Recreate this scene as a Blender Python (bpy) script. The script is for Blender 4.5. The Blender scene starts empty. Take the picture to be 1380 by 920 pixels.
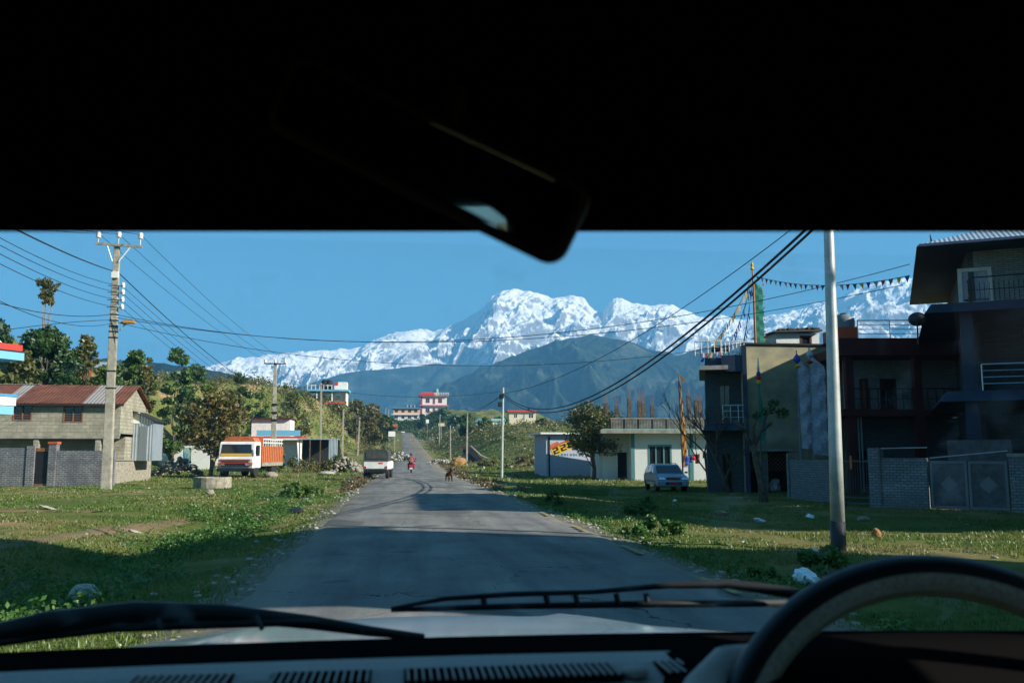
import bpy, bmesh, math, random
import numpy as np
from mathutils import Vector, Matrix
PI = math.pi
R_ = math.radians
sc = bpy.context.scene
COL = sc.collection
rnd = random.Random(7)
nrg = np.random.default_rng(7)

# ------------------------------------------------------------------ camera model
F = 1200.0; CX, CY = 690.0, 460.0; EYE = Vector((0, 0, 1.55))
pit = math.atan(152 / F); yaw = math.atan(151 * math.cos(pit) / F)
cR = Vector((math.cos(yaw), -math.sin(yaw), 0))
cF = Vector((math.sin(yaw) * math.cos(pit), math.cos(yaw) * math.cos(pit), math.sin(pit)))
cU = cR.cross(cF)
cam = bpy.data.cameras.new('camera'); co = bpy.data.objects.new('camera', cam); COL.objects.link(co)
co.matrix_world = Matrix(((cR.x, cU.x, -cF.x, EYE.x), (cR.y, cU.y, -cF.y, EYE.y), (cR.z, cU.z, -cF.z, EYE.z), (0, 0, 0, 1)))
cam.sensor_width = 36; cam.lens = 36 * F / 1380
cam.clip_start = 0.02; cam.clip_end = 40000
cam.dof.use_dof = True; cam.dof.focus_distance = 42; cam.dof.aperture_fstop = 9
sc.camera = co

def ray(px, py):
    return cF * F + cR * (px - CX) + cU * (CY - py)
def PY(px, py, Y):
    d = ray(px, py); return EYE + d * (Y / d.y)
def PZ(px, py, z):
    d = ray(px, py); return EYE + d * ((z - EYE.z) / d.z)

# ------------------------------------------------------------------ noise
_perm = np.random.default_rng(3).permutation(512)
_perm = np.concatenate([_perm, _perm])
_ang = np.random.default_rng(4).uniform(0, 2 * PI, 1024)
def perlin(x, y):
    x = np.asarray(x, float); y = np.asarray(y, float)
    xi = np.floor(x).astype(int); yi = np.floor(y).astype(int)
    xf = x - xi; yf = y - yi
    u = xf ** 3 * (xf * (xf * 6 - 15) + 10); v = yf ** 3 * (yf * (yf * 6 - 15) + 10)
    def g(i, j, dx, dy):
        a = _ang[_perm[(_perm[(xi + i) & 511] + yi + j) & 511]]
        return np.cos(a) * dx + np.sin(a) * dy
    a = g(0, 0, xf, yf); b = g(1, 0, xf - 1, yf); c = g(0, 1, xf, yf - 1); d = g(1, 1, xf - 1, yf - 1)
    return (a + (b - a) * u) * (1 - v) + (c + (d - c) * u) * v
def fbm(x, y, n=5, g=.5):
    s = 0; a = 1
    for i in range(n):
        s = s + a * perlin(x * 2 ** i + 17 * i, y * 2 ** i + 31 * i); a *= g
    return s
def ridged(x, y, n=5, g=.5):
    s = 0; a = 1; w = 1
    for i in range(n):
        r = (1 - 2.0 * np.abs(perlin(x * 2 ** i + 13 * i, y * 2 ** i + 7 * i))) ; r = np.clip(r, 0, 1) ** 1.5
        s = s + a * r * w; w = np.clip(r * 1.6, 0, 1); a *= g
    return s

# ------------------------------------------------------------------ terrain
def sm(t):
    t = np.clip(t, 0, 1); return t * t * (3 - 2 * t)
RY = [-2000, 0, 60, 91, 120, 165, 200, 300, 450, 520, 14000]
def road_x(y): return np.interp(y, RY, [1.1, 1.1, 1.1, 1.65, 2.2, 2.9, 3.2, 3.5, 3.0, -4, -4])
def road_z(y): return np.interp(y, [0, 85, 100, 120, 160, 200, 260, 330, 450, 520, 700], [0, 0, .08, .35, 1.0, 1.9, 3.9, 7.0, 12.4, 13.2, 13])
def hill_x0(y): return np.interp(y, [0, 50, 62, 80, 100, 130, 165, 220, 300, 450, 600], [40, 24, 20, 22, 27, 24.5, 13, 4.5, 4.5, 5, 5])
def hill_H(y): return np.interp(y, [0, 50, 80, 130, 200, 300, 450, 520, 700, 900], [6, 8, 11, 12.5, 13.6, 16, 17, 20, 12, 6])
def hz(x, y):
    x = np.asarray(x, float); y = np.asarray(y, float)
    zr = road_z(y); dx = x - road_x(y)
    zr = zr * (1 - sm((y - 700) / 500))
    d = np.abs(dx) - 2.8
    out = zr - 0.02
    out = out - 0.09 * sm(d / 1.0) * (d > 0)
    # right side lies a little lower near us
    nearw = 1 - sm((y - 62) / 40)
    out = out - 0.28 * sm((dx - 4) / 5) * nearw * sm((y - 16) / 8)
    # ditch on the left
    dit = np.exp(-((dx + 6.6) / 1.7) ** 2) * sm((y - 7) / 4) * (1 - sm((y - 24) / 9))
    out = out - .42 * dit
    # left hill
    t = (-(x) - hill_x0(y)) / 12.0
    left = (hill_H(y) - zr * .0) * sm(t) * sm((y - 45) / 18)
    wob = 1 + .22 * fbm(x / 11, y / 14, 3)
    out = out + np.maximum(left * wob - np.where(t > 0, zr * sm(t), 0), 0) * (1 - sm((y - 800) / 500))
    # right hill
    tr = (dx - 4.5) / 16
    hr = np.interp(y, [0, 78, 110, 150, 200, 300, 450, 520, 700], [0, 0, 3.0, 5.4, 7.6, 10.8, 17, 21.5, 12])
    terr = hr * sm(tr) * (1 - sm((dx - 30 - (y - 150) * .12) / 30)) * (1 - sm((y - 800) / 500))
    out = out + np.maximum(terr * (1 + .12 * fbm(x / 9 + 5, y / 12, 3)) - zr * sm(tr), 0)
    # mound that closes the view at the end of the road
    md = 5.2 * sm((y - 450) / 12) * (1 - sm((y - 620) / 200)) * sm((x + 30) / 20)
    out = out + md * sm((x + 22) / 12)
    # roughness off the road
    rough = sm((d - .2) / 2.0)
    out = out + rough * (.07 * fbm(x / 3.1, y / 3.1, 3) + .02 * fbm(x / .6, y / .6, 2))
    far = sm((y - 1200) / 2500)
    return out - 4 * far
def h1(x, y): return float(hz(x, y))
def G(px, py):
    d = ray(px, py); d = d / d.y; t = 3.0
    while t < 900:
        p = EYE + d * t
        if p.z <= h1(p.x, p.y): 
            lo = t - max(.25, t * .01); hi = t
            for _ in range(18):
                m = (lo + hi) / 2; q = EYE + d * m
                if q.z <= h1(q.x, q.y): hi = m
                else: lo = m
            q = EYE + d * hi; return Vector((q.x, q.y, h1(q.x, q.y)))
        t += max(.25, t * .01)
    q = EYE + d * 400; return Vector((q.x, q.y, h1(q.x, q.y)))

# ------------------------------------------------------------------ materials
def _mat(name):
    m = bpy.data.materials.new(name); m.use_nodes = True
    nt = m.node_tree; b = nt.nodes['Principled BSDF']; return m, nt, b
def N(nt, t, **kw):
    n = nt.nodes.new(t)
    for k, v in kw.items():
        if k in n.inputs: n.inputs[k].default_value = v
        else: setattr(n, k, v)
    return n
def c4(c): return (c[0], c[1], c[2], 1)
def mk(name, col, rough=.8, col2=None, scale=3, bump=0, metal=0, detail=5, spec=.4, lo=.4, hi=.62, bscale=None, stretch=None):
    m, nt, b = _mat(name); L = nt.links
    b.inputs['Roughness'].default_value = rough; b.inputs['Metallic'].default_value = metal
    b.inputs['Specular IOR Level'].default_value = spec
    b.inputs['Base Color'].default_value = c4(col)
    tc = N(nt, 'ShaderNodeTexCoord'); src = tc.outputs['Object']
    if stretch:
        mp = N(nt, 'ShaderNodeMapping'); mp.inputs['Scale'].default_value = stretch
        L.new(src, mp.inputs[0]); src = mp.outputs[0]
    if col2:
        no = N(nt, 'ShaderNodeTexNoise', Scale=scale, Detail=detail, Roughness=.62); L.new(src, no.inputs['Vector'])
        r = N(nt, 'ShaderNodeValToRGB'); L.new(no.outputs[0], r.inputs[0])
        r.color_ramp.elements[0].position = lo; r.color_ramp.elements[1].position = hi
        r.color_ramp.elements[0].color = c4(col); r.color_ramp.elements[1].color = c4(col2)
        L.new(r.outputs[0], b.inputs['Base Color'])
    if bump:
        n2 = N(nt, 'ShaderNodeTexNoise', Scale=bscale or scale * 6, Detail=4); L.new(src, n2.inputs['Vector'])
        bp = N(nt, 'ShaderNodeBump', Strength=bump, Distance=.02); L.new(n2.outputs[0], bp.inputs['Height'])
        L.new(bp.outputs[0], b.inputs['Normal'])
    return m
def facecoords(nt):
    """Object coordinates laid on a wall: (run along the wall, height)."""
    L = nt.links; tc = N(nt, 'ShaderNodeTexCoord'); s = N(nt, 'ShaderNodeSeparateXYZ'); L.new(tc.outputs['Object'], s.inputs[0])
    sn = N(nt, 'ShaderNodeSeparateXYZ'); L.new(tc.outputs['Normal'], sn.inputs[0])
    ab = N(nt, 'ShaderNodeMath', operation='ABSOLUTE'); L.new(sn.outputs[0], ab.inputs[0])
    gt = N(nt, 'ShaderNodeMath', operation='GREATER_THAN'); L.new(ab.outputs[0], gt.inputs[0]); gt.inputs[1].default_value = .7
    mx = N(nt, 'ShaderNodeMix'); L.new(gt.outputs[0], mx.inputs[0]); L.new(s.outputs[0], mx.inputs[2]); L.new(s.outputs[1], mx.inputs[3])
    c = N(nt, 'ShaderNodeCombineXYZ'); L.new(mx.outputs[0], c.inputs[0]); L.new(s.outputs[2], c.inputs[1])
    return c.outputs[0], tc.outputs['Object']
def brick(name, c1, c2, mortar, w=.4, h=.2, ms=.012, bump=.6, stain=None, rough=.9):
    m, nt, b = _mat(name); L = nt.links; b.inputs['Roughness'].default_value = rough
    v, ob = facecoords(nt)
    br = N(nt, 'ShaderNodeTexBrick', Color1=c4(c1), Color2=c4(c2), Mortar=c4(mortar), Scale=1)
    br.inputs['Brick Width'].default_value = w; br.inputs['Row Height'].default_value = h; br.inputs['Mortar Size'].default_value = ms
    br.inputs['Mortar Smooth'].default_value = .3
    wn = N(nt, 'ShaderNodeTexNoise', Scale=2.2, Detail=3); L.new(ob, wn.inputs['Vector'])
    mv = N(nt, 'ShaderNodeVectorMath', operation='MULTIPLY_ADD'); L.new(wn.outputs[1], mv.inputs[0]); mv.inputs[1].default_value = (.05, .03, 0); L.new(v, mv.inputs[2])
    L.new(mv.outputs[0], br.inputs['Vector'])
    no = N(nt, 'ShaderNodeTexNoise', Scale=1.3, Detail=8, Roughness=.7); L.new(ob, no.inputs['Vector'])
    r = N(nt, 'ShaderNodeValToRGB'); L.new(no.outputs[0], r.inputs[0]); r.color_ramp.elements[0].position = .42; r.color_ramp.elements[1].position = .66
    r.color_ramp.elements[0].color = (0, 0, 0, 1)
    mx = N(nt, 'ShaderNodeMix', data_type='RGBA'); L.new(r.outputs[0], mx.inputs[0]); L.new(br.outputs[0], mx.inputs[6]); mx.inputs[7].default_value = c4(stain or tuple(x * .55 for x in c1))
    L.new(mx.outputs[2], b.inputs['Base Color'])
    ad = N(nt, 'ShaderNodeMath', operation='MULTIPLY_ADD'); L.new(br.outputs[1], ad.inputs[0]); ad.inputs[1].default_value = -1.0
    n3 = N(nt, 'ShaderNodeTexNoise', Scale=14, Detail=3); L.new(ob, n3.inputs['Vector']); L.new(n3.outputs[0], ad.inputs[2])
    bp = N(nt, 'ShaderNodeBump', Strength=bump, Distance=.02); L.new(ad.outputs[0], bp.inputs['Height']); L.new(bp.outputs[0], b.inputs['Normal'])
    return m
def corrugated(name, c1, c2, c3=None, axis=0, per=12, metal=.6, rough=.45, panel=1.1):
    m, nt, b = _mat(name); L = nt.links; b.inputs['Roughness'].default_value = rough; b.inputs['Metallic'].default_value = metal
    v, ob = facecoords(nt)
    s = N(nt, 'ShaderNodeSeparateXYZ'); L.new(ob if axis == 'o' else v, s.inputs[0])
    si = N(nt, 'ShaderNodeMath', operation='MULTIPLY'); L.new(s.outputs[0], si.inputs[0]); si.inputs[1].default_value = 2 * PI * per
    sn = N(nt, 'ShaderNodeMath', operation='SINE'); L.new(si.outputs[0], sn.inputs[0])
    bp = N(nt, 'ShaderNodeBump', Strength=.8, Distance=.015); L.new(sn.outputs[0], bp.inputs['Height']); L.new(bp.outputs[0], b.inputs['Normal'])
    # panels: each sheet its own age
    fl = N(nt, 'ShaderNodeMath', operation='SNAP'); L.new(s.outputs[0], fl.inputs[0]); fl.inputs[1].default_value = panel * .31
    wn = N(nt, 'ShaderNodeTexWhiteNoise', noise_dimensions='1D'); L.new(fl.outputs[0], wn.inputs['W'])
    no = N(nt, 'ShaderNodeTexNoise', Scale=1.2, Detail=7, Roughness=.7); L.new(ob, no.inputs['Vector'])
    r = N(nt, 'ShaderNodeValToRGB'); L.new(no.outputs[0], r.inputs[0]); r.color_ramp.elements[0].position = .4; r.color_ramp.elements[1].position = .6
    r.color_ramp.elements[0].color = c4(c1); r.color_ramp.elements[1].color = c4(c2)
    out = r.outputs[0]
    if c3:
        gt = N(nt, 'ShaderNodeMath', operation='GREATER_THAN'); L.new(wn.outputs[0], gt.inputs[0]); gt.inputs[1].default_value = .84
        mu = N(nt, 'ShaderNodeMath', operation='MULTIPLY'); L.new(gt.outputs[0], mu.inputs[0]); mu.inputs[1].default_value = .6
        mx = N(nt, 'ShaderNodeMix', data_type='RGBA'); L.new(mu.outputs[0], mx.inputs[0]); L.new(out, mx.inputs[6]); mx.inputs[7].default_value = c4(c3)
        out = mx.outputs[2]
    L.new(out, b.inputs['Base Color'])
    return m
def leafmat(name, c1, c2, c3=None, scale=.6, tr=.35):
    m = bpy.data.materials.new(name); m.use_nodes = True; nt = m.node_tree; nt.nodes.clear(); L = nt.links
    o = N(nt, 'ShaderNodeOutputMaterial'); d = N(nt, 'ShaderNodeBsdfDiffuse'); t = N(nt, 'ShaderNodeBsdfTranslucent'); g = N(nt, 'ShaderNodeBsdfGlossy', Roughness=.45)
    mx = N(nt, 'ShaderNodeMixShader'); mx.inputs[0].default_value = tr; L.new(d.outputs[0], mx.inputs[1]); L.new(t.outputs[0], mx.inputs[2])
    m2 = N(nt, 'ShaderNodeMixShader'); m2.inputs[0].default_value = .04; L.new(mx.outputs[0], m2.inputs[1]); L.new(g.outputs[0], m2.inputs[2]); L.new(m2.outputs[0], o.inputs[0])
    tc = N(nt, 'ShaderNodeTexCoord'); no = N(nt, 'ShaderNodeTexNoise', Scale=scale, Detail=9, Roughness=.75); L.new(tc.outputs['Object'], no.inputs['Vector'])
    r = N(nt, 'ShaderNodeValToRGB'); L.new(no.outputs[0], r.inputs[0])
    r.color_ramp.elements[0].position = .36; r.color_ramp.elements[0].color = c4(c1)
    r.color_ramp.elements[1].position = .64 if c3 else .6; r.color_ramp.elements[1].color = c4(c3 or c2)
    if c3:
        e = r.color_ramp.elements.new(.5); e.color = c4(c2)
    for q in (d, t): L.new(r.outputs[0], q.inputs[0])
    return m

M = {}
M['concrete'] = mk('concrete', (.33, .31, .26), .9, (.20, .19, .16), 2, .5)
M['pole'] = mk('pole_concrete', (.42, .38, .30), .85, (.27, .25, .20), 4, .4)
M['steel'] = mk('galvanised', (.50, .52, .50), .45, (.38, .40, .39), 3, .05, metal=.35)
M['tar'] = mk('tar_paint', (.02, .022, .026), .5)
M['wood'] = mk('old_wood', (.16, .09, .045), .8, (.08, .05, .03), 6, .3)
M['rustwood'] = mk('rusty_frame', (.30, .12, .045), .8, (.17, .08, .04), 7, .2)
M['black'] = mk('black', (.012, .012, .013), .5)
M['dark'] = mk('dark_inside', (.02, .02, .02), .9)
M['cable'] = mk('cable_rubber', (.018, .018, .022), .6)
M['white'] = mk('white_paint', (.78, .77, .73), .6, (.66, .65, .60), 2)
M['whitewall'] = mk('white_pebble_plaster', (.75, .76, .72), .9, (.50, .52, .50), 28, .9, lo=.46, hi=.6)
M['red'] = mk('red_paint', (.50, .035, .025), .6, (.38, .05, .03), 4)
M['blue'] = mk('blue_paint', (.05, .26, .50), .6, (.06, .22, .42), 3)
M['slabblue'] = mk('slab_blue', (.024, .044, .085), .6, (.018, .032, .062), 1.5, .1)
M['skyblue'] = mk('pale_blue_paint', (.16, .42, .58), .6)
M['pink'] = mk('pink_paint', (.50, .15, .20), .7)
M['cream'] = mk('cream_paint', (.72, .62, .42), .8, (.62, .52, .36), 2)
M['teal'] = mk('teal_paint', (.07, .20, .20), .7)
M['insul'] = mk('porcelain', (.75, .73, .68), .25)
M['glass'] = mk('dark_window_glass', (.015, .02, .025), .08, spec=.8)
M['block'] = brick('cement_block', (.42, .385, .285), (.31, .29, .22), (.20, .19, .155), .42, .21, .014, .7)
M['greybrick'] = brick('grey_brick', (.17, .172, .178), (.085, .09, .10), (.36, .35, .34), .30, .10, .018, 1, stain=(.10, .105, .12))
M['slate'] = brick('slate_cladding', (.125, .15, .16), (.07, .09, .10), (.03, .03, .03), .34, .075, .010, .9)
M['whitestone'] = brick('white_stone_wall', (.26, .28, .285), (.16, .18, .19), (.05, .055, .06), .25, .10, .013, 1)
M['rubble'] = mk('rubble_stone', (.36, .32, .25), .9, (.20, .18, .14), 5, .8)
M['stone'] = mk('stone', (.46, .43, .37), .9, (.28, .26, .22), 4, .6)
M['rust'] = corrugated('rusty_sheet', (.135, .045, .024), (.22, .075, .035), (.42, .44, .42), 'o', 5, .1, .7)
M['tin'] = corrugated('tin_sheet', (.46, .52, .56), (.38, .44, .48), None, 0, 6, .5, .4)
M['orange'] = mk('orange_paint', (.58, .15, .045), .75, (.36, .11, .05), 5, .2)
M['plasterY'] = mk('stained_yellow_plaster', (.36, .32, .19), .9, (.22, .21, .15), .7, .2, lo=.38, hi=.6, stretch=(1, 1, 1.6))
M['tyre'] = mk('tyre_rubber', (.02, .02, .02), .8)
M['canvas'] = mk('black_canvas', (.035, .037, .035), .7, (.075, .078, .074), 4, .3, stretch=(3, 3, .6))
M['silverblue'] = mk('silver_blue_car_paint', (.25, .34, .44), .25, metal=.2, spec=.5)
M['chrome'] = mk('chrome', (.6, .6, .62), .15, metal=1)
M['lamp_red'] = mk('tail_lamp_red', (.6, .02, .015), .25)
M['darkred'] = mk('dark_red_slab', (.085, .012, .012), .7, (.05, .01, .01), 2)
M['terracotta'] = mk('orange_red_parapet', (.50, .09, .035), .7)
M['tank'] = mk('grey_tank_plastic', (.16, .19, .20), .45)
M['bark'] = mk('bark', (.14, .11, .08), .95, (.07, .055, .04), 6, .8)
M['palebark'] = mk('pale_bark', (.34, .30, .23), .95, (.20, .17, .13), 5, .6)
M['yellow'] = mk('yellow_cloth', (.70, .42, .02), .9)
M['orangecloth'] = mk('orange_cloth', (.30, .13, .02), .85)
M['greencloth'] = mk('green_cloth', (.008, .16, .12), .85)
M['whitecloth'] = mk('white_printed_cloth', (.50, .52, .60), .9, (.34, .37, .46), 9, .2)
M['bluecloth'] = mk('blue_cloth', (.03, .07, .40), .9)
M['redcloth'] = mk('red_cloth', (.55, .02, .03), .9)
M['plastic_white'] = mk('white_plastic_bag', (.78, .80, .84), .4)
M['plaque'] = mk('sign_white', (.80, .80, .78), .5)
M['steelrail'] = mk('stainless_rail', (.55, .57, .60), .3, metal=.8)
M['ironblack'] = mk('black_iron', (.015, .015, .016), .5)
M['gategrey'] = mk('grey_gate_paint', (.09, .10, .11), .6, (.055, .055, .055), 3, .15)
M['diamond'] = mk('gate_diamond', (.15, .16, .17), .5)
M['lightgreen'] = mk('mint_paint', (.22, .38, .33), .7)
M['salmon'] = mk('salmon_paint', (.62, .38, .26), .8)
M['curtain'] = mk('striped_curtain', (.50, .42, .34), .9, (.30, .06, .05), 1, lo=.45, hi=.52, stretch=(9, 1, .05))
M['straw'] = mk('straw', (.42, .22, .07), .95, (.28, .14, .05), 6, .8)
M['skin'] = mk('skin', (.36, .20, .13), .6)
M['fur'] = mk('brown_fur', (.13, .075, .035), .95, (.05, .032, .02), 9, .5)

# asphalt
m, nt, b = _mat('asphalt'); L = nt.links; b.inputs['Roughness'].default_value = .9; b.inputs['Specular IOR Level'].default_value = .08
tc = N(nt, 'ShaderNodeTexCoord')
mp = N(nt, 'ShaderNodeMapping'); mp.inputs['Scale'].default_value = (1.1, .10, 1); L.new(tc.outputs['Object'], mp.inputs[0])
n1 = N(nt, 'ShaderNodeTexNoise', Scale=1.6, Detail=5, Roughness=.6); L.new(mp.outputs[0], n1.inputs['Vector'])
n2 = N(nt, 'ShaderNodeTexNoise', Scale=38, Detail=5, Roughness=.8); L.new(tc.outputs['Object'], n2.inputs['Vector'])
n3 = N(nt, 'ShaderNodeTexNoise', Scale=.55, Detail=5, Roughness=.6); L.new(tc.outputs['Object'], n3.inputs['Vector'])
r = N(nt, 'ShaderNodeValToRGB'); L.new(n1.outputs[0], r.inputs[0]); r.color_ramp.elements[0].position = .35; r.color_ramp.elements[1].position = .68
r.color_ramp.elements[0].color = (.145, .145, .138, 1); r.color_ramp.elements[1].color = (.235, .228, .208, 1)
mx = N(nt, 'ShaderNodeMix', data_type='RGBA', blend_type='OVERLAY'); mx.inputs[0].default_value = .75
L.new(r.outputs[0], mx.inputs[6]); L.new(n2.outputs[0], mx.inputs[7])
m2 = N(nt, 'ShaderNodeMix', data_type='RGBA', blend_type='OVERLAY'); m2.inputs[0].default_value = .6
L.new(mx.outputs[2], m2.inputs[6]); L.new(n3.outputs[0], m2.inputs[7])
# fine cracks
vo = N(nt, 'ShaderNodeTexVoronoi', feature='DISTANCE_TO_EDGE', Scale=.35); wv = N(nt, 'ShaderNodeVectorMath', operation='MULTIPLY_ADD')
L.new(n3.outputs[1], wv.inputs[0]); wv.inputs[1].default_value = (2, 2, 0); L.new(tc.outputs['Object'], wv.inputs[2]); L.new(wv.outputs[0], vo.inputs['Vector'])
cr = N(nt, 'ShaderNodeMath', operation='LESS_THAN'); L.new(vo.outputs[0], cr.inputs[0]); cr.inputs[1].default_value = .0022
cm = N(nt, 'ShaderNodeMix', data_type='RGBA'); L.new(cr.outputs[0], cm.inputs[0]); L.new(m2.outputs[2], cm.inputs[6]); cm.inputs[7].default_value = (.06, .06, .06, 1)
sx = N(nt, 'ShaderNodeSeparateXYZ'); L.new(tc.outputs['Object'], sx.inputs[0]); q1 = N(nt, 'ShaderNodeMath', operation='SUBTRACT'); L.new(sx.outputs[0], q1.inputs[0]); q1.inputs[1].default_value = 1.15
q2 = N(nt, 'ShaderNodeMath', operation='ABSOLUTE'); L.new(q1.outputs[0], q2.inputs[0]); q3 = N(nt, 'ShaderNodeMath', operation='MULTIPLY_ADD'); L.new(n3.outputs[0], q3.inputs[0]); q3.inputs[1].default_value = 2.4; L.new(q2.outputs[0], q3.inputs[2])
q4 = N(nt, 'ShaderNodeMapRange'); L.new(q3.outputs[0], q4.inputs[0]); q4.inputs[1].default_value = 3.3; q4.inputs[2].default_value = 4.4; q4.inputs[4].default_value = .75
dm = N(nt, 'ShaderNodeMix', data_type='RGBA'); L.new(q4.outputs[0], dm.inputs[0]); L.new(cm.outputs[2], dm.inputs[6]); dm.inputs[7].default_value = (.24, .20, .14, 1)
pn_ = N(nt, 'ShaderNodeTexNoise', Scale=.33, Detail=2); L.new(tc.outputs['Object'], pn_.inputs['Vector']); pt = N(nt, 'ShaderNodeMapRange'); L.new(pn_.outputs[0], pt.inputs[0]); pt.inputs[1].default_value = .60; pt.inputs[2].default_value = .615; pt.inputs[4].default_value = .6
pm = N(nt, 'ShaderNodeMix', data_type='RGBA'); L.new(pt.outputs[0], pm.inputs[0]); L.new(dm.outputs[2], pm.inputs[6]); pm.inputs[7].default_value = (.085, .085, .082, 1)
L.new(pm.outputs[2], b.inputs['Base Color'])
bp = N(nt, 'ShaderNodeBump', Strength=.5, Distance=.01); L.new(n2.outputs[0], bp.inputs['Height']); L.new(bp.outputs[0], b.inputs['Normal'])
M['asphalt'] = m
# ground
m, nt, b = _mat('grassland'); L = nt.links; b.inputs['Roughness'].default_value = .95; b.inputs['Specular IOR Level'].default_value = .1
tc = N(nt, 'ShaderNodeTexCoord')
n1 = N(nt, 'ShaderNodeTexNoise', Scale=.16, Detail=9, Roughness=.66); L.new(tc.outputs['Object'], n1.inputs['Vector'])
r = N(nt, 'ShaderNodeValToRGB'); L.new(n1.outputs[0], r.inputs[0]); E = r.color_ramp.elements
E[0].position = .3; E[0].color = (.055, .085, .020, 1); E[1].position = .66; E[1].color = (.30, .21, .115, 1)
e = E.new(.44); e.color = (.10, .135, .030, 1)
e = E.new(.56); e.color = (.19, .165, .060, 1)
n2 = N(nt, 'ShaderNodeTexNoise', Scale=7, Detail=6, Roughness=.8); L.new(tc.outputs['Object'], n2.inputs['Vector'])
mx = N(nt, 'ShaderNodeMix', data_type='RGBA', blend_type='OVERLAY'); mx.inputs[0].default_value = .8
L.new(r.outputs[0], mx.inputs[6]); L.new(n2.outputs[0], mx.inputs[7]); L.new(mx.outputs[2], b.inputs['Base Color'])
bp = N(nt, 'ShaderNodeBump', Strength=.9, Distance=.06); L.new(n2.outputs[0], bp.inputs['Height']); L.new(bp.outputs[0], b.inputs['Normal'])
M['ground'] = m
M['dirt'] = mk('trodden_dirt', (.20, .125, .07), .95, (.12, .10, .04), 1.2, .5)
M['gravel'] = mk('gravel_verge', (.17, .15, .11), .95, (.10, .10, .05), 5, .7)
M['yellowline'] = mk('worn_yellow_paint', (.42, .30, .06), .8, (.20, .17, .09), 9, .3)
# leaves
M['lf_dark'] = leafmat('leaf_dark', (0.018, 0.0525, 0.015), (0.042, 0.0975, 0.024), (0.075, 0.1275, 0.03))
M['lf_green'] = leafmat('leaf_green', (0.033, 0.0825, 0.015), (0.075, 0.15, 0.027), (0.15, 0.21, 0.045))
M['lf_olive'] = leafmat('leaf_olive', (0.0525, 0.075, 0.018), (0.1125, 0.1275, 0.033), (0.195, 0.15, 0.06))
M['lf_maple'] = leafmat('leaf_turning', (0.0525, 0.075, 0.015), (0.1275, 0.1275, 0.027), (0.255, 0.1125, 0.045), 1.3)
M['lf_weed'] = leafmat('leaf_weed', (0.032, 0.096, 0.016), (0.072, 0.168, 0.0288), (0.128, 0.224, 0.048), 1.5)
M['lf_under'] = leafmat('leaf_undergrowth', (0.051, 0.0714, 0.0204), (0.119, 0.136, 0.0374), (0.2295, 0.17, 0.0765), .22)
M['grassblade'] = leafmat('grass_blade', (.06, .125, .018), (.125, .18, .032), (.23, .20, .075), .16)
M['dryweed'] = leafmat('dry_weed', (.06, .06, .02), (.17, .13, .06), (.26, .18, .09), 1.0)
# car inside
M['headliner'] = mk('black_lining', (.002, .002, .002), 1, spec=0)
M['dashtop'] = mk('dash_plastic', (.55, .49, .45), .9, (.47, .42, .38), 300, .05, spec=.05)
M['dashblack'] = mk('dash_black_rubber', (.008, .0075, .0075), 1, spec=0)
M['dashlow'] = mk('dash_lower', (.03, .04, .06), .3, spec=.5)
M['vent'] = mk('vent_plastic', (.008, .008, .009), 1, spec=0)
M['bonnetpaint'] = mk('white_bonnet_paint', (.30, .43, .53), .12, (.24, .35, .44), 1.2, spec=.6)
M['wiper'] = mk('wiper_rubber', (.012, .014, .016), .6)
M['mirrorplastic'] = mk('mirror_housing', (.012, .011, .010), .6, spec=.2)
M['mirrorglass'] = mk('mirror_silver', (.42, .42, .46), .03, metal=1)
M['wheelrubber'] = mk('wheel_cover_black', (.010, .010, .011), .45)
M['wheelleather'] = mk('wheel_cover_stitched', (.85, .75, .66), .3, (.55, .48, .42), 300, .8, bscale=500, spec=.8)
M['wheelinner'] = mk('wheel_inner_vinyl', (.36, .32, .19), .28, spec=.6)
def windscreen_mat():
    m = bpy.data.materials.new('windscreen_glass'); m.use_nodes = True; nt = m.node_tree; nt.nodes.clear(); L = nt.links
    o = N(nt, 'ShaderNodeOutputMaterial'); t = N(nt, 'ShaderNodeBsdfTransparent', Color=(.95, .97, .97, 1)); g = N(nt, 'ShaderNodeBsdfGlossy', Roughness=.0)
    m1 = N(nt, 'ShaderNodeMixShader'); m1.inputs[0].default_value = .03; L.new(t.outputs[0], m1.inputs[1]); L.new(g.outputs[0], m1.inputs[2])
    d = N(nt, 'ShaderNodeBsdfTranslucent', Color=(.7, .7, .68, 1)); m2 = N(nt, 'ShaderNodeMixShader')
    tc = N(nt, 'ShaderNodeTexCoord'); no = N(nt, 'ShaderNodeTexNoise', Scale=22, Detail=4); L.new(tc.outputs['Object'], no.inputs['Vector'])
    r = N(nt, 'ShaderNodeValToRGB'); L.new(no.outputs[0], r.inputs[0]); r.color_ramp.elements[0].position = .56; r.color_ramp.elements[1].position = .85
    r.color_ramp.elements[0].color = (.0, .0, .0, 1); r.color_ramp.elements[1].color = (.12, .12, .12, 1)
    L.new(r.outputs[0], m2.inputs[0]); L.new(m1.outputs[0], m2.inputs[1]); L.new(d.outputs[0], m2.inputs[2]); L.new(m2.outputs[0], o.inputs[0])
    return m
M['windscreen'] = windscreen_mat()

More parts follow.
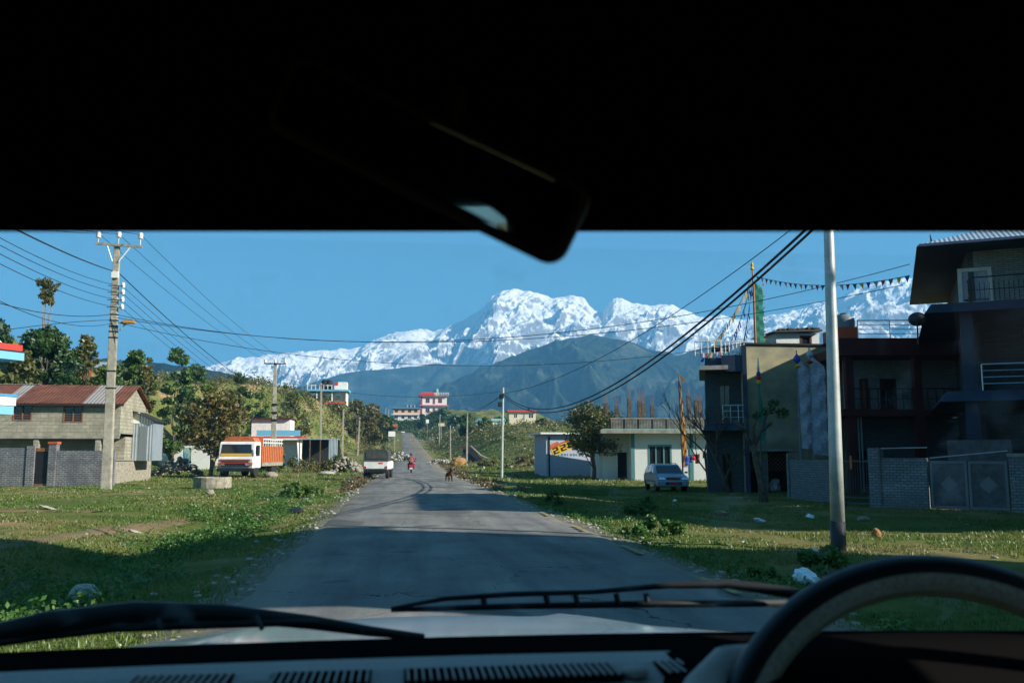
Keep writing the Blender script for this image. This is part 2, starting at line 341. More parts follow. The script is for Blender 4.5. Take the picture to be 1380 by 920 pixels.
# ------------------------------------------------------------------ mesh builder
class MB:
    def __init__(s): s.v = []; s.f = []; s.m = []; s.mi = 0
    def vert(s, p): s.v.append(tuple(p)); return len(s.v) - 1
    def face(s, ids): s.f.append(tuple(ids)); s.m.append(s.mi)
    def poly(s, pts): s.face([s.vert(p) for p in pts])
    def hexa(s, p):          # p: 4 bottom (ccw), 4 top
        i = [s.vert(q) for q in p]
        for f in ((3, 2, 1, 0), (4, 5, 6, 7), (0, 1, 5, 4), (1, 2, 6, 5), (2, 3, 7, 6), (3, 0, 4, 7)): s.face([i[k] for k in f])
    def box(s, x0, x1, y0, y1, z0, z1):
        s.hexa([(x0, y0, z0), (x1, y0, z0), (x1, y1, z0), (x0, y1, z0), (x0, y0, z1), (x1, y0, z1), (x1, y1, z1), (x0, y1, z1)])
    def frustum(s, b, t):    # b,t: (x0,x1,y0,y1,z)
        s.hexa([(b[0], b[2], b[4]), (b[1], b[2], b[4]), (b[1], b[3], b[4]), (b[0], b[3], b[4]), (t[0], t[2], t[4]), (t[1], t[2], t[4]), (t[1], t[3], t[4]), (t[0], t[3], t[4])])
    def rings(s, rings, cap=True, closed=True):
        ids = [[s.vert(p) for p in r] for r in rings]; n = len(ids[0])
        for a, b in zip(ids, ids[1:]):
            for k in range(n if closed else n - 1):
                s.face((a[k], a[(k + 1) % n], b[(k + 1) % n], b[k]))
        if cap: s.face(ids[0][::-1]); s.face(ids[-1])
    def tube(s, pts, r, n=6, cap=True):
        pts = [Vector(p) for p in pts]; rr = r if isinstance(r, (list, tuple)) else [r] * len(pts)
        out = []; up = Vector((0, 0, 1)); prev = None
        for i, p in enumerate(pts):
            a = pts[max(i - 1, 0)]; b = pts[min(i + 1, len(pts) - 1)]; t = (b - a).normalized()
            if prev is None:
                q = up if abs(t.z) < .9 else Vector((1, 0, 0)); x = t.cross(q).normalized()
            else:
                x = (prev - t * prev.dot(t)).normalized()
            prev = x; y = t.cross(x)
            out.append([p + (x * math.cos(2 * PI * k / n) + y * math.sin(2 * PI * k / n)) * rr[i] for k in range(n)])
        s.rings(out, cap)
    def lathe(s, prof, c=(0, 0, 0), n=16, axis='z'):
        c = Vector(c); out = []
        for r, z in prof:
            ring = []
            for k in range(n):
                a = 2 * PI * k / n; u, v = r * math.cos(a), r * math.sin(a)
                ring.append(c + (Vector((u, v, z)) if axis == 'z' else Vector((z, u, v)) if axis == 'x' else Vector((v, z, u))))
            out.append(ring)
        s.rings(out)
    def torus(s, c, R, r, n=16, k=8, axis='x'):
        c = Vector(c); ids = []
        for i in range(n):
            a = 2 * PI * i / n; row = []
            for j in range(k):
                b = 2 * PI * j / k; rad = R + r * math.cos(b); h = r * math.sin(b)
                row.append(s.vert(c + (Vector((h, rad * math.cos(a), rad * math.sin(a))) if axis == 'x' else Vector((rad * math.cos(a), rad * math.sin(a), h)))))
            ids.append(row)
        for i in range(n):
            for j in range(k):
                s.face((ids[i][j], ids[(i + 1) % n][j], ids[(i + 1) % n][(j + 1) % k], ids[i][(j + 1) % k]))
    def wall(s, u0, u1, v, z0, z1, th, ops=()):
        """Wall along x at y=v..v+th with real openings (x0,x1,z0,z1)."""
        us = sorted({u0, u1, *[o[0] for o in ops], *[o[1] for o in ops]}); zs = sorted({z0, z1, *[o[2] for o in ops], *[o[3] for o in ops]})
        us = [u for u in us if u0 <= u <= u1]; zs = [z for z in zs if z0 <= z <= z1]
        def solid(i, j):
            if i < 0 or j < 0 or i >= len(us) - 1 or j >= len(zs) - 1: return False
            cu = (us[i] + us[i + 1]) / 2; cz = (zs[j] + zs[j + 1]) / 2
            return not any(o[0] < cu < o[1] and o[2] < cz < o[3] for o in ops)
        for i in range(len(us) - 1):
            for j in range(len(zs) - 1):
                if not solid(i, j): continue
                a, b, c, d = us[i], us[i + 1], zs[j], zs[j + 1]; w = v + th
                s.poly([(a, v, c), (b, v, c), (b, v, d), (a, v, d)]); s.poly([(b, w, c), (a, w, c), (a, w, d), (b, w, d)])
                if not solid(i - 1, j): s.poly([(a, w, c), (a, v, c), (a, v, d), (a, w, d)])
                if not solid(i + 1, j): s.poly([(b, v, c), (b, w, c), (b, w, d), (b, v, d)])
                if not solid(i, j - 1): s.poly([(a, w, c), (b, w, c), (b, v, c), (a, v, c)])
                if not solid(i, j + 1): s.poly([(a, v, d), (b, v, d), (b, w, d), (a, w, d)])
    def build(s, name, mat, parent=None, bevel=0, smooth=False, seg=2, sub=0, loc=None, rot=None):
        me = bpy.data.meshes.new(name); me.from_pydata(s.v, [], s.f)
        mats = mat if isinstance(mat, (list, tuple)) else [mat]
        for q in mats: me.materials.append(M[q] if isinstance(q, str) else q)
        if len(mats) > 1: me.polygons.foreach_set('material_index', s.m)
        bm = bmesh.new(); bm.from_mesh(me); bmesh.ops.recalc_face_normals(bm, faces=bm.faces)
        if bevel:
            bmesh.ops.remove_doubles(bm, verts=bm.verts, dist=1e-5)
            es = [e for e in bm.edges if len(e.link_faces) == 2 and e.calc_face_angle(0) > .5]
            bmesh.ops.bevel(bm, geom=es, offset=bevel, segments=seg, affect='EDGES', clamp_overlap=True)
        bm.to_mesh(me); bm.free()
        if smooth: me.polygons.foreach_set('use_smooth', [True] * len(me.polygons))
        o = bpy.data.objects.new(name, me); COL.objects.link(o)
        if parent: o.parent = parent
        if loc is not None: o.location = loc
        if rot is not None: o.rotation_euler = rot
        if sub:
            q = o.modifiers.new('s', 'SUBSURF'); q.levels = sub; q.render_levels = sub
        return o
def npmesh(name, verts, quads, mat, parent=None, tris=False, smooth=False):
    k = 3 if tris else 4; me = bpy.data.meshes.new(name); nv = len(verts); nf = len(quads)
    me.vertices.add(nv); me.vertices.foreach_set('co', np.asarray(verts, np.float32).ravel())
    me.loops.add(nf * k); me.loops.foreach_set('vertex_index', np.asarray(quads, np.int32).ravel())
    me.polygons.add(nf); me.polygons.foreach_set('loop_start', np.arange(0, nf * k, k, dtype=np.int32))
    me.update(calc_edges=True)
    if smooth: me.polygons.foreach_set('use_smooth', [True] * nf)
    me.materials.append(M[mat] if isinstance(mat, str) else mat)
    o = bpy.data.objects.new(name, me); COL.objects.link(o)
    if parent: o.parent = parent
    return o
def tag(o, label=None, cat=None, group=None, kind=None):
    for k, v in (('label', label), ('category', cat), ('group', group), ('kind', kind)):
        if v: o[k] = v
    return o
def thing(name, label, cat, loc=(0, 0, 0), rz=0, group=None):
    o = bpy.data.objects.new(name, None); COL.objects.link(o); o.location = loc; o.rotation_euler = (0, 0, rz); o.empty_display_size = .3
    return tag(o, label, cat, group)
def copy_tree(o, parent=None):
    c = o.copy(); COL.objects.link(c); c.parent = parent
    for ch in list(o.children): copy_tree(ch, c)
    return c
class Frame:
    """A building's own axes: u along its front to the right, v away from us, z up."""
    def __init__(s, o, ang):   # ang: turn of u from world +X, clockwise negative
        s.o = Vector(o); s.a = ang; s.u = Vector((math.cos(ang), math.sin(ang), 0)); s.w = Vector((-math.sin(ang), math.cos(ang), 0))
    def at(s, px, py, v=0):
        d = ray(px, py); t = (v - (EYE - s.o).dot(s.w)) / d.dot(s.w); p = EYE + d * t - s.o
        return p.dot(s.u), p.z
    def side(s, px, py, u):    # on the plane u=const -> (v,z)
        d = ray(px, py); t = (u - (EYE - s.o).dot(s.u)) / d.dot(s.u); p = EYE + d * t - s.o
        return p.dot(s.w), p.z
    def atz(s, px, py, z):
        p = PZ(px, py, z + s.o.z) - s.o; return p.dot(s.u), p.dot(s.w)
def window(parent, x0, x1, z0, z1, v, frame='wood', glass='glass', mull=1, bars=0, t=.06, dep=.08, name='window', behind=None):
    """Frame mesh set in an opening, with its pane as a child. v: the wall's outer face."""
    b = MB(); y0, y1 = v - .02, v + dep
    b.box(x0, x0 + t, y0, y1, z0, z1); b.box(x1 - t, x1, y0, y1, z0, z1)
    b.box(x0 + t, x1 - t, y0, y1, z0, z0 + t); b.box(x0 + t, x1 - t, y0, y1, z1 - t, z1)
    for k in range(mull):
        c = x0 + (x1 - x0) * (k + 1) / (mull + 1); b.box(c - t * .4, c + t * .4, y0 + .005, y1 - .005, z0 + t, z1 - t)
    for k in range(bars):
        c = z0 + t + (z1 - z0 - 2 * t) * (k + 1) / (bars + 1); b.box(x0 + t, x1 - t, y0 + .03, y0 + .045, c - .01, c + .01)
    f = b.build(name, frame, parent)
    g = MB(); g.box(x0 + t, x1 - t, v + .05, v + .06, z0 + t, z1 - t); g.build('pane', glass, f)
    return f
M['shawl'] = mk('purple_red_shawl', (.26, .05, .10), .9)
M['palebrick'] = brick('pale_brick_cladding', (.40, .42, .40), (.28, .30, .29), (.12, .12, .12), .34, .085, .011, .9)
M['verge_stone'] = mk('verge_stone', (.36, .33, .27), .9, (.22, .20, .16), 3, .2)
# ------------------------------------------------------------------ sky and sun
SUN_EL, SUN_BEHIND = 27, 27
sd = Vector((math.cos(R_(SUN_EL)) * math.cos(R_(SUN_BEHIND)), -math.cos(R_(SUN_EL)) * math.sin(R_(SUN_BEHIND)), math.sin(R_(SUN_EL))))
w = bpy.data.worlds.new('World'); sc.world = w; w.use_nodes = True; nt = w.node_tree
bg = nt.nodes['Background']; sk = nt.nodes.new('ShaderNodeTexSky'); sk.sky_type = 'NISHITA'; sk.sun_disc = False
sk.sun_elevation = R_(SUN_EL); sk.sun_rotation = math.atan2(sd.x, sd.y)
sk.altitude = 900; sk.air_density = 1.15; sk.dust_density = .35; sk.ozone_density = 1.6
tint = nt.nodes.new('ShaderNodeMix'); tint.data_type = 'RGBA'; tint.blend_type = 'MULTIPLY'; tint.inputs[0].default_value = 1; tint.inputs[7].default_value = (.31, .69, .78, 1)
nt.links.new(sk.outputs[0], tint.inputs[6]); nt.links.new(tint.outputs[2], bg.inputs[0]); bg.inputs[1].default_value = .05
sl = bpy.data.lights.new('sun', 'SUN'); sl.energy = 5; sl.angle = R_(.5); sl.color = (1, .93, .82)
so = bpy.data.objects.new('sun', sl); COL.objects.link(so); so.rotation_euler = sd.to_track_quat('Z', 'Y').to_euler()
sc.view_settings.view_transform = 'Standard'; sc.view_settings.look = 'None'; sc.view_settings.exposure = 1.45; sc.view_settings.gamma = 1
sc.render.engine = 'CYCLES'; cy = sc.cycles; cy.max_bounces = 6; cy.diffuse_bounces = 3; cy.glossy_bounces = 3; cy.transparent_max_bounces = 12; cy.volume_bounces = 0
cy.transmission_bounces = 4; cy.use_denoising = True; cy.sample_clamp_indirect = 4; cy.caustics_reflective = False; cy.caustics_refractive = False
cy.use_adaptive_sampling = True; cy.adaptive_threshold = .015
bpy.context.view_layer.cycles.use_denoising = True if hasattr(bpy.context.view_layer, 'cycles') else True

# ------------------------------------------------------------------ ground sheet
def graded(a, segs):
    out = [a]
    for end, step in segs:
        n = max(1, int(round((end - out[-1]) / step))); out += list(np.linspace(out[-1], end, n + 1)[1:])
    return np.array(out)
gx = graded(-13000, [(-3000, 2500), (-600, 400), (-150, 50), (-60, 6), (-30, 1.5), (-10, .5), (8, .33), (22, .5), (60, 2), (200, 12), (800, 100), (3000, 500), (13000, 2500)])
gy = graded(-2000, [(-200, 300), (0, 25), (6, 1), (40, .4), (110, 1.0), (260, 2.5), (560, 6), (900, 20), (2500, 200), (12800, 1200)])
X, Y = np.meshgrid(gx, gy); Z = hz(X, Y)
nx, ny = len(gx), len(gy)
V = np.stack([X, Y, Z], -1).reshape(-1, 3); idx = np.arange(nx * ny).reshape(ny, nx)
Q = np.stack([idx[:-1, :-1], idx[:-1, 1:], idx[1:, 1:], idx[1:, :-1]], -1).reshape(-1, 4)
tag(npmesh('ground', V, Q, 'ground', smooth=True), kind='structure')
# road with ragged edges
ys = graded(-30, [(40, .35), (120, 1), (300, 3), (520, 5)]); vs = []; W = [-1, -.93, -.5, 0, .5, .93, 1]
for y in ys:
    cx, z = road_x(y), road_z(y) + .03
    for k, wv in enumerate(W):
        e = 2.8 * wv
        if abs(wv) == 1: e += float(.16 * perlin(y * .9 + 40 * wv, 3.3) + .10 * perlin(y * 3.1, 9 * wv + .5) + .05 * perlin(y * 7.1, 5 * wv + .5)) * (1 if wv > 0 else -1) * wv
        zz = z if abs(wv) < 1 else z - .05
        vs.append((cx + e, y, zz + .02 * (1 - wv * wv)))
n = len(W); q = [(i * n + k, i * n + k + 1, (i + 1) * n + k + 1, (i + 1) * n + k) for i in range(len(ys) - 1) for k in range(n - 1)]
tag(npmesh('road', vs, q, 'asphalt', smooth=True), kind='structure')
# gravelly verges and the trodden path on the left
def strip(name, pts, wd, mat, dz=.02, jit=.25):
    vv = []; qq = []; P = [Vector((p[0], p[1], 0)) for p in pts]
    dense = []
    for a, b in zip(P, P[1:]):
        m = max(2, int((b - a).length / .6)); dense += [a.lerp(b, k / m) for k in range(m)]
    dense.append(P[-1])
    for i, p in enumerate(dense):
        t = (dense[min(i + 1, len(dense) - 1)] - dense[max(i - 1, 0)]).normalized(); s = Vector((-t.y, t.x, 0))
        for k in range(5):
            f = (k / 4 - .5) * wd
            if k in (0, 4): f += float(perlin(i * .35 + k * 9, 2.2)) * jit * (1 if k else -1)
            q = p + s * f; vv.append((q.x, q.y, h1(q.x, q.y) + dz - (.03 if k in (0, 4) else 0)))
    for i in range(len(dense) - 1):
        for k in range(4): qq.append((i * 5 + k, i * 5 + k + 1, i * 5 + k + 6, i * 5 + k + 5))
    return tag(npmesh(name, vv, qq, mat, smooth=True), kind='structure')
strip('verge', [(road_x(y) - 3.0, y) for y in np.arange(3, 130, 3)], .9, 'gravel', .012)
strip('verge', [(road_x(y) + 3.0, y) for y in np.arange(3, 130, 3)], .9, 'gravel', .012)
pp = [G(-60, 745), G(60, 728), G(170, 712), G(270, 698), G(380, 687), G(450, 681)]
strip('path', [(p.x, p.y) for p in pp], .55, 'dirt', .03, .3)
strip('path', [(p.x, p.y) for p in (G(-40, 690), G(60, 688), G(130, 690))], .7, 'dirt', .03, .5)
for y in (9.5, 13.4, 17.6, 22, 26.8):
    b = MB(); x = road_x(y) + 2.55
    for k in range(3): b.poly([(x + .03 * k - .05, y + k * .45, .065), (x + .06 + .02 * k, y + k * .45 + .03, .065), (x + .05, y + k * .45 + .4, .065), (x - .04, y + k * .45 + .38, .065)])
    tag(b.build('edge_marking', 'yellowline'), kind='structure')

# ------------------------------------------------------------------ far mountains
def azt(px, py):
    d = ray(px, py); return math.atan2(d.x, d.y), d.z / math.hypot(d.x, d.y)
SNOW = [(-400, 560), (0, 540), (150, 515), (283, 494), (318, 483), (345, 480), (369, 477), (407, 474), (433, 473), (484, 469), (503, 459), (522, 451), (545, 446), (567, 444), (586, 446), (612, 437), (631, 427), (650, 415), (663, 400), (675, 392), (691, 389), (707, 392), (724, 395), (745, 402), (773, 398), (787, 402), (801, 419), (812, 421), (826, 402), (838, 402), (854, 409), (874, 411), (899, 410), (923, 417), (943, 427), (976, 425), (1000, 431), (1033, 425), (1065, 420), (1098, 409), (1130, 402), (1146, 392), (1171, 384), (1187, 380), (1224, 374), (1260, 371), (1320, 385), (1400, 400), (1600, 470), (2000, 560)]
def mountain(name, prof, r0, r1, rb, na, nr, amp, lam, mat, seed, env=1.25, fine=.0, skew=0):
    az = np.array([azt(*p)[0] for p in prof]); tt = np.array([azt(*p)[1] for p in prof])
    A = np.linspace(az[0], az[-1], na); Rr = np.linspace(r0, rb, nr)
    T = np.interp(A, az, tt); AA, RR = np.meshgrid(A, Rr); S = np.interp(AA, az, tt) * r1
    u = np.clip((RR - r0) / (r1 - r0), 0, 1); back = np.clip((RR - r1) / (rb - r1), 0, 1)
    base = S * u ** env * (1 - back) ** 1.2
    ax = AA * r1
    wx = ax + lam * .55 * fbm(ax / lam * .6 + seed, RR / lam * .5, 3) + skew * (RR - r1)
    rg = ridged(wx / lam, RR / (lam * 1.7) + seed * 1.7, 7, .57)
    rf = ridged(wx / lam * 2.7 + 9, RR / lam * 1.6 + seed, 4, .55)
    mask = np.clip(u * 3, 0, 1) * (1 - u ** 5) * (u <= 1) + .0
    z = base + amp * (rg - .75) * mask * (S / S.max()) ** .5 + amp * .30 * (rf - .6) * mask
    z += fine * (fbm(ax / lam * 5, RR / lam * 5, 4)) * u
    Vv = np.stack([np.sin(AA) * RR, np.cos(AA) * RR, z + 1.55 - 6 * (1 - u)], -1).reshape(-1, 3)
    ii = np.arange(na * nr).reshape(nr, na)
    q = np.stack([ii[:-1, :-1], ii[:-1, 1:], ii[1:, 1:], ii[1:, :-1]], -1).reshape(-1, 4)
    return tag(npmesh(name, Vv, q, mat, smooth=True), kind='structure')
# snow and rock
m, nt, b = _mat('snow_and_rock'); L = nt.links; b.inputs['Roughness'].default_value = .8; b.inputs['Specular IOR Level'].default_value = .2
ge = N(nt, 'ShaderNodeNewGeometry'); s = N(nt, 'ShaderNodeSeparateXYZ'); L.new(ge.outputs['Normal'], s.inputs[0])
tc = N(nt, 'ShaderNodeTexCoord'); no = N(nt, 'ShaderNodeTexNoise', Scale=.02, Detail=10, Roughness=.82); L.new(tc.outputs['Object'], no.inputs['Vector'])
a = N(nt, 'ShaderNodeMath', operation='MULTIPLY_ADD'); L.new(no.outputs[0], a.inputs[0]); a.inputs[1].default_value = 1.1; sq = N(nt, 'ShaderNodeMath', operation='MULTIPLY'); L.new(s.outputs[2], sq.inputs[0]); sq.inputs[1].default_value = .55; L.new(sq.outputs[0], a.inputs[2])
r = N(nt, 'ShaderNodeValToRGB'); L.new(a.outputs[0], r.inputs[0]); r.color_ramp.elements[0].position = .72; r.color_ramp.elements[1].position = .85
r.color_ramp.elements[0].color = (.20, .20, .21, 1); r.color_ramp.elements[1].color = (.86, .86, .87, 1); L.new(r.outputs[0], b.inputs['Base Color'])
n4 = N(nt, 'ShaderNodeTexNoise', Scale=.033, Detail=8, Roughness=.7); L.new(tc.outputs['Object'], n4.inputs['Vector'])
bp = N(nt, 'ShaderNodeBump', Strength=.9, Distance=11); L.new(n4.outputs[0], bp.inputs['Height']); L.new(bp.outputs[0], b.inputs['Normal'])
M['snow'] = m
m, nt, b = _mat('forest_slope'); L = nt.links; b.inputs['Roughness'].default_value = .95; b.inputs['Specular IOR Level'].default_value = 0
tc = N(nt, 'ShaderNodeTexCoord'); no = N(nt, 'ShaderNodeTexNoise', Scale=.0085, Detail=12, Roughness=.8); L.new(tc.outputs['Object'], no.inputs['Vector'])
r = N(nt, 'ShaderNodeValToRGB'); L.new(no.outputs[0], r.inputs[0]); E = r.color_ramp.elements
E[0].position = .42; E[0].color = (.010, .020, .016, 1); E[1].position = .70; E[1].color = (.17, .16, .13, 1); e = E.new(.55); e.color = (.032, .048, .030, 1)
L.new(r.outputs[0], b.inputs['Base Color'])
n4 = N(nt, 'ShaderNodeTexNoise', Scale=.05, Detail=9, Roughness=.8); L.new(tc.outputs['Object'], n4.inputs['Vector'])
bp = N(nt, 'ShaderNodeBump', Strength=.8, Distance=8); L.new(n4.outputs[0], bp.inputs['Height']); L.new(bp.outputs[0], b.inputs['Normal'])
M['forest'] = m
mountain('snow_mountains', SNOW, 3950, 5600, 6300, 1700, 360, 112, 300, 'snow', 3, 1.1, 12, skew=-.75)
mountain('far_hill', [(-300, 560), (100, 560), (250, 540), (360, 530), (401, 521), (439, 510), (468, 501), (522, 497), (561, 493), (586, 490), (615, 490), (640, 492), (720, 500), (820, 520), (900, 515), (1000, 505), (1100, 500), (1300, 520), (1600, 560)], 3300, 3850, 4200, 420, 70, 50, 320, 'forest', 11, .9, 4)
mountain('front_hill', [(420, 606), (470, 590), (520, 572), (560, 547), (600, 520), (620, 509), (660, 493), (700, 477), (741, 462), (770, 456), (797, 450), (822, 455), (850, 461), (883, 473), (911, 480), (943, 469), (970, 465), (1000, 463), (1060, 465), (1150, 462), (1250, 470), (1400, 490), (1700, 560)], 1950, 2900, 3400, 620, 140, 48, 300, 'forest', 5, .95, 4)
mountain('near_hill', [(-500, 470), (-200, 475), (100, 480), (250, 492), (296, 500), (337, 513), (357, 520), (400, 545), (440, 575), (470, 600)], 900, 1350, 1700, 200, 40, 18, 115, 'forest', 8, .9, 3)
# haze
b = MB(); b.box(-14000, 14000, -2300, 13400, -9, 1230); ha = b.build('haze', 'dark'); tag(ha, kind='stuff')
hm = bpy.data.materials.new('haze_air'); hm.use_nodes = True; nt = hm.node_tree; nt.nodes.clear()
o = nt.nodes.new('ShaderNodeOutputMaterial'); v = nt.nodes.new('ShaderNodeVolumePrincipled'); v.inputs['Color'].default_value = (.17, .54, 1, 1)
v.inputs['Density'].default_value = 2.1e-4; v.inputs['Anisotropy'].default_value = .0; nt.links.new(v.outputs[0], o.inputs['Volume'])
hm.cycles.homogeneous_volume = True if hasattr(hm, 'cycles') and hasattr(hm.cycles, 'homogeneous_volume') else True
ha.data.materials.clear(); ha.data.materials.append(hm)

# ------------------------------------------------------------------ the car we sit in
car = thing('car_interior', 'dark inside of the car we ride in, with windscreen, dashboard and bonnet ahead', 'car', (0, 0, 0))
b = MB()   # roof, header, rear
b.box(-.85, .95, -1.7, .62, 1.87, 1.90)
b.build('roof', 'headliner', car)
b = MB()
def hd(x, y, k=0): return 1.55 + .2533 * (y * math.cos(yaw) + x * math.sin(yaw)) + k
b.rings([[(x, .60, hd(x, .60)), (x, .66, hd(x, .66, .003)), (x, .72, 1.90), (x, .40, 1.90), (x, .50, 1.80)] for x in np.linspace(-.85, .95, 13)])
b.build('windscreen_header', 'headliner', car, bevel=.004)
for sx in (-.85, .95):
    b = MB(); s2 = 1 if sx > 0 else -1; b.box(sx - .02, sx + .02, -1.7, .95, .45, 1.30); b.box(sx - .02, sx + .02, -1.7, .70, 1.72, 1.90)
    b.box(sx - .02, sx + .02, -.28, -.16, 1.30, 1.72); b.box(sx - .02, sx + .02, -1.7, -1.2, 1.30, 1.72); b.build('side_panel', 'headliner', car)
    b = MB(); b.tube([(sx, 1.0, 1.28), (sx * .97 + .0, .68, 1.74)], .035, 8); b.build('pillar', 'headliner', car)
b = MB(); b.wall(-.85, .95, -1.72, .45, 1.90, .03, [(-.15, .55, 1.32, 1.62)]); b.build('rear_panel', 'headliner', car)
b = MB(); b.box(-.85, .95, -1.7, 1.0, .42, .45); b.build('floor_panel', 'headliner', car)
for sx in (-.30, .42):
    b = MB(); b.box(sx - .24, sx + .24, -.75, -.62, .60, 1.20); b.box(sx - .24, sx + .24, -.70, -.25, .60, .72); b.box(sx - .12, sx + .12, -.78, -.68, 1.2, 1.42); b.build('seat', 'headliner', car, bevel=.03)
# windscreen
b = MB(); gw = []
for i in range(13):
    x = -.84 + 1.78 * i / 12; bow = .05 * (1 - ((x - .05) / .9) ** 2)
    gw.append([(x, .98 + bow, 1.335), (x, .66 + bow * .6, 1.715)])
b.rings(gw, cap=False, closed=False); b.build('windscreen', 'windscreen', car, smooth=True)
# dash
DZ = 1.375
def dprof(pts, name, mat, x0=-.85, x1=.95, bev=0, sm_=False):
    b = MB(); rr = []
    for x in np.linspace(x0, x1, 25):
        k = .035 * ((x - .05) / .9) ** 2
        rr.append([(x, y - k * (1 if y > .5 else .5), z - .010 * ((x - .05) / .9) ** 2) for y, z in pts])
    b.rings(rr); return b.build(name, mat, car, bevel=bev, smooth=sm_)
dprof([(1.02, 1.30), (1.02, 1.350), (.90, 1.364), (.835, 1.371), (.83, 1.30)], 'dashboard_edge', 'dashblack')
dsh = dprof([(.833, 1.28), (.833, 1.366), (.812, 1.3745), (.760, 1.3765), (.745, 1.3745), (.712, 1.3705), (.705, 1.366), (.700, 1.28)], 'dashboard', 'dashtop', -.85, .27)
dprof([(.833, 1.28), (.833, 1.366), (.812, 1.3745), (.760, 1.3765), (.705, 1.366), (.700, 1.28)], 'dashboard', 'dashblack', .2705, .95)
dprof([(.699, 1.25), (.699, 1.3640), (.690, 1.3640), (.60, 1.345), (.56, 1.30), (.55, 1.05), (.7, 1.05)], 'dashboard_lower', 'dashlow')
def dx(px, y): return PY(px, 900, y).x
for (a0, a1) in ((165, 308), (362, 500), (545, 835), (893, 942)):
    xa, xb = dx(a0, .73), dx(a1, .73); b = MB(); b.box(xa, xb, .717, .760, 1.3700, 1.3768); vt = b.build('vent', 'vent', car)
    k = int((xb - xa) / .0058); b = MB()
    for i in range(k):
        x = xa + (xb - xa) * (i + .5) / k; b.box(x - .0009, x + .0009, .717, .760, 1.3768, 1.3785)
    b.build('grille', 'dashtop', vt)
for a0 in (345, 856):
    b = MB(); b.lathe([(.006, 0), (.011, .002), (.011, .006), (.008, .008), (0.0005, .008)], (dx(a0, .728), .728, 1.372), 14); b.build('sensor_cap', 'dashtop', car, smooth=True)
# instrument hood behind the wheel
b = MB(); rr = []
for i in range(15):
    u = i / 14; x = .21 + .46 * u; hgt = math.sin(PI * min(max(u, .0), 1)) ** .45
    rr.append([(x, .82, 1.36), (x, .80, 1.365 + .022 * hgt), (x, .70, 1.372 + .024 * hgt), (x, .585, 1.362 + .020 * hgt), (x, .575, 1.350 + .016 * hgt), (x, .60, 1.33), (x, .8, 1.33)])
b.rings(rr); b.build('instrument_hood', 'dashblack', car, smooth=True)
b = MB(); b.tube([(.385 + .0, .583, 1.376), (.45, .581, 1.379), (.56, .583, 1.374)], .0035, 6); b.build('hood_highlight', 'dashtop', car)  # pale strip stands in for the grey highlight line on the black hood
# column cover pale edge left of the wheel
b = MB(); b.tube([(.205, .60, 1.27), (.215, .64, 1.335), (.235, .68, 1.368), (.262, .71, 1.384), (.31, .74, 1.386)], [.03, .026, .022, .015, .008], 10); b.build('cluster_surround', 'dashtop', car, smooth=True)
# steering wheel : ring with three skins
whl = thing('steering_wheel', None, None); whl.parent = car
Rw = .167; whl.location = (.3992, .6158, 1.2988); whl.rotation_euler = (-.32, 0, -.189)
# local ring in the XZ plane
def ringtube(rad, r, n, k, name, mat, off=0, a0=0, a1=2 * PI, bump=None, parent=whl):
    vs = []; qs = []
    for i in range(n):
        a = 2 * PI * i / n
        for j in range(k):
            bb = 2 * PI * j / k; rr = rad + r * math.cos(bb) * .95; yy = off + r * math.sin(bb)
            vs.append((rr * math.cos(a), yy, rr * math.sin(a)))
    for i in range(n):
        for j in range(k): qs.append((i * k + j, ((i + 1) % n) * k + j, ((i + 1) % n) * k + (j + 1) % k, i * k + (j + 1) % k))
    return npmesh(name, vs, qs, mat, parent, smooth=True)
rim = ringtube(Rw, .0155, 160, 24, 'rim', 'wheelrubber', .0)
# stitched leather on the inner half, facing us
def band(rad, r, b0, b1, name, mat, off=0, n=260, k=10, wob=0):
    vs = []; qs = []
    for i in range(n):
        a = 2 * PI * i / n
        for j in range(k):
            bb = R_(b0 + (b1 - b0) * j / (k - 1)); q = r + wob * (1 if i % 2 else -1) * math.sin(PI * j / (k - 1)); rr = rad + q * math.cos(bb); yy = off + q * math.sin(bb)
            vs.append((rr * math.cos(a), yy, rr * math.sin(a)))
    for i in range(n):
        for j in range(k - 1): qs.append((i * k + j, ((i + 1) % n) * k + j, ((i + 1) % n) * k + j + 1, i * k + j + 1))
    return npmesh(name, vs, qs, mat, rim, smooth=True)
band(Rw, .0163, 212, 262, 'stitched_band', 'wheelleather', wob=.00035)
band(Rw, .0166, 176, 186, 'stitched_edge', 'wheelleather', wob=.0003)
band(Rw, .0170, 186, 213, 'inner_rim', 'wheelinner')
for a in (200, 340, 270):
    b = MB(); c_, s_ = math.cos(R_(a)), math.sin(R_(a)); b.tube([(c_ * .03, .03, s_ * .03), (c_ * .09, .028, s_ * .09), (c_ * (Rw - .01), .008, s_ * (Rw - .01))], [.022, .016, .012], 8); b.build('spoke', 'wheelrubber', whl, smooth=True)
b = MB(); b.lathe([(.02, .05), (.045, .045), (.05, .02), (.045, .01), (.01, .005)], (0, 0, 0), 20, 'y'); b.build('hub', 'wheelrubber', whl, smooth=True)
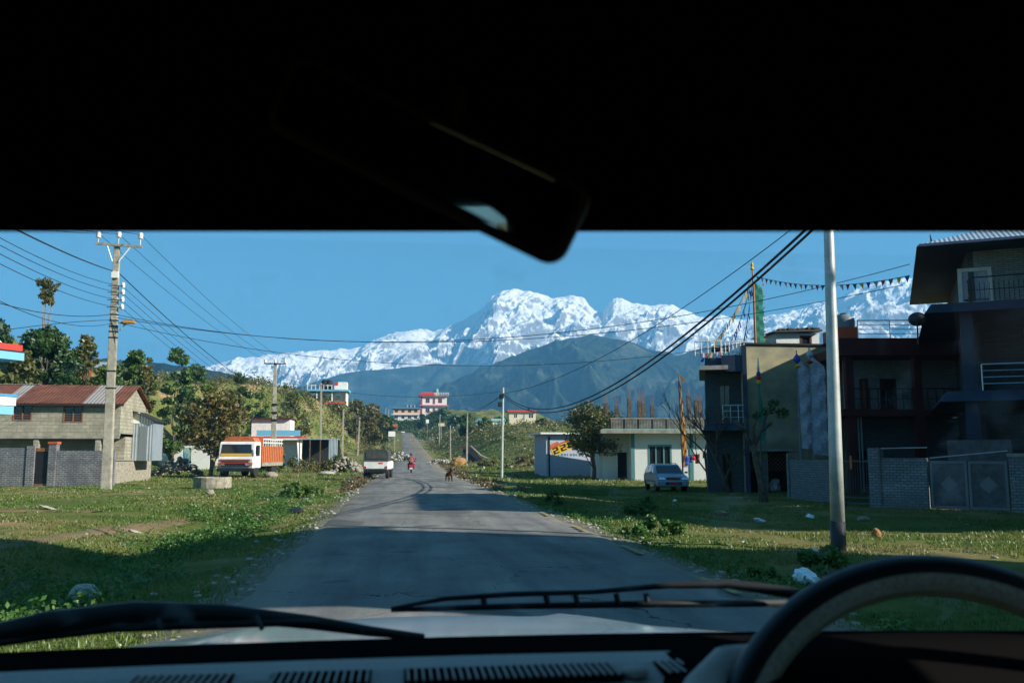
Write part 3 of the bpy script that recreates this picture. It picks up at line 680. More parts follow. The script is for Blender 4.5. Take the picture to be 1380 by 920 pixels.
# rear view mirror
mc = PY(574, 214, .50); mir = thing('rear_view_mirror', None, None); mir.parent = car; mir.location = mc
def rrect(w, h, r, n=6):
    out = []
    for cx, cz, a0 in ((w / 2 - r, h / 2 - r, 0), (-w / 2 + r, h / 2 - r, 90), (-w / 2 + r, -h / 2 + r, 180), (w / 2 - r, -h / 2 + r, 270)):
        for k in range(n + 1):
            a = R_(a0 + 90 * k / n); out.append((cx + r * math.cos(a), cz + r * math.sin(a)))
    return out
b = MB(); A = rrect(.196, .049, .012); B = rrect(.190, .044, .011); C = rrect(.15, .03, .01)
b.rings([[(x, -.008, z) for x, z in B], [(x, -.006, z) for x, z in A], [(x, .004, z) for x, z in A], [(x, .022, z) for x, z in C]]); b.build('housing', 'mirrorplastic', mir, smooth=False)
b = MB(); vs = rrect(.184, .038, .009); b.rings([[(x, -.0082 - .0, z) for x, z in vs], [(x, -.0090 - .0006 * (1 - (x / .1) ** 2), z) for x, z in vs]]); b.build('mirror_glass', 'mirrorglass', mir)
b = MB(); b.tube([(.0, .015, .0), (-.02, .05, .06), (-.03, .10, .12)], .008, 8); b.build('stalk', 'mirrorplastic', mir)
mir.rotation_euler = (R_(MIRX := 8.4), R_(27.5), R_(-14))
# bonnet
b = MB(); NB = 33; rows = []
for j in range(22):
    v = j / 21; row = []
    for i in range(NB):
        u = -1 + 2 * i / (NB - 1)
        y = 1.10 + .78 * v - .16 * v * u ** 4 ; x = .06 + u * (.72 - .10 * v)
        z = 1.317 - .094 * v ** 1.2 - .045 * u ** 2 * (.6 + .4 * v) - .10 * max(0, abs(u) - .86) / .14 * .8
        z += .010 * math.exp(-((abs(u) - .45) / .06) ** 2) * min(1, v * 4)
        row.append((x, y, z))
    rows.append(row)
front = [(p[0], p[1] + .04, p[2] - .12) for p in rows[-1]]; front2 = [(p[0], p[1] + .03, p[2] - .5) for p in rows[-1]]
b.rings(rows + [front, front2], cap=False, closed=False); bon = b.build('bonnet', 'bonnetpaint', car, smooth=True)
b = MB(); b.box(-.78, .88, .99, 1.13, 1.20, 1.285); b.build('cowl', 'wiper', car)
for x, y, a, l in ((.0, 1.35, 70, .10), (.10, 1.30, 10, .14), (.22, 1.34, 15, .12), (-.16, 1.33, 60, .10), (.33, 1.30, -20, .10)):
    pass
# wipers
def P_(px, py, y): return PY(px, py, y)
wp = MB(); pts = [P_(-60, 862, .99), P_(60, 838, 1.0), P_(180, 824, 1.01), P_(300, 825, 1.02), P_(420, 838, 1.03), P_(500, 850, 1.03), P_(572, 858, 1.03)]
wp.tube(pts, [.008, .012, .012, .010, .008, .006, .004], 6); w1 = wp.build('wiper', 'wiper', car, smooth=True)
b = MB(); b.tube([P_(-60, 872, .985), P_(60, 856, 1.0), P_(150, 846, 1.0), P_(250, 842, 1.01), P_(400, 838, 1.02), P_(430, 838, 1.02)], [.006, .005, .005, .005, .004, .003], 6); b.build('wiper_arm', 'wiper', w1, smooth=True)
for px in (140, 210, 345): b = MB(); b.tube([P_(px, 824 if px < 320 else 829, 1.01), P_(px + 8, 847, 1.0)], .003, 5); b.build('clip', 'wiper', w1)
wp = MB(); wp.tube([P_(527, 821, 1.06), P_(700, 816, 1.06), P_(880, 813, 1.05), P_(1062, 812, 1.04)], [.003, .004, .0045, .0045], 6); w2 = wp.build('wiper', 'wiper', car, smooth=True)
b = MB(); b.tube([P_(527, 819, 1.06), P_(600, 806, 1.05), P_(690, 800, 1.05), P_(800, 797, 1.05), P_(900, 788, 1.04), P_(980, 786, 1.03), P_(1062, 797, 1.02), P_(1120, 815, 1.0)], [.002, .003, .0035, .003, .004, .006, .007, .008], 6); b.build('wiper_arm', 'wiper', w2, smooth=True)
for px in (650, 735, 775, 830, 870): b = MB(); b.tube([P_(px, 799, 1.05), P_(px + 3, 815, 1.05)], .0035, 5); b.build('clip', 'wiper', w2)
# ================================================================== LEFT SIDE
def gp(px, row): return G(px, row)
# ---- block house with the rusty roof
gq = gp(100, 652); YH = gq.y + 1.6
p0 = PY(158, 640, YH); f = Frame((p0.x, YH, h1(p0.x, YH)), 0.0)
bh = thing('block_house', 'cement block house with rusty corrugated roof behind the grey brick wall', 'house', f.o)
zb = f.at(100, 587)[1]; ze = f.at(100, 542)[1]; uL = -16; DEP = 5.2
zr_ = ze + 1.15
def fx(px, row=560, v=0): return f.at(px, row, v)[0]
def fz(row, px=100, v=0): return f.at(px, row, v)[1]
ops = [(fx(17), fx(43), fz(567), fz(546)), (fx(85), fx(112), fz(569), fz(547)), (-13.6, -12.2, fz(567), fz(546))]
b = MB(); b.wall(uL, 0, 0, zb, ze, .16, ops)
b.wall(uL, 0, DEP - .16, 0, ze, .16)
# gable wall on the right with a sloping top
b.hexa([(-.16, .16, zb), (0, .16, zb), (0, DEP - .16, zb), (-.16, DEP - .16, zb), (-.16, .16, ze), (0, .16, ze), (0, DEP - .16, ze), (-.16, DEP - .16, ze)])
b.rings([[(-.16, .0, ze), (-.16, DEP, ze), (-.16, DEP / 2, zr_ - .03)], [(0, .0, ze), (0, DEP, ze), (0, DEP / 2, zr_ - .03)]])
b.box(uL, 0, .16, DEP - .16, zb, zb + .14)
b.build('upper_wall', 'block', bh)
b = MB(); b.box(uL, -.05, 1.3, 1.45, 0, zb); b.box(-.2, -.05, 1.45, DEP - .2, 0, zb)
for u in (-1.2, -4.6, -8, -11.4): b.box(u - .14, u + .14, .05, .33, 0, zb)
b.build('lower_wall', 'block', bh)
b = MB(); b.box(uL, .02, -.03, .0, zb - .16, zb); b.build('beam', 'concrete', bh)
for (a0, a1, z0, z1), sh in zip(ops, (0, 1, 0)):
    wd_ = window(bh, a0, a1, z0, z1, 0, 'rustwood', 'glass', 1, 5, .07, .1)
    if sh:
        b = MB(); b.box(a0 + .1, a1 - .1, .12, .15, z0 + .08, z0 + (z1 - z0) * .66); b.build('curtain', 'white', wd_)
b = MB()
ov = .35; th = .05
for s_, y0, y1 in ((1, -ov, DEP / 2), (1, DEP + ov, DEP / 2)):
    zlo = ze - .02 - (.12 if True else 0); 
    b.rings([[(uL - .3, y0, zlo + .04), (uL - .3, y1, zr_), (uL - .3, y1, zr_ + th), (uL - .3, y0, zlo + .04 + th)], [(.28, y0, zlo + .04), (.28, y1, zr_), (.28, y1, zr_ + th), (.28, y0, zlo + .04 + th)]])
b.build('roof', 'rust', bh)
b = MB(); b.box(uL - .3, .25, -ov - .01, -ov + .03, ze - .22, ze - .09); b.build('fascia', 'dark', bh)
b = MB(); b.box(-11, -5.5, DEP / 2 - .12, DEP / 2 + .12, zr_ + .05, zr_ + .08); b.build('ridge_cap', 'tin', bh)
# tin shed
t = f.side(172, 600, .25)
s0 = PY(174, 600, YH + 2.6); sx0 = s0.x; sx1 = PY(205, 600, YH + 2.6).x; sy = YH + 2.6; zf0 = 1.55 + (612 - 620) / F * sy * 1.0; zt = PY(190, 556, sy).z
shd = thing('tin_shed', 'silver corrugated tin shed against the gable of the block house', 'shed', (sx0, sy, zf0))
b = MB(); wd = sx1 - sx0; hh = zt - zf0
b.hexa([(0, 0, 0), (wd, 0, 0), (wd, 2.4, 0), (0, 2.4, 0), (0, 0, hh + .15), (wd, 0, hh - .5), (wd, 2.4, hh - .5), (0, 2.4, hh + .15)]); b.build('sheet_wall', 'tin', shd)
b = MB(); b.hexa([(-.15, -.25, hh + .21), (wd + .2, -.25, hh - .55), (wd + .2, 2.6, hh - .55), (-.15, 2.6, hh + .21), (-.15, -.25, hh + .25), (wd + .2, -.25, hh - .51), (wd + .2, 2.6, hh - .51), (-.15, 2.6, hh + .25)]); b.build('roof', 'dark', shd)
b = MB(); b.box(wd * .42, wd * .72, -.02, .02, .0, hh * .72); b.build('door', 'tank', shd)
b = MB(); b.box(.05, wd * .4, -.03, .01, hh - .65, hh + .02); b.build('loose_sheet', 'white', shd)
# stone plinth
q0, q1 = gp(150, 652), gp(203, 646)
sp = thing('stone_plinth', 'low rubble stone retaining wall under the tin shed', 'wall', (q0.x, q0.y, q0.z))
b = MB(); L_ = (q1 - q0).length; b.box(0, L_, 0, .5, -.3, zf0 - q0.z + .02); o = b.build('masonry', 'rubble', sp, bevel=.05); sp.rotation_euler.z = math.atan2(q1.y - q0.y, q1.x - q0.x)
b = MB(); b.box(-.03, L_ + .03, -.04, .55, zf0 - q0.z + .02, zf0 - q0.z + .08); b.build('coping', 'concrete', sp)
# compound wall with gate
w0 = gp(-70, 655); w1 = gp(152, 654); ang = math.atan2(w1.y - w0.y, w1.x - w0.x); fw = Frame((w0.x, w0.y, w0.z), ang)
cw = thing('brick_compound_wall', 'dark grey brick wall in front of the rusty roofed house', 'wall', fw.o, ang)
g0, g1 = fw.at(46, 640)[0], fw.at(63, 640)[0]; ztop = fw.at(100, 607)[1]; ztl = fw.at(20, 603)[1]; Lw = (w1 - w0).length
b = MB(); b.box(0, g0 - .45, 0, .22, -.4, ztl); b.build('wall_length', 'greybrick', cw, bevel=.012)
b = MB(); b.box(g1 + .45, Lw, 0, .22, -.4, ztop); b.build('wall_length', 'greybrick', cw, bevel=.012)
for a in (g0 - .45, g1 + .03):
    b = MB(); b.box(a, a + .42, -.06, .30, -.4, fw.at(70, 598)[1] - (.1 if a < g0 else 0)); b.build('pier', 'greybrick', cw, bevel=.012)
b = MB(); b.box(g1 + .0, g1 + .50, -.1, .34, fw.at(70, 598)[1], fw.at(70, 598)[1] + .12); b.build('pier_cap', 'terracotta', cw)
b = MB(); b.box(g0 - .02, g1 + .02, .06, .11, -.05, fw.at(55, 608)[1]); b.build('gate', 'ironblack', cw)
b = MB(); b.box(g0 - .02, g1 + .02, .04, .13, fw.at(55, 608)[1], fw.at(55, 608)[1] + .18); b.box(g0, g1, .04, .058, -.02, .12); b.build('gate_rail', 'rustwood', cw)
# ---- striped shop awnings at the left edge
ya = 27.0
e = PY(33, 476, ya); e2 = PY(28, 487, ya)
aw = thing('shop_building', 'white, red and blue striped slab edges of a shop at the far left', 'building', (e.x, ya, h1(e.x, ya)), R_(60))
zg = h1(e.x, ya); zt_, zr2, zbk, zbl = [PY(10, r_, ya).z - zg for r_ in (440, 458, 466, 470)]
Zb = PY(28, 486, ya).z - zg; Zt = PY(28, 462, ya).z - zg
hgt = Zt - Zb
for nm, mt, a, c, o_ in (('slab_edge', 'skyblue', 0, .42, 0), ('slab_edge', 'black', .42, .52, .02), ('slab_edge', 'red', .52, .86, .04), ('slab_edge', 'white', .86, 1.9, .0)):
    b = MB(); b.hexa([(-7, -.0 + o_, Zb + hgt * a), (0 - o_ - max(0, c - 1) * .8, o_, Zb + hgt * a), (0 - o_ - max(0, c - 1) * .8, 6, Zb + hgt * a), (-7, 6, Zb + hgt * a), (-7, o_, Zb + hgt * c), (0 - o_ - max(0, c - 1) * 1.6, o_, Zb + hgt * c), (0 - o_ - max(0, c - 1) * 1.6, 6, Zb + hgt * c), (-7, 6, Zb + hgt * c)]); b.build(nm, mt, aw)
l0 = PY(17, 559, ya).z - zg; l1 = PY(17, 547, ya).z - zg; l2 = PY(17, 530, ya).z - zg; lx = PY(17, 550, ya).x - e.x
b = MB(); b.box(-7, lx, 0, 6, l0, l1); b.build('awning_edge', 'skyblue', aw)
b = MB(); b.box(-7, lx + .03, -.03, 6, l1, l2 - .12); b.build('awning_edge', 'white', aw)
b = MB(); b.box(-7, lx + .05, -.05, 6.03, l2 - .12, l2 - .04); b.build('awning_trim', 'blue', aw)
b = MB(); b.wall(-8, -1.6, 1.2, -.3, Zb, .2, [(-6.6, -5.5, .0, 2.1), (-4.4, -3.0, .9, 2.1), (-6, -4.6, l2 + .5, l2 + 1.5)]); b.box(-1.8, -1.6, 1.4, 6, -.3, Zb); b.build('wall', 'white', aw)
# ---- poles
def concrete_pole(label, pb, ptop_px, wb, wt, arm=None, group=None, extra=None, mat='pole', name='utility_pole', round_=False, lean=True):
    top = PY(ptop_px[0], ptop_px[1], pb.y); t_ = thing(name, label, 'pole', pb, 0, group); d = top - pb
    b = MB()
    if round_: b.tube([(0, 0, -.4), (d.x * .5, 0, d.z * .5), (d.x, 0, d.z)], [wb / 2, (wb + wt) / 4, wt / 2], 10)
    else:
        rr = []
        for k in range(7):
            q = k / 6; ww = (wb * (1 - q) + wt * q) / 2; zz = -.4 * (k == 0) + d.z * q; ox = d.x * q
            rr.append([(ox - ww, -ww * .7, zz), (ox + ww, -ww * .7, zz), (ox + ww, ww * .7, zz), (ox - ww, ww * .7, zz)])
        b.rings(rr)
    b.build('shaft', mat, t_, bevel=0 if round_ else .02)
    return t_, top, d
def insulator(parent, p, s=1, name='insulator'):
    b = MB(); b.lathe([(.02 * s, 0), (.05 * s, .02 * s), (.10 * s, .05 * s), (.06 * s, .09 * s), (.10 * s, .13 * s), (.07 * s, .18 * s), (.085 * s, .22 * s), (.03 * s, .26 * s)], p, 10); return b.build(name, 'insul', parent, smooth=True)
PA = gp(143, 659)
tA, topA, dA = concrete_pole('tall concrete utility pole with three-insulator cross-arm before the cement block house', PA, (158, 332), .46, .27)
def armz(row): return PY(158, row, PA.y).z - PA.z
za = armz(333); xL = PY(130, 333, PA.y).x - PA.x; xR = PY(193, 333, PA.y).x - PA.x
b = MB(); b.hexa([(xL, -.2, za + .06), (xR, -.2, za - .04), (xR, -.12, za - .04), (xL, -.12, za + .06), (xL, -.2, za + .17), (xR, -.2, za + .07), (xR, -.12, za + .07), (xL, -.12, za + .17)]); arm_ = b.build('cross_arm', 'rubble', tA)
for k, u in enumerate((xL + .12, dA.x + .1, xR - .1)):
    b = MB(); b.tube([(u, -.16, za + .1), (u, -.16, za + .42)], .025, 6); b.build('pin', 'steel', arm_)
    insulator(arm_, (u, -.16, za + .38 + (.05 if k == 1 else 0)), 1.35)
b = MB(); b.tube([(xL + .55, -.16, za + .05), (dA.x - .15, -.14, za - .75)], .03, 5); b.build('brace', 'insul', tA)
b = MB(); b.tube([(xR - .55, -.16, za + .0), (dA.x + .15, -.14, za - .75)], .03, 5); b.build('brace', 'insul', tA)
b = MB(); b.box(dA.x - .16, dA.x + .20, -.22, -.12, za - 1.6, za - 1.25); b.build('number_plate', 'insul', tA, bevel=.02)
for r_ in (386, 395, 405, 415):
    z_ = armz(r_); insulator(tA, (dA.x * .75 + .38, -.1, z_ - .1), 1.1)
    b = MB(); b.tube([(dA.x * .75 - .3, -.2, z_), (dA.x * .75 + .42, -.2, z_)], .018, 5); b.build('bracket', 'ironblack', tA)
for r_ in (424, 432, 440, 447, 455, 500, 523):
    z_ = armz(r_); q = z_ / dA.z; ww = .24 * (1 - q) + .145 * q; b = MB(); b.rings([[(dA.x * q + ww * a * 1.06, ww * .75 * c_, z_ + dz) for a, c_ in ((-1, -1), (1, -1), (1, 1), (-1, 1))] for dz in (-.03, .03)]); b.build('cable_wrap', 'ironblack', tA)
lp = [(PY(162, 447, PA.y) - PA), (PY(170, 438, PA.y) - PA), (PY(176, 434, PA.y) - PA)]
b = MB(); b.tube([(p.x, -.2, p.z) for p in lp], .035, 6); lam = b.build('lamp_arm', 'steel', tA)
b = MB(); c_ = lp[-1]; b.frustum((c_.x - .42, c_.x + .28, -.36, -.04, c_.z - .10), (c_.x - .2, c_.x + .2, -.28, -.1, c_.z + .10)); b.build('lamp_head', 'straw', lam, bevel=.02)
PB = gp(368, 632)
tB, topB, dB = concrete_pole('grey concrete utility pole with thin cross-arm right beside the orange truck', PB, (371, 489), .55, .30)
zB = dB.z - .15; b = MB(); b.box(dB.x - 1.15, dB.x + 1.15, -.2, -.1, zB, zB + .12); aB = b.build('cross_arm', 'ironblack', tB)
for u in (-1.05, 0, 1.05): insulator(aB, (dB.x + u, -.15, zB + .1), 1.6)
for r_ in (545, 556, 566):
    b = MB(); z_ = PY(371, r_, PB.y).z - PB.z; b.box(dB.x * .6 - .3, dB.x * .6 + .3, -.25, .25, z_ - .12, z_ + .12); b.build('cable_wrap', 'ironblack', tB, bevel=.04)
other = [(432, 614, 433, 516, .40, .28, 'concrete pole rising before the ridge to the right of the open shed', 1),
         (461, 622, 463, 551, .34, .22, 'bare concrete pole between the open shed and the white jeep', 0),
         (482, 614, 485, 562, .32, .24, 'leaning concrete pole just behind the white jeep', 1),
         (518, 597, 520, 549, .34, .22, 'far left pole of the close pair beside the small roadside board', 0),
         (521, 596, 524, 551, .34, .22, 'far right pole of the close pair beside the small roadside board', 0),
         (592, 603, 593, 560, .32, .22, 'thin pole on the right verge below the pink house', 0),
         (629, 629, 630, 556, .24, .16, 'slim pale pole on the right verge beside the dark pit', 0),
         (607, 622, 607, 573, .20, .16, 'short thin white pole left of the slim pale pole', 0)]
polepts = {}
for i, (bx, br, tx, tr, wb, wt, lb, arm) in enumerate(other):
    base = gp(bx, br); t_, tp, d_ = concrete_pole(lb, base, (tx, tr), wb, wt); polepts[i] = tp
    if arm:
        b = MB(); b.box(d_.x - .9, d_.x + .9, -.15, -.07, d_.z - .5, d_.z - .4); b.build('cross_arm', 'ironblack', t_)
PG = gp(676, 644)
tG, topG, dG = concrete_pole('white-topped grey metal pole on the right verge carrying two thick cables', PG, (678, 522), .22, .17, name='utility_pole', round_=True, mat='steel')
b = MB(); z_ = dG.z - .6; b.box(-.18, .14, -.2, .2, z_ - .25, z_ + .1); b.build('cable_clamp', 'ironblack', tG, bevel=.03)
b = MB(); z_ = dG.z - 1.25; b.box(-.28, .02, -.15, .15, z_ - .2, z_ + .15); b.build('junction_box', 'ironblack', tG, bevel=.03)
# tall steel lamp pole in front, right
PS = gp(1130, 741); tp = PY(1116.5, 300, PS.y)
sp_ = thing('steel_pole', 'tall silver steel lamp post with dark tarred foot on the right verge', 'lamp post', PS); d_ = tp - PS
def sp_at(q): return (d_.x * q, 0, d_.z * q)
def srad(q): return .128 * (1 - q) + .088 * q
b = MB(); b.tube([sp_at(q) for q in (.085, .3, .6, 1.0, 1.45)], [srad(q) for q in (.085, .3, .6, 1.0, 1.45)], 20); b.build('shaft', 'steel', sp_, smooth=True)
b = MB(); b.tube([(0, 0, -.3), sp_at(.085)], [.135, .131], 20); b.build('tarred_foot', 'tar', sp_, smooth=True)
b = MB(); b.tube([sp_at(1.45), (d_.x * 1.45 - .6, .3, d_.z * 1.45 + .5), (d_.x * 1.45 - 1.5, .8, d_.z * 1.45 + .6)], .04, 8); lm = b.build('lamp_arm', 'steel', sp_)
b = MB(); q = (d_.x * 1.45 - 1.8, .9, d_.z * 1.45 + .6); b.frustum((q[0] - .35, q[0] + .3, q[1] - .14, q[1] + .14, q[2] - .06), (q[0] - .2, q[0] + .2, q[1] - .08, q[1] + .08, q[2] + .08)); b.build('lamp_head', 'steel', lm, bevel=.02)
# ---- cables
def cable(a, c, sag, label, r=.014, group=None, n=26):
    b = MB(); a = Vector(a); c = Vector(c); pts = []
    for k in range(n + 1):
        t = k / n; p = a.lerp(c, t); p.z -= 4 * sag * t * (1 - t); pts.append(p - a)
    b.tube(pts, r, 5); o = b.build('overhead_cable', 'cable'); o.location = a; return tag(o, label, 'cable', group)
def PPA(px, row, dy=0): return PY(px, row, PA.y + dy)
armL = [PA + Vector((u, -.16, za + .62)) for u in (xL + .12, dA.x + .1, xR - .1)]
armB = [PB + Vector((dB.x + u, -.15, zB + .45)) for u in (-1.05, 0, 1.05)]
nm3 = ('left', 'middle', 'right')
for k in range(3):
    cable(armL[k], armB[k], .5, 'thin wire from the %s insulator of the tall pole down to the next pole' % nm3[k], .013, 'high wires')
    q = PY((104, 128, 160)[k] - 0, (309, 308, 307)[k], PA.y - 3); dd = (q - armL[k]); cable(armL[k], armL[k] + dd * 9, .4, 'thin wire from the %s insulator of the tall pole towards us' % nm3[k], .013, 'high wires')
lows = [(0, 321, 386), (0, 340, 395), (0, 352, 405), (0, 366, 415)]
for k, (px, row, ra) in enumerate(lows):
    a = PA + Vector((dA.x * .75 + .36, -.1, armz(ra))); q = PY(-30, (304, 314, 326, 340)[k], 24)
    cable(a, q, .25, 'wire from the %s rack insulator of the tall pole up to the left' % ('first', 'second', 'third', 'fourth')[k], .012, 'street wires')
    e = PB + Vector((dB.x * .6 + .3, 0, PY(371, (543, 550, 556, 562)[k], PB.y).z - PB.z)); cable(a, e, .6, 'wire from the %s rack insulator of the tall pole to the next pole' % ('first', 'second', 'third', 'fourth')[k], .012, 'street wires')
cable(PA + Vector((dA.x - .1, -.2, armz(366))), PY(-10, 293, 22), .1, 'thick dark cable from the tall pole neck up to the left', .026, 'street wires')
cable(PA + Vector((dA.x + .1, -.2, armz(366))), PB + Vector((dB.x, 0, PY(371, 535, PB.y).z - PB.z)), .7, 'thick dark cable from the tall pole neck to the next pole', .026, 'street wires')
cable(PA + Vector((dA.x * .6, -.2, armz(424))), PY(-40, 396, 30), .35, 'service wire leaving the tall pole wrap flatly to the left', .016)
cable(PA + Vector((dA.x * .6, -.2, armz(432))), PY(-40, 452, 30), -.1, 'service wire leaving the tall pole wrap down to the left', .014)
cable(PA + Vector((dA.x * .6, -.2, armz(436))), PY(-40, 385, 24), .5, 'service wire sagging above the thin tall tree', .012)
cable(PA + Vector((dA.x * .6, -.2, armz(424))), PY(1226, 356, 31), 2.1, 'upper long wire crossing the whole street before the snow peaks', .014, 'long crossing wires')
cable(PA + Vector((dA.x * .6, -.2, armz(428))), PY(1216, 384, 33), 1.75, 'middle long wire crossing the whole street before the snow peaks', .014, 'long crossing wires')
cable(PA + Vector((dA.x * .6, -.2, armz(434))), PY(1004, 462, 41), 1.6, 'lower long wire crossing the street to the roof terrace', .013, 'long crossing wires')
cable(PB + Vector((dB.x, 0, PY(371, 505, PB.y).z - PB.z)), topG + Vector((0, 0, -.3)), 1.2, 'wire crossing from the truck pole to the metal pole', .014)
cG = topG + Vector((0, 0, -.45))
cable(cG, (7.71, 15.75, 5.89), 2.2, 'upper of two thick black cables swooping to the steel lamp post', .030, 'thick cables', 50)
cable(cG + Vector((0, 0, -.12)), (7.74, 15.7, 5.80), 2.28, 'lower of two thick black cables swooping to the steel lamp post', .028, 'thick cables', 50)
cable((7.71, 15.75, 5.89), Vector((7.71, 15.75, 5.89)) + (Vector((7.71, 15.75, 5.89)) - cG) * .2 + Vector((0, 0, 2.2)), .0, 'thick cable end running above the windscreen', .03)
cable(cG, (13.6, 28.8, 9.47), 1.1, 'thin black cable rising from the metal pole to the upper right', .018, None, 40)
cable(cG, polepts[6] + Vector((0, 0, -.3)), .25, 'cable from the metal pole to the slim pale pole', .02)
cable(cG + Vector((0, 0, -.2)), polepts[5] + Vector((0, 0, -.2)), .9, 'cable from the metal pole to the far thin pole', .018)
cable(topB + Vector((0, 0, -.6)), polepts[0] + Vector((0, 0, -.3)), .4, 'wire from the truck pole to the ridge pole', .016)
cable(polepts[0] + Vector((0, 0, -.3)), polepts[2] + Vector((0, 0, -.3)), .5, 'wire from the ridge pole to the leaning pole', .016)
cable(polepts[2] + Vector((0, 0, -.3)), polepts[3] + Vector((0, 0, -.2)), .5, 'wire from the leaning pole to the far close pair', .02)

# ---- truck
def wheel(parent, x, y, z, R, w_, side=1, rimc='steel', nm='wheel'):
    b = MB(); b.lathe([(R * .62, -w_ / 2), (R * .93, -w_ / 2), (R, -w_ * .32), (R, w_ * .32), (R * .93, w_ / 2), (R * .62, w_ / 2)], (x, y, z), 20, 'x'); t_ = b.build(nm, 'tyre', parent, smooth=False)
    b = MB(); b.lathe([(R * .1, w_ * .1 * side), (R * .25, w_ * .46 * side), (R * .40, w_ * .2 * side), (R * .64, w_ * .40 * side)], (x, y, z), 16, 'x'); b.build('rim', rimc, t_); return t_
gT = gp(317, 644)
tk = thing('truck', 'white-cabbed truck with high orange cargo body parked by the tree', 'truck', gT, R_(-9)); tk.scale = (1.12, 1.12, 1.12)
# local: -y is the front facing us; x to the right; width 2.25
Wt = 1.12
b = MB(); b.rings([[(-Wt, y, z), (Wt, y, z)][::1] + [] for y, z in ()], cap=False) if False else None
cabp = [(-.10, .62), (-.14, 1.20), (-.02, 1.30), (.14, 2.15), (.30, 2.27), (1.45, 2.27), (1.5, .62)]
b = MB(); b.rings([[(x * (1 if abs(x) < 1.1 else .985), y, z) for y, z in cabp] for x in (-Wt, -Wt + .04, Wt - .04, Wt)]); cab = b.build('cab', 'white', tk, bevel=.03)
def on_cab(z): return np.interp(z, [.62, 1.2, 1.3, 2.15], [-.10, -.14, -.02, .14])
b = MB(); b.hexa([(-.98, on_cab(1.42) - .02, 1.42), (.98, on_cab(1.42) - .02, 1.42), (.98, on_cab(1.42) + .1, 1.42), (-.98, on_cab(1.42) + .1, 1.42), (-.92, on_cab(2.1) - .02, 2.10), (.92, on_cab(2.1) - .02, 2.10), (.92, on_cab(2.1) + .1, 2.1), (-.92, on_cab(2.1) + .1, 2.1)]); ws = b.build('windscreen', 'glass', cab)
b = MB(); b.hexa([(-.98, on_cab(1.42) - .035, 1.40), (.98, on_cab(1.42) - .035, 1.40), (.98, .05, 1.40), (-.98, .05, 1.40), (-.97, on_cab(1.56) - .035, 1.53), (.97, on_cab(1.56) - .035, 1.53), (.97, .05, 1.53), (-.97, .05, 1.53)]); b.build('screen_sticker', 'yellow', ws)
b = MB(); b.box(-.95, .95, -.17, -.10, 1.08, 1.17); b.build('grille_stripe', 'red', tk)
b = MB(); b.box(-.85, .85, -.16, -.10, .72, 1.04); gr_ = b.build('grille', 'dark', tk)
b = MB(); b.box(-.95, .95, -.19, -.15, .92, .98); b.build('grille_bar', 'red', gr_)
for s_ in (-1, 1):
    b = MB(); b.box(s_ * .80 - .15, s_ * .80 + .15, -.2, -.12, .78, .93); b.build('headlight', 'chrome', tk, bevel=.02)
    b = MB(); b.box(s_ * 1.04 - .06, s_ * 1.04 + .06, -.2, -.1, .80, .95); b.build('indicator', 'orange', tk)
    b = MB(); b.box(s_ * (Wt + .005) - .01, s_ * (Wt + .005) + .01, .45, 1.15, 1.38, 2.05); b.build('side_window', 'glass', cab)
    b = MB(); b.box(s_ * (Wt + .2) - .06, s_ * (Wt + .2) + .06, -.1, -.04, 1.5, 1.95); b.build('mirror', 'black', tk)
b = MB(); b.box(-1.1, 1.1, -.32, -.12, .42, .62); b.build('bumper', 'ironblack', tk, bevel=.03)
b = MB(); b.box(-.5, .5, .1, 6.2, .5, .75); b.build('chassis', 'ironblack', tk)
b = MB(); b.box(-1.18, 1.18, 1.62, 6.2, .95, 2.0); cg = b.build('cargo_body', 'orange', tk, bevel=.02)
b = MB(); b.box(-1.18, 1.18, 1.56, 1.66, .95, 2.62); b.build('headboard', 'orange', tk, bevel=.03)
b = MB()
b.rings([[(-1.0, y, 2.27), (-.8, y, 2.50), (0, y, 2.60), (.9, y, 2.52), (1.05, y, 2.27)] for y in (.35, 1.6)]); b.build('roof_load', 'orange', tk)
for k in range(12):
    y = 1.75 + k * .39
    b = MB(); b.box(1.185, 1.215, y, y + .05, 1.0, 2.0); b.build('stake', 'rustwood', cg)
for zz in (2.2, 2.42): b = MB(); b.box(1.10, 1.16, 1.7, 6.1, zz, zz + .06); b.build('rail', 'white', cg)
for k in range(9):
    y = 1.8 + k * .5; b = MB(); b.box(1.11, 1.15, y, y + .06, 2.0, 2.46); b.build('upright', 'white', cg)
b = MB(); b.box(-1.17, 1.17, 1.6, 6.2, .72, .95); b.build('underframe', 'rubble', tk)
for x, y in ((-.95, .75), (.95, .75), (-.92, 4.6), (.92, 4.6)): wheel(tk, x, y, .46, .46, .28, 1 if x > 0 else -1, 'rubble')
# ---- white jeep with black canvas, seen from behind
gJ = gp(506, 646)
jp = thing('pickup_jeep', 'white open jeep with black canvas hood parked on the left verge, rear to us', 'jeep', gJ, R_(-4))
jw = .80
b = MB(); b.box(-jw, jw, 0, 3.9, .62, 1.14); b.build('body', 'white', jp, bevel=.05)
b = MB(); b.box(-jw + .06, jw - .06, -.03, .0, .68, 1.10); tgb = b.build('tailgate', 'white', jp, bevel=.01)
b = MB(); b.box(.16, .44, -.04, -.028, .98, 1.06); b.build('red_lettering', 'lamp_red', tgb)
for s_ in (-1, 1): b = MB(); b.box(s_ * .66 - .07, s_ * .66 + .07, -.06, -.02, .70, .84); b.build('tail_lamp', 'lamp_red', jp, bevel=.01)
b = MB(); b.rings([[(-jw * .97, y, 1.14), (-jw * .95, y, 1.70), (-jw * .82, y, 1.86), (0, y, 1.90 + .02 * math.sin(y * 5)), (jw * .82, y, 1.86), (jw * .95, y, 1.70), (jw * .97, y, 1.14)] for y in (-.0, .6, 1.2, 1.8, 2.3)]); cv = b.build('canvas_hood', 'canvas', jp)
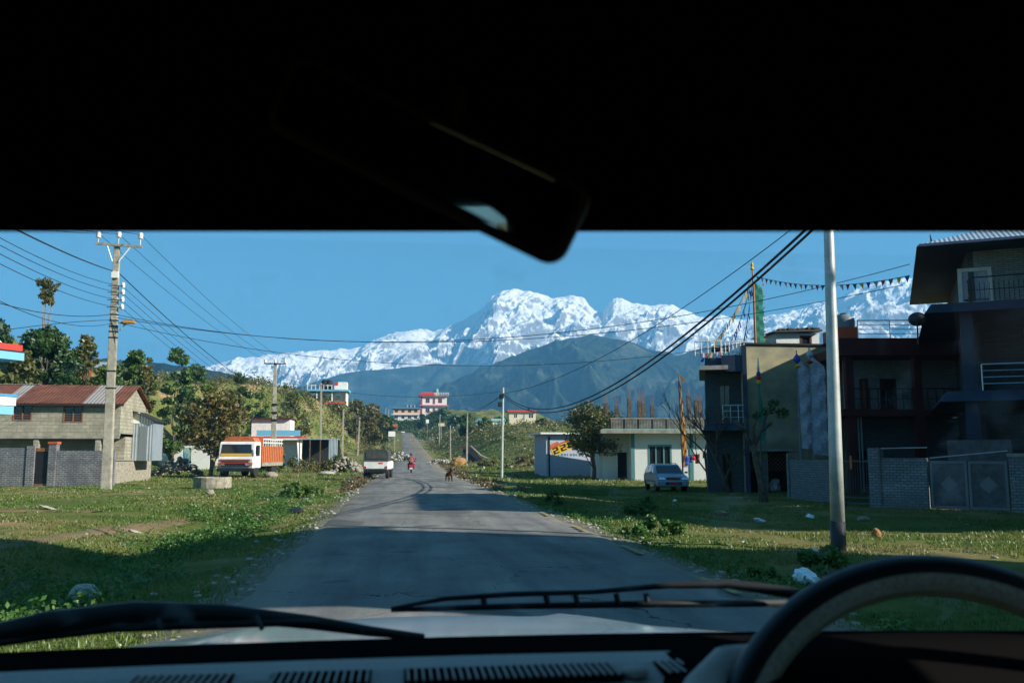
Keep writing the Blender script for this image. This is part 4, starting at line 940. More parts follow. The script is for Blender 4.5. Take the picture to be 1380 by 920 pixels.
b = MB(); b.box(-.6, .6, -.03, -.01, 1.3, 1.7); b.build('rear_flap', 'canvas', cv)
b = MB(); b.box(-jw * .9, jw * .9, 3.0, 4.3, .62, 1.05); b.build('engine_hood', 'white', jp, bevel=.06)
b = MB(); b.box(-.75, .75, -.10, -.03, .48, .60); b.build('rear_bumper', 'ironblack', jp)
b = MB(); b.box(-.4, .4, .1, 3.8, .35, .62); b.build('chassis', 'ironblack', jp)
for x, y in ((-.68, .75), (.68, .75), (-.68, 3.3), (.68, 3.3)): wheel(jp, x, y, .36, .36, .2, 1 if x > 0 else -1)
# ---- concrete well ring and rocks
gW = gp(282, 658); rw = abs(PY(308, 650, gW.y).x - PY(256, 650, gW.y).x) / 2; hw = PY(282, 643, gW.y).z - gW.z
wr = thing('well_ring', 'round weathered concrete well ring on the grass before the truck', 'well', gW)
b = MB(); b.lathe([(rw * .82, -.2), (rw, -.2), (rw, hw * .9), (rw * .98, hw), (rw * .82, hw), (rw * .80, hw * .9), (rw * .8, .05)], (0, rw * .8, 0), 22); b.build('ring', 'rubble', wr)
b = MB(); b.lathe([(.01, .04), (rw * .8, .05)], (0, rw * .8, 0), 22); b.build('inside', 'dark', wr)
def rockmesh(seed, n=10):
    bm = bmesh.new(); bmesh.ops.create_icosphere(bm, subdivisions=2, radius=1); rr = random.Random(seed)
    o = Vector((rr.random() * 9, rr.random() * 9, 0))
    for v in bm.verts:
        p = v.co.copy(); k = 1 + .35 * float(perlin(p.x * 1.1 + o.x, p.y * 1.1 + p.z + o.y)) + .12 * float(perlin(p.x * 3 + o.x, p.z * 3 + p.y)); v.co = p * k
    me = bpy.data.meshes.new('rock'); bm.to_mesh(me); bm.free(); return me
rms = [rockmesh(k) for k in range(5)]
for me in rms: me.materials.append(M['stone'])
rmd = [m_.copy() for m_ in rms]
for me in rmd: me.materials.clear(); me.materials.append(M['rubble'])
def rock(px, row, w_px, h_px, label, i=0, dark=False, mat=None, name='rock', group=None, cat='rock', pos=None):
    g = pos or gp(px, row); s = F / g.y; o = bpy.data.objects.new(name, (rmd if dark else rms)[i % 5]); COL.objects.link(o)
    if mat: o.data = o.data.copy(); o.data.materials.clear(); o.data.materials.append(M[mat])
    o.location = g + Vector((0, 0, h_px / s * .35)); o.scale = (w_px / s / 2, w_px / s / 2 * .8, h_px / s / 2 * 1.15); o.rotation_euler.z = rnd.uniform(0, 6); return tag(o, label, cat, group)
rock(219, 626, 16, 16, 'big white boulder on top of the rubble heap by the tin shed', 1, mat='white')
rock(207, 642, 12, 10, 'small white stone at the foot of the rubble heap', 2)
rock(1181, 723, 16, 13, 'round pale rock on the grass right of the steel lamp post', 3, mat='straw')
rock(1163, 702, 20, 8, 'flat brown rock in the shade right of the steel lamp post', 0, True)
rock(114, 812, 38, 26, 'pale boulder in the shaded weeds at the lower left', 2)
rock(398, 692, 26, 9, 'dark stone beside the weeds near the left road edge', 4, True, mat='tar')
rock(283, 666, 12, 7, 'small dark stone on the grass before the well ring', 3, True)
rock(365, 643, 18, 8, 'grey stone lying behind the truck wheels', 1, True)
rock(440, 640, 22, 6, 'flat pale stone left of the white jeep', 0)
rock(412, 676, 14, 6, 'small grey stone above the leafy weeds', 2, True)
# rubble heap: a pile of many stones as one stuff-like heap
def heap(px0, px1, row, hpx, label, n=120, mat='stone', cat='rubble heap', size=.16, name='rubble_heap', seed=1):
    a, c = gp(px0, row), gp(px1, row); rr = random.Random(seed); b = MB(); mid = (a + c) / 2; L_ = (c - a).length; s = F / mid.y; H_ = hpx / s
    for k in range(n):
        u = rr.uniform(-1, 1); v = rr.uniform(-1, 1); top = H_ * max(0, 1 - u * u * .8 - v * v * .6); z = rr.uniform(.4, 1) * top
        r_ = size * rr.uniform(.5, 1.5); x, y = u * L_ / 2, v * L_ * .3
        gz = h1(mid.x + x, mid.y + y) - mid.z
        pts = []
        me = rms[rr.randrange(5)]; R3 = Matrix.Rotation(rr.uniform(0, 6), 3, 'Z') @ Matrix.Rotation(rr.uniform(0, 6), 3, 'X'); base = len(b.v)
        for v_ in me.vertices: q = R3 @ v_.co; b.v.append((x + q.x * r_, y + q.y * r_, gz + z + q.z * r_ * .8))
        for p_ in me.polygons: b.f.append(tuple(base + i for i in p_.vertices)); b.m.append(0)
    o = b.build(name, mat); o.location = mid; return tag(o, label, cat, None, 'stuff')
heap(208, 270, 642, 24, 'heap of pale rubble stones left of the truck', 150, 'rubble', size=.15)
heap(525, 548, 622, 12, 'white and red rubble beside the road past the jeep', 90, 'stone', size=.17, seed=2)
heap(446, 486, 636, 20, 'dark scrap and rubble behind the white jeep', 130, 'rubble', size=.16, seed=3)
heap(570, 598, 596, 12, 'pale stones on the right roadside bank', 110, 'rubble', size=.2, seed=4)
heap(585, 606, 626, 8, 'white stones at the right road edge', 60, 'stone', size=.14, seed=5)
# ---- houses behind the truck
def simple_house(name, label, cat, base, ang, w_, d_, floors, wall='white', trim='red', win=(), roof=None, extra=None, slab=.25, over=.4):
    t_ = thing(name, label, cat, base, ang)
    z = 0
    for i, hf in enumerate(floors):
        ops = [(u0 * w_, u1 * w_, z + a * hf, z + c * hf) for (fl, u0, u1, a, c) in win if fl == i]
        wm = wall[i] if isinstance(wall, (list, tuple)) else wall
        b = MB(); b.wall(0, w_, 0, z - (1.5 if i == 0 else 0), z + hf, .2, ops); b.wall(0, w_, d_ - .2, z - 1.5 * (i == 0), z + hf, .2); b.box(0, .2, .2, d_ - .2, z - 1.5 * (i == 0), z + hf); b.box(w_ - .2, w_, .2, d_ - .2, z - 1.5 * (i == 0), z + hf); b.build('wall', wm, t_)
        b = MB(); b.box(.2, w_ - .2, .2, d_ - .2, z + .02, z + .06); b.build('floor', 'dark', t_)
        for o_ in ops: window(t_, *o_, 0, 'wood' if trim != 'blue' else 'blue', 'glass', 1, 0, .08, .1)
        z += hf
        b = MB(); b.box(-over, w_ + over, -over, d_ + over, z, z + slab); b.build('slab', trim, t_)
        z += slab
    return t_, z
WH = gp(338, 610); YW = 112.0
fH = Frame((PY(338, 600, YW).x, YW, h1(PY(338, 600, YW).x, YW)), 0)
u1 = fH.at(400, 590)[0]; zs = fH.at(350, 588)[1]
wh = thing('white_house', 'white flat-roofed house with red slab edges and blue balcony behind the truck', 'house', fH.o)
b = MB(); b.wall(0, u1, 0, -1, zs - .3, .2, [(u1 * .1, u1 * .35, .8, 1.8), (u1 * .6, u1 * .75, 0, 1.9)]); b.box(0, .2, .2, 6, -1, zs - .3); b.box(u1 - .2, u1, .2, 6, -1, zs - .3); b.build('ground_floor_wall', 'white', wh)
b = MB(); b.box(-6.5, u1 + .7, -1.0, 6.2, zs - .3, zs); b.build('slab', 'red', wh)
b = MB(); b.box(-6.5, u1 + .72, -1.03, -1.0, zs - .42, zs - .22); b.build('slab_edge', 'white', wh)
za_ = fH.at(350, 564, 1.5)[1]
b = MB(); ua, ub = fH.at(339, 575, 1.5)[0], fH.at(391, 575, 1.5)[0]; b.wall(ua, ub, 1.5, zs, za_, .2, [(ua + (ub - ua) * .5, ua + (ub - ua) * .62, zs, zs + 1.5)]); b.box(ua, ua + .2, 1.7, 6, zs, za_); b.box(ub - .2, ub, 1.7, 6, zs, za_); b.build('upper_wall', 'white', wh)
b = MB(); b.box(ua - .4, ub + .2, 1.0, 6.2, za_, za_ + .12); b.build('roof', 'darkred', wh)
b = MB(); b.box(ua + 1, u1 + .5, -.9, -.85, zs + .05, zs + .75); b.build('balcony_rail', 'skyblue', wh)
for u in (-5.5, -3.8): 
    b = MB(); b.box(u - .12, u + .12, -.8, -.56, -1, zs - .3); b.build('column', 'white', wh)
# low house wing behind the tree
lw0 = gp(233, 613); YL = 100.0
fl = Frame((PY(233, 600, YL).x, YL, h1(PY(233, 600, YL).x, YL)), 0); ul = fl.at(283, 600)[0]; zl = fl.at(250, 596)[1]
lb = thing('garden_wall', 'white patterned garden wall with barred panel seen under the tree', 'wall', fl.o)
b = MB(); b.wall(0, ul, 0, -1, zl, .2, [(ul * .27, ul * .5, zl * .1, zl * .8)]); b.build('masonry', 'whitewall', lb)
b = MB()
for k in range(7): u = ul * (.27 + .23 * k / 6); b.box(u - .03, u + .03, .05, .1, zl * .1, zl * .8)
b.box(ul * .27, ul * .5, .08, .12, zl * .1, zl * .14); b.build('barred_panel', 'skyblue', lb)
b = MB(); b.box(-.5, ul + .5, -.3, .5, zl, zl + .12); b.build('coping', 'darkred', lb)
# open shed
sd0 = gp(404, 608); YS = 108.0; fs = Frame((PY(403, 600, YS).x, YS, h1(PY(403, 600, YS).x, YS)), 0); us = fs.at(455, 600)[0]; zs_ = fs.at(430, 592)[1]; um = fs.at(443, 600)[0]
os_ = thing('open_shed', 'open-fronted dark shed with tin roof right of the white house', 'shed', fs.o)
b = MB(); b.box(-.2, us, 0, 4, zs_, zs_ + .12); b.build('roof', 'tin', os_)
b = MB(); b.wall(um, us, 0, -.8, zs_ - .02, .12); b.build('side_panel', 'tin', os_)
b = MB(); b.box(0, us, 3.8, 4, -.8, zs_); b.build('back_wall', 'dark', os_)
for u in (.0, um * .35, um * .7): b = MB(); b.box(u, u + .12, .0, .12, -.8, zs_); b.build('post', 'wood', os_)
b = MB(); q0, q1 = fs.at(397, 600)[0], fs.at(402, 600)[0]; b.lathe([(.4, 0), (.45, .1), (.45, 1.0), (.3, 1.15), (.02, 1.2)], (q0, .3, 0), 14); o = b.build('water_drum', 'skyblue'); o.location = fs.o; tag(o, 'blue plastic water drum beside the open shed', 'drum')
# ridge house with columns
YR = 205.; fr = Frame((PY(426, 542, YR).x, YR, PY(426, 542, YR).z), 0); ur = fr.at(467, 530)[0]; zz1 = fr.at(440, 527)[1]
rh = thing('ridge_house', 'unfinished white house with red base line and roof tanks on the ridge', 'house', fr.o)
b = MB(); b.wall(0, ur, 2, -.5, zz1, .2, [(ur * .25, ur * .45, .6, 2.0), (ur * .62, ur * .78, .6, 2)]); b.box(ur - .2, ur, 0, 7, -.5, zz1); b.box(ur * .5, ur * .5 + .25, 0, 2, 0, zz1); b.box(0, .25, 0, .25, 0, zz1); b.box(0, .2, 2, 7, -.5, zz1); b.build('wall', 'white', rh)
b = MB(); b.box(0, ur, 0, .2, -.3, .25); b.build('base_band', 'terracotta', rh)
xl = fr.at(414, 525)[0]; b = MB(); b.box(xl, ur + .6, -.5, 7, zz1, zz1 + .4); b.build('slab', 'skyblue', rh)
b = MB()
for k in range(7): u = xl + (ur * .5 - xl) * k / 6; b.box(u, u + .15, -.4, -.25, zz1 + .4, zz1 + 1.5)
b.box(xl, ur * .5, -.38, -.3, zz1 + 1.2, zz1 + 1.35); b.build('parapet_post', 'white', rh)
b = MB(); b.box(ur * .58, ur, 1, 5, zz1 + .4, zz1 + 2.2); b.build('stair_room', 'white', rh)
b = MB(); b.box(ur * .58, ur * .7, .95, 1.0, zz1 + 1.4, zz1 + 2.2); b.build('poster', 'red', rh)
for px in (436, 442):
    u = fr.at(px, 516)[0]; b = MB(); b.lathe([(.7, 0), (.8, .2), (.8, 1.5), (.5, 1.8), (.02, 1.9)], (0, 0, 0), 12); o = b.build('water_tank', 'black'); o.location = fr.o + Vector((u, 3, zz1 + 1.4 if px else 0)); tag(o, 'black water tank on the ridge house roof, %s of the two' % ('left' if px == 436 else 'right'), 'water tank', 'ridge house tanks')
    o.location.z = fr.o.z + zz1 + .4; o.scale = (1, 1, 1.3)
# small red and white shelter in the trees at the left
sh = G(112, 504); shl = thing('garden_shelter', 'small red railed shelter with pale roof among the hillside trees', 'shelter', sh)
b = MB(); b.box(-.6, .9, 0, .1, -.3, .5); b.box(-.6, -.5, 0, .1, .5, 1.3); b.box(.8, .9, 0, .1, .5, 1.3); b.build('railing', 'terracotta', shl)
b = MB(); b.frustum((1.2, 3.0, -.3, 2.2, .75), (1.6, 2.8, .2, 1.8, 1.4)); b.build('roof', 'tin', shl)
b = MB(); b.box(1.6, 2.7, .2, 1.8, -.8, .75); b.build('wall', 'darkred', shl)
# ================================================================== RIGHT SIDE
def rails(parent, p0, p1, z0, h, n=4, mat='steelrail', r=.022, posts=3, name='railing'):
    b = MB(); p0 = Vector(p0); p1 = Vector(p1)
    for k in range(n):
        z = z0 + h * (k + 1) / n; b.tube([(p0.x, p0.y, z), (p1.x, p1.y, z)], r * (1.3 if k == n - 1 else .8), 6)
    for k in range(posts + 1):
        q = p0.lerp(p1, k / posts); b.tube([(q.x, q.y, z0), (q.x, q.y, z0 + h)], r * 1.2, 6)
    return b.build(name, mat, parent)
# ---- unfinished house with rebar columns
YU = 66.; pu = PY(871, 635, YU); fu = Frame((PY(816, 600, YU).x, YU, h1(pu.x, YU)), R_(-4))
uh = thing('unfinished_house', 'one-storey pebbled white house with bare column stubs along its roof', 'house', fu.o, R_(-4))
U = lambda px, row=600, v=0: fu.at(px, row, v)[0]
Zu = lambda row, px=870, v=0: fu.at(px, row, v)[1]
uR = U(985); zc = Zu(584)
win_ = (U(873), U(905), Zu(627), Zu(599)); win2 = (U(958), U(975), Zu(627), Zu(599))
b = MB(); b.wall(U(850), uR, .0, -.6, zc, .2, [win_, win2]); b.wall(0, U(850), 1.6, -.6, zc, .2, [(U(832, 600, 1.6), U(846, 600, 1.6), .0, 2.1)]); b.box(U(850), U(850) + .2, .2, 1.8, -.6, zc); b.wall(0, uR, 8, -.6, zc, .2); b.box(uR - .2, uR, .2, 8, -.6, zc); b.box(0, .2, 1.8, 8, -.6, zc); b.build('wall', 'whitewall', uh)
for w_ in (win_, win2):
    wn = window(uh, *w_, 0, 'teal', 'glass', 2, 0, .14, .12); b = MB(); b.box(w_[0] + .16, w_[1] - .16, .10, .13, w_[2] + .15, w_[2] + (w_[3] - w_[2]) * .72); b.build('curtain', 'curtain', wn)
for a in (850, 929): b = MB(); b.box(U(a), U(a) + .28, -.06, .0, -.6, zc); b.build('pilaster', 'teal', uh)
b = MB(); b.box(-.5, uR + .4, -.9, 8.4, zc, zc + .28); sl_ = b.build('roof_slab', 'mint' if 'mint' in M else 'concrete', uh)
zp0, zp1 = Zu(578, 870, -.9), Zu(563, 870, -.9)
b = MB(); b.box(-.4, uR + .3, -.9, -.72, zc + .28, zc + .34); b.build('parapet_base', 'lightgreen', uh)
u_ = U(822, 570, -.9); k = 0
while u_ < uR - 1:
    b = MB(); b.box(u_ + .06, u_ + 1.02, -.86, -.78, zc + .34, zp1 - .08)
    for q in range(8): b.box(u_ + .10 + q * .115, u_ + .15 + q * .115, -.89, -.86, zc + .38, zp1 - .12)
    b.build('parapet_panel', 'concrete', uh); b = MB(); b.box(u_ - .04, u_ + .06, -.9, -.76, zc + .34, zp1 - .04); b.build('parapet_post', 'black', uh); u_ += 1.06
b = MB(); b.box(U(822, 570, -.9), u_, -.92, -.74, zp1 - .08, zp1); b.build('parapet_cap', 'concrete', uh)
for i, (px, r1_, r2_) in enumerate(((817, 543, 529), (831, 546, 534), (848, 537, 524), (862, 540, 526), (867, 543, 526), (879, 546, 533), (928, 533, 524), (938, 539, 530), (943, 540, 531))):
    u_ = fu.at(px, 550, 1)[0]; zt1, zt2 = fu.at(px, r1_, 1)[1], fu.at(px, r2_, 1)[1]
    b = MB(); b.box(u_ - .13, u_ + .13, .9, 1.15, zc + .2, zt1); cb = b.build('column_stub', 'bark', uh); b = MB()
    for dx_ in (-.08, 0, .08): b.tube([(u_ + dx_, 1, zt1), (u_ + dx_ * 1.4, 1, zt2 + rnd.uniform(-.2, .3))], .016, 4)
    b.build('rebar', 'rustwood', cb)
# low garden wall
q0, q1 = G(812, 644), G(968, 645); gw_ = thing('low_garden_wall', 'low mossy block wall running along the front of the pebbled white house', 'wall', q0, math.atan2(q1.y - q0.y, q1.x - q0.x))
b = MB(); b.box(0, (q1 - q0).length, 0, .2, -.4, .95); b.build('masonry', 'block', gw_, bevel=.02); b = MB(); b.box(-.03, (q1 - q0).length + .03, -.04, .24, .95, 1.02); b.build('coping', 'concrete', gw_)
# ---- wall with the yellow painted letters
YP = 76.; fp = Frame((PY(736, 600, YP).x, YP, h1(PY(760, 600, YP).x, YP)), R_(3)); UP = lambda px, row=600: fp.at(px, row)[0]; ZP = lambda row, px=760: fp.at(px, row)[1]
pw = thing('painted_building', 'low white building with slanting yellow painted letters behind the dark tree', 'building', fp.o, R_(3))
b = MB(); b.wall(0, UP(818), 0, -1.5, ZP(585), .2); b.box(0, .2, .2, 5, -1.5, ZP(585)); b.box(UP(818) - .2, UP(818), .2, 5, -1.5, ZP(585)); b.build('wall', 'whitecloth', pw)
b = MB(); b.box(UP(727), UP(820), -.5, 5.4, ZP(585), ZP(585) + .15); b.build('roof', 'white', pw)
b = MB(); b.box(UP(739), UP(741), -.06, .0, -1, ZP(588)); b.build('drain_pipe', 'ironblack', pw)
c0 = Vector((UP(754), -.035, ZP(604))); ta = R_(22)
def slant(u, v, y): return (c0.x + u * math.cos(ta) - v * math.sin(ta), y, c0.z + u * math.sin(ta) + v * math.cos(ta))
b = MB(); b.mi = 0
def sl_rect(b, u0, u1, v0, v1, y): b.hexa([slant(u0, v0, y), slant(u1, v0, y), slant(u1, v0, y + .02), slant(u0, v0, y + .02), slant(u0, v1, y), slant(u1, v1, y), slant(u1, v1, y + .02), slant(u0, v1, y + .02)])
sl_rect(b, -.75, 1.55, -.42, .30, -.02); pn = b.build('painted_panel', 'yellow', pw)
b = MB(); sl_rect(b, -.8, .1, .30, .62, -.02); b.build('painted_panel', 'orange', pw)
b = MB(); sl_rect(b, .1, 1.0, .30, .42, -.02); sl_rect(b, -.8, .1, .24, .34, -.026); b.build('painted_stripe', 'red', pw)
GL = {'2': ['111', '001', '111', '100', '111'], 'E': ['111', '100', '110', '100', '111'], 'G': ['111', '100', '101', '101', '111']}
for gi, ch in enumerate('22G'):
    b = MB()
    for r_i, row in enumerate(GL[ch]):
        for c_i, on in enumerate(row):
            if on == '1': x = -.62 + gi * .70 + c_i * .17; z = .17 - r_i * .11; sl_rect(b, x, x + .17, z - .055, z + .055, -.034)
    b.build('letter', 'black', pn)
b = MB()
for k in range(9): x = UP(752) + k * .26; b.box(x, x + (.18 if k % 3 else .1), -.012, .0, ZP(614), ZP(611))
b.build('green_lettering', 'teal', pw)
# ---- corner house with blue slabs
gB = G(948, 663); YB = gB.y; fb = Frame((gB.x, YB, gB.z), R_(-19)); UB = lambda px, row=600, v=0: fb.at(px, row, v)[0]; ZB = lambda row, px=970, v=0: fb.at(px, row, v)[1]
bb_ = thing('slate_clad_house', 'two-storey slate-clad house with dark blue slabs left of the yellowish blank wall', 'house', fb.o, R_(-19))
u2 = UB(1006); z1, z2 = ZB(572), ZB(497); uu = UB(953)
b = MB(); b.wall(uu, u2, .6, -.5, z1 - .3, .2, [(UB(972, 600, .6), UB(986, 600, .6), 0, 2.0)]); b.wall(uu, u2, .6, z1, z2 - .15, .2, [(UB(969, 530, .6), UB(984, 530, .6), z1 + .3, z1 + 2.1)]); b.box(uu, uu + .2, .8, 8, -.5, z2 - .15); b.box(uu, u2, .8, 8, z2 - .4, z2 - .16); b.build('wall', 'slate', bb_)
window(bb_, UB(969, 530, .6), UB(984, 530, .6), z1 + .3, z1 + 2.1, .6, 'wood', 'glass', 1)
window(bb_, UB(972, 600, .6), UB(986, 600, .6), 0, 2.0, .6, 'wood', 'dark', 1, name='door')
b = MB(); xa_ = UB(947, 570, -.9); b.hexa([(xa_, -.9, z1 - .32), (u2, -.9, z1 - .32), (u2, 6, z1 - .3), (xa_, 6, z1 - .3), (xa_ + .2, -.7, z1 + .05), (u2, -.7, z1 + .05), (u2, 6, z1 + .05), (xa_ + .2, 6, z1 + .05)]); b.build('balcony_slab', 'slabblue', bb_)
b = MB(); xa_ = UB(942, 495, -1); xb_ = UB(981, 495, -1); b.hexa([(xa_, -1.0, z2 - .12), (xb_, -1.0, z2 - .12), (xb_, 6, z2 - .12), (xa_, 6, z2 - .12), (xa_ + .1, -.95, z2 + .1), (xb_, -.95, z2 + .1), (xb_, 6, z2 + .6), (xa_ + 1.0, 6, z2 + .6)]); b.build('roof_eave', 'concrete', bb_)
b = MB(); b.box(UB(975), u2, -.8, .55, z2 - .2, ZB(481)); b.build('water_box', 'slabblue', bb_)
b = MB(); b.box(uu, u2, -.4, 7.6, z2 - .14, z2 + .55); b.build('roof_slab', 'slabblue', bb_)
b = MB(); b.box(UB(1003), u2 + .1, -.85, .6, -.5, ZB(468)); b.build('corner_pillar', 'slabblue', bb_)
rails(bb_, (UB(975), -.8, 0), (u2, -.8, 0), z1 + .05, .9, 3)
rails(bb_, (UB(940), -.5, 0), (UB(975), -.5, 0), z2 + .5, .9, 3, 'white', posts=4)
rails(bb_, (UB(976), -.7, 0), (u2, -.7, 0), ZB(481), .7, 4, 'white', posts=6)
b = MB(); b.frustum((UB(963), UB(990), 1.5, 3.0, ZB(466)), (UB(964), UB(988), 1.5, 3.0, ZB(461))); b.build('tank_shade', 'slabblue', bb_)
for px in (966, 987): b = MB(); b.box(UB(px), UB(px) + .08, 2, 2.1, z2 + .4, ZB(466)); b.build('post', 'ironblack', bb_)
# ---- blank yellowish concrete building
gC = G(1007, 664); YC = gC.y - .3; fc = Frame((PY(1004, 600, YC).x, YC, gC.z), R_(0)); UC = lambda px, row=600, v=0: fc.at(px, row, v)[0]; ZC = lambda row, px=1060, v=0: fc.at(px, row, v)[1]
cbg = thing('plastered_building', 'blank stained yellowish wall of a two-storey building behind the white banners', 'building', fc.o)
uc = UC(1143); zc1 = ZC(465); o1 = (UC(1010), UC(1022), 0, ZC(608)); o2 = (UC(1034), UC(1062), 0, ZC(608))
b = MB(); b.wall(0, uc, 0, -.5, zc1, .25, [o1, o2]); b.hexa([(0, .25, -.5), (.25, .25, -.5), (2.75, 6.5, -.5), (2.5, 6.5, -.5), (0, .25, zc1), (.25, .25, zc1), (2.75, 6.5, zc1), (2.5, 6.5, zc1)]); b.box(uc - .25, uc, .25, 6.5, -.5, zc1); b.build('wall', 'plasterY', cbg)
b = MB(); b.hexa([(-.08, -.1, zc1), (uc + .1, -.1, zc1), (uc + .1, 6.6, zc1), (2.4, 6.6, zc1), (-.08, -.1, zc1 + .09), (uc + .1, -.1, zc1 + .09), (uc + .1, 6.6, zc1 + .09), (2.4, 6.6, zc1 + .09)]); b.build('roof_slab', 'dark', cbg)
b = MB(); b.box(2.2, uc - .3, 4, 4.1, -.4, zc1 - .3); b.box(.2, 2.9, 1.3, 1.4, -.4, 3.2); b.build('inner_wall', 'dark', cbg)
for o_ in (o1, o2):   # lattice grilles
    b = MB(); zt = o_[3]; zb_ = zt - 1.0; n_ = int((o_[1] - o_[0]) / .22)
    for k in range(-5, n_ + 1):
        for s_ in (1, -1):
            xa = o_[0] + k * .22 if s_ > 0 else o_[1] - k * .22; xb = xa + s_ * 1.0; za, zb2 = zb_, zt
            lo, hi = o_[0], o_[1]
            def cl(x): return min(max(x, lo), hi)
            xa2, xb2 = cl(xa), cl(xb)
            if abs(xb2 - xa2) < .02: continue
            b.tube([(xa2, .08, za + abs(xa2 - xa)), (xb2, .08, za + abs(xb2 - xa))], .014, 4)
    b.build('grille', 'rustwood', cbg)
b = MB(); b.box(o1[0] - .1, o2[1] + .1, -.25, 0, ZC(608), ZC(608) + .12); b.build('lintel', 'concrete', cbg)
b = MB(); b.box(UC(1022) + .1, UC(1034) - .1, -.08, 0, -.5, ZC(618)); b.build('pier', 'whitestone', cbg)
# roof hut
fh_ = Frame(fc.o + Vector((0, 3, 0)), 0); a0, a1 = fh_.at(1046, 455)[0], fh_.at(1104, 455)[0]; zt = fh_.at(1070, 449)[1]
rt = thing('roof_hut', 'small white hut with ragged flat roof on top of the blank yellowish building', 'hut', fh_.o)
am = fh_.at(1078, 455)[0]; b = MB(); b.wall(a0, a1, 0, zc1 + .09, zt, .12, [(am, a1 - .45, zc1 + .2, zt - .12)]); b.box(a0, a0 + .12, .12, 2.5, zc1 + .09, zt); b.box(a1 - .12, a1, .12, 2.5, zc1 + .09, zt); b.build('wall', 'whitewall', rt)
window(rt, am, a1 - .45, zc1 + .2, zt - .12, 0, 'darkred', 'glass', 0, t=.12)
b = MB(); b.hexa([(a0 - .35, -.35, zt), (a1 + .1, -.35, zt + .12), (a1 + .1, 2.8, zt + .1), (a0 - .35, 2.8, zt), (a0 - .2, -.3, zt + .09), (a1, -.3, zt + .22), (a1, 2.7, zt + .2), (a0 - .2, 2.7, zt + .09)]); b.build('roof', 'tar', rt)
for k in range(9): 
    b = MB(); x = a0 + (a1 - a0) * (k + .5) / 9; b.box(x - .11, x + .09, -.3 + rnd.uniform(-.1, .1), .0, zt + .14 + k * .012, zt + .19 + k * .014 + rnd.random() * .05); b.build('brick', 'bark', rt)
# ---- prayer poles
def ppole(label, base, rowt, px, r, mats, cloth=None, name='prayer_flag_pole'):
    pass
gy_ = G(921, 650); ypt = PY(914, 503, gy_.y); t_ = thing('prayer_flag_pole', 'leaning dark pole wrapped in long orange-yellow prayer cloth beside the silver-blue car', 'flag pole', gy_); d = ypt - gy_
def along(q, d=d): return Vector((d.x * q, 0, d.z * q))
b = MB(); b.tube([(0, 0, -.3), along(.5), along(1)], [.06, .05, .03], 8); b.build('pole', 'bark', t_)
b = MB(); rr = []
for k in range(24):
    q = .14 + .80 * k / 23; w_ = .34 * (1 - .72 * max(0, (q - .45) / .5)) ; c_ = along(q); wv = .06 * math.sin(k * 1.9); rr.append([(c_.x + .03, -.05, c_.z), (c_.x + w_ * .5, -.07 + wv, c_.z), (c_.x + w_, -.04 - wv * .8, c_.z), (c_.x + w_ * .5, -.02 + wv, c_.z)])
b.rings(rr); b.build('prayer_cloth', 'orangecloth', t_)
b = MB(); c_ = along(.99); b.poly([c_ + Vector((0, -.05, 0)), c_ + Vector((.45, -.08, -.35)), c_ + Vector((.45, -.06, -.6)), c_ + Vector((.25, -.02, -.42))]); b.poly([c_ + Vector((0, .0, 0)), c_ + Vector((.45, .03, -.35)), c_ + Vector((.45, .03, -.6)), c_ + Vector((.25, .0, -.42))]); b.build('pennant', 'orangecloth', t_)
# green pole on the roof
YGp = fc.o.y + 2.0; zroof = fc.o.z + zc1 + .09
a_ = PY(1018, 462, YGp); t_ = thing('prayer_flag_pole', 'tall orange pole with a deep green vertical prayer banner on the blank building roof', 'flag pole', (a_.x, YGp, zroof)); top = PY(1016, 362, YGp)
H_ = top.z - zroof
b = MB(); b.tube([(0, 0, 0), (0, 0, H_ * .8), (-.04, 0, H_)], [.07, .06, .03], 8); b.build('pole', 'orange', t_)
wb_ = PY(1028, 400, YGp).x - PY(1016, 400, YGp).x; b = MB(); rr = []
for k in range(30):
    q = k / 29; z = .05 + (H_ * .80) * q; wv = .03 * math.sin(k * 1.3); w_ = wb_ * (1 + .06 * math.sin(k * .9)) * (1 if q < .93 else 1 - (q - .93) * 8); rr.append([(.05, -.02, z), (w_ * .5, -.03 + wv, z), (w_, -.02 - wv, z), (w_ * .5, .02 + wv, z)])
b.rings(rr); gb = b.build('banner', 'greencloth', t_)
for k in range(16): b = MB(); z = .3 + k * (H_ * .74) / 15; b.poly([(wb_, 0, z), (wb_ + .12, -.02, z - .03), (wb_ + .01, .01, z - .12)]); b.build('streamer', ('redcloth', 'yellow', 'whitecloth')[k % 3], gb)
b = MB(); b.lathe([(.02, 0), (.12, .06), (.05, .2), (.09, .3), (.01, .5)], (-.04, 0, H_ - .1), 10); b.build('finial', 'yellow', t_)
polehead = Vector((a_.x, YGp, zroof + H_ - .3))
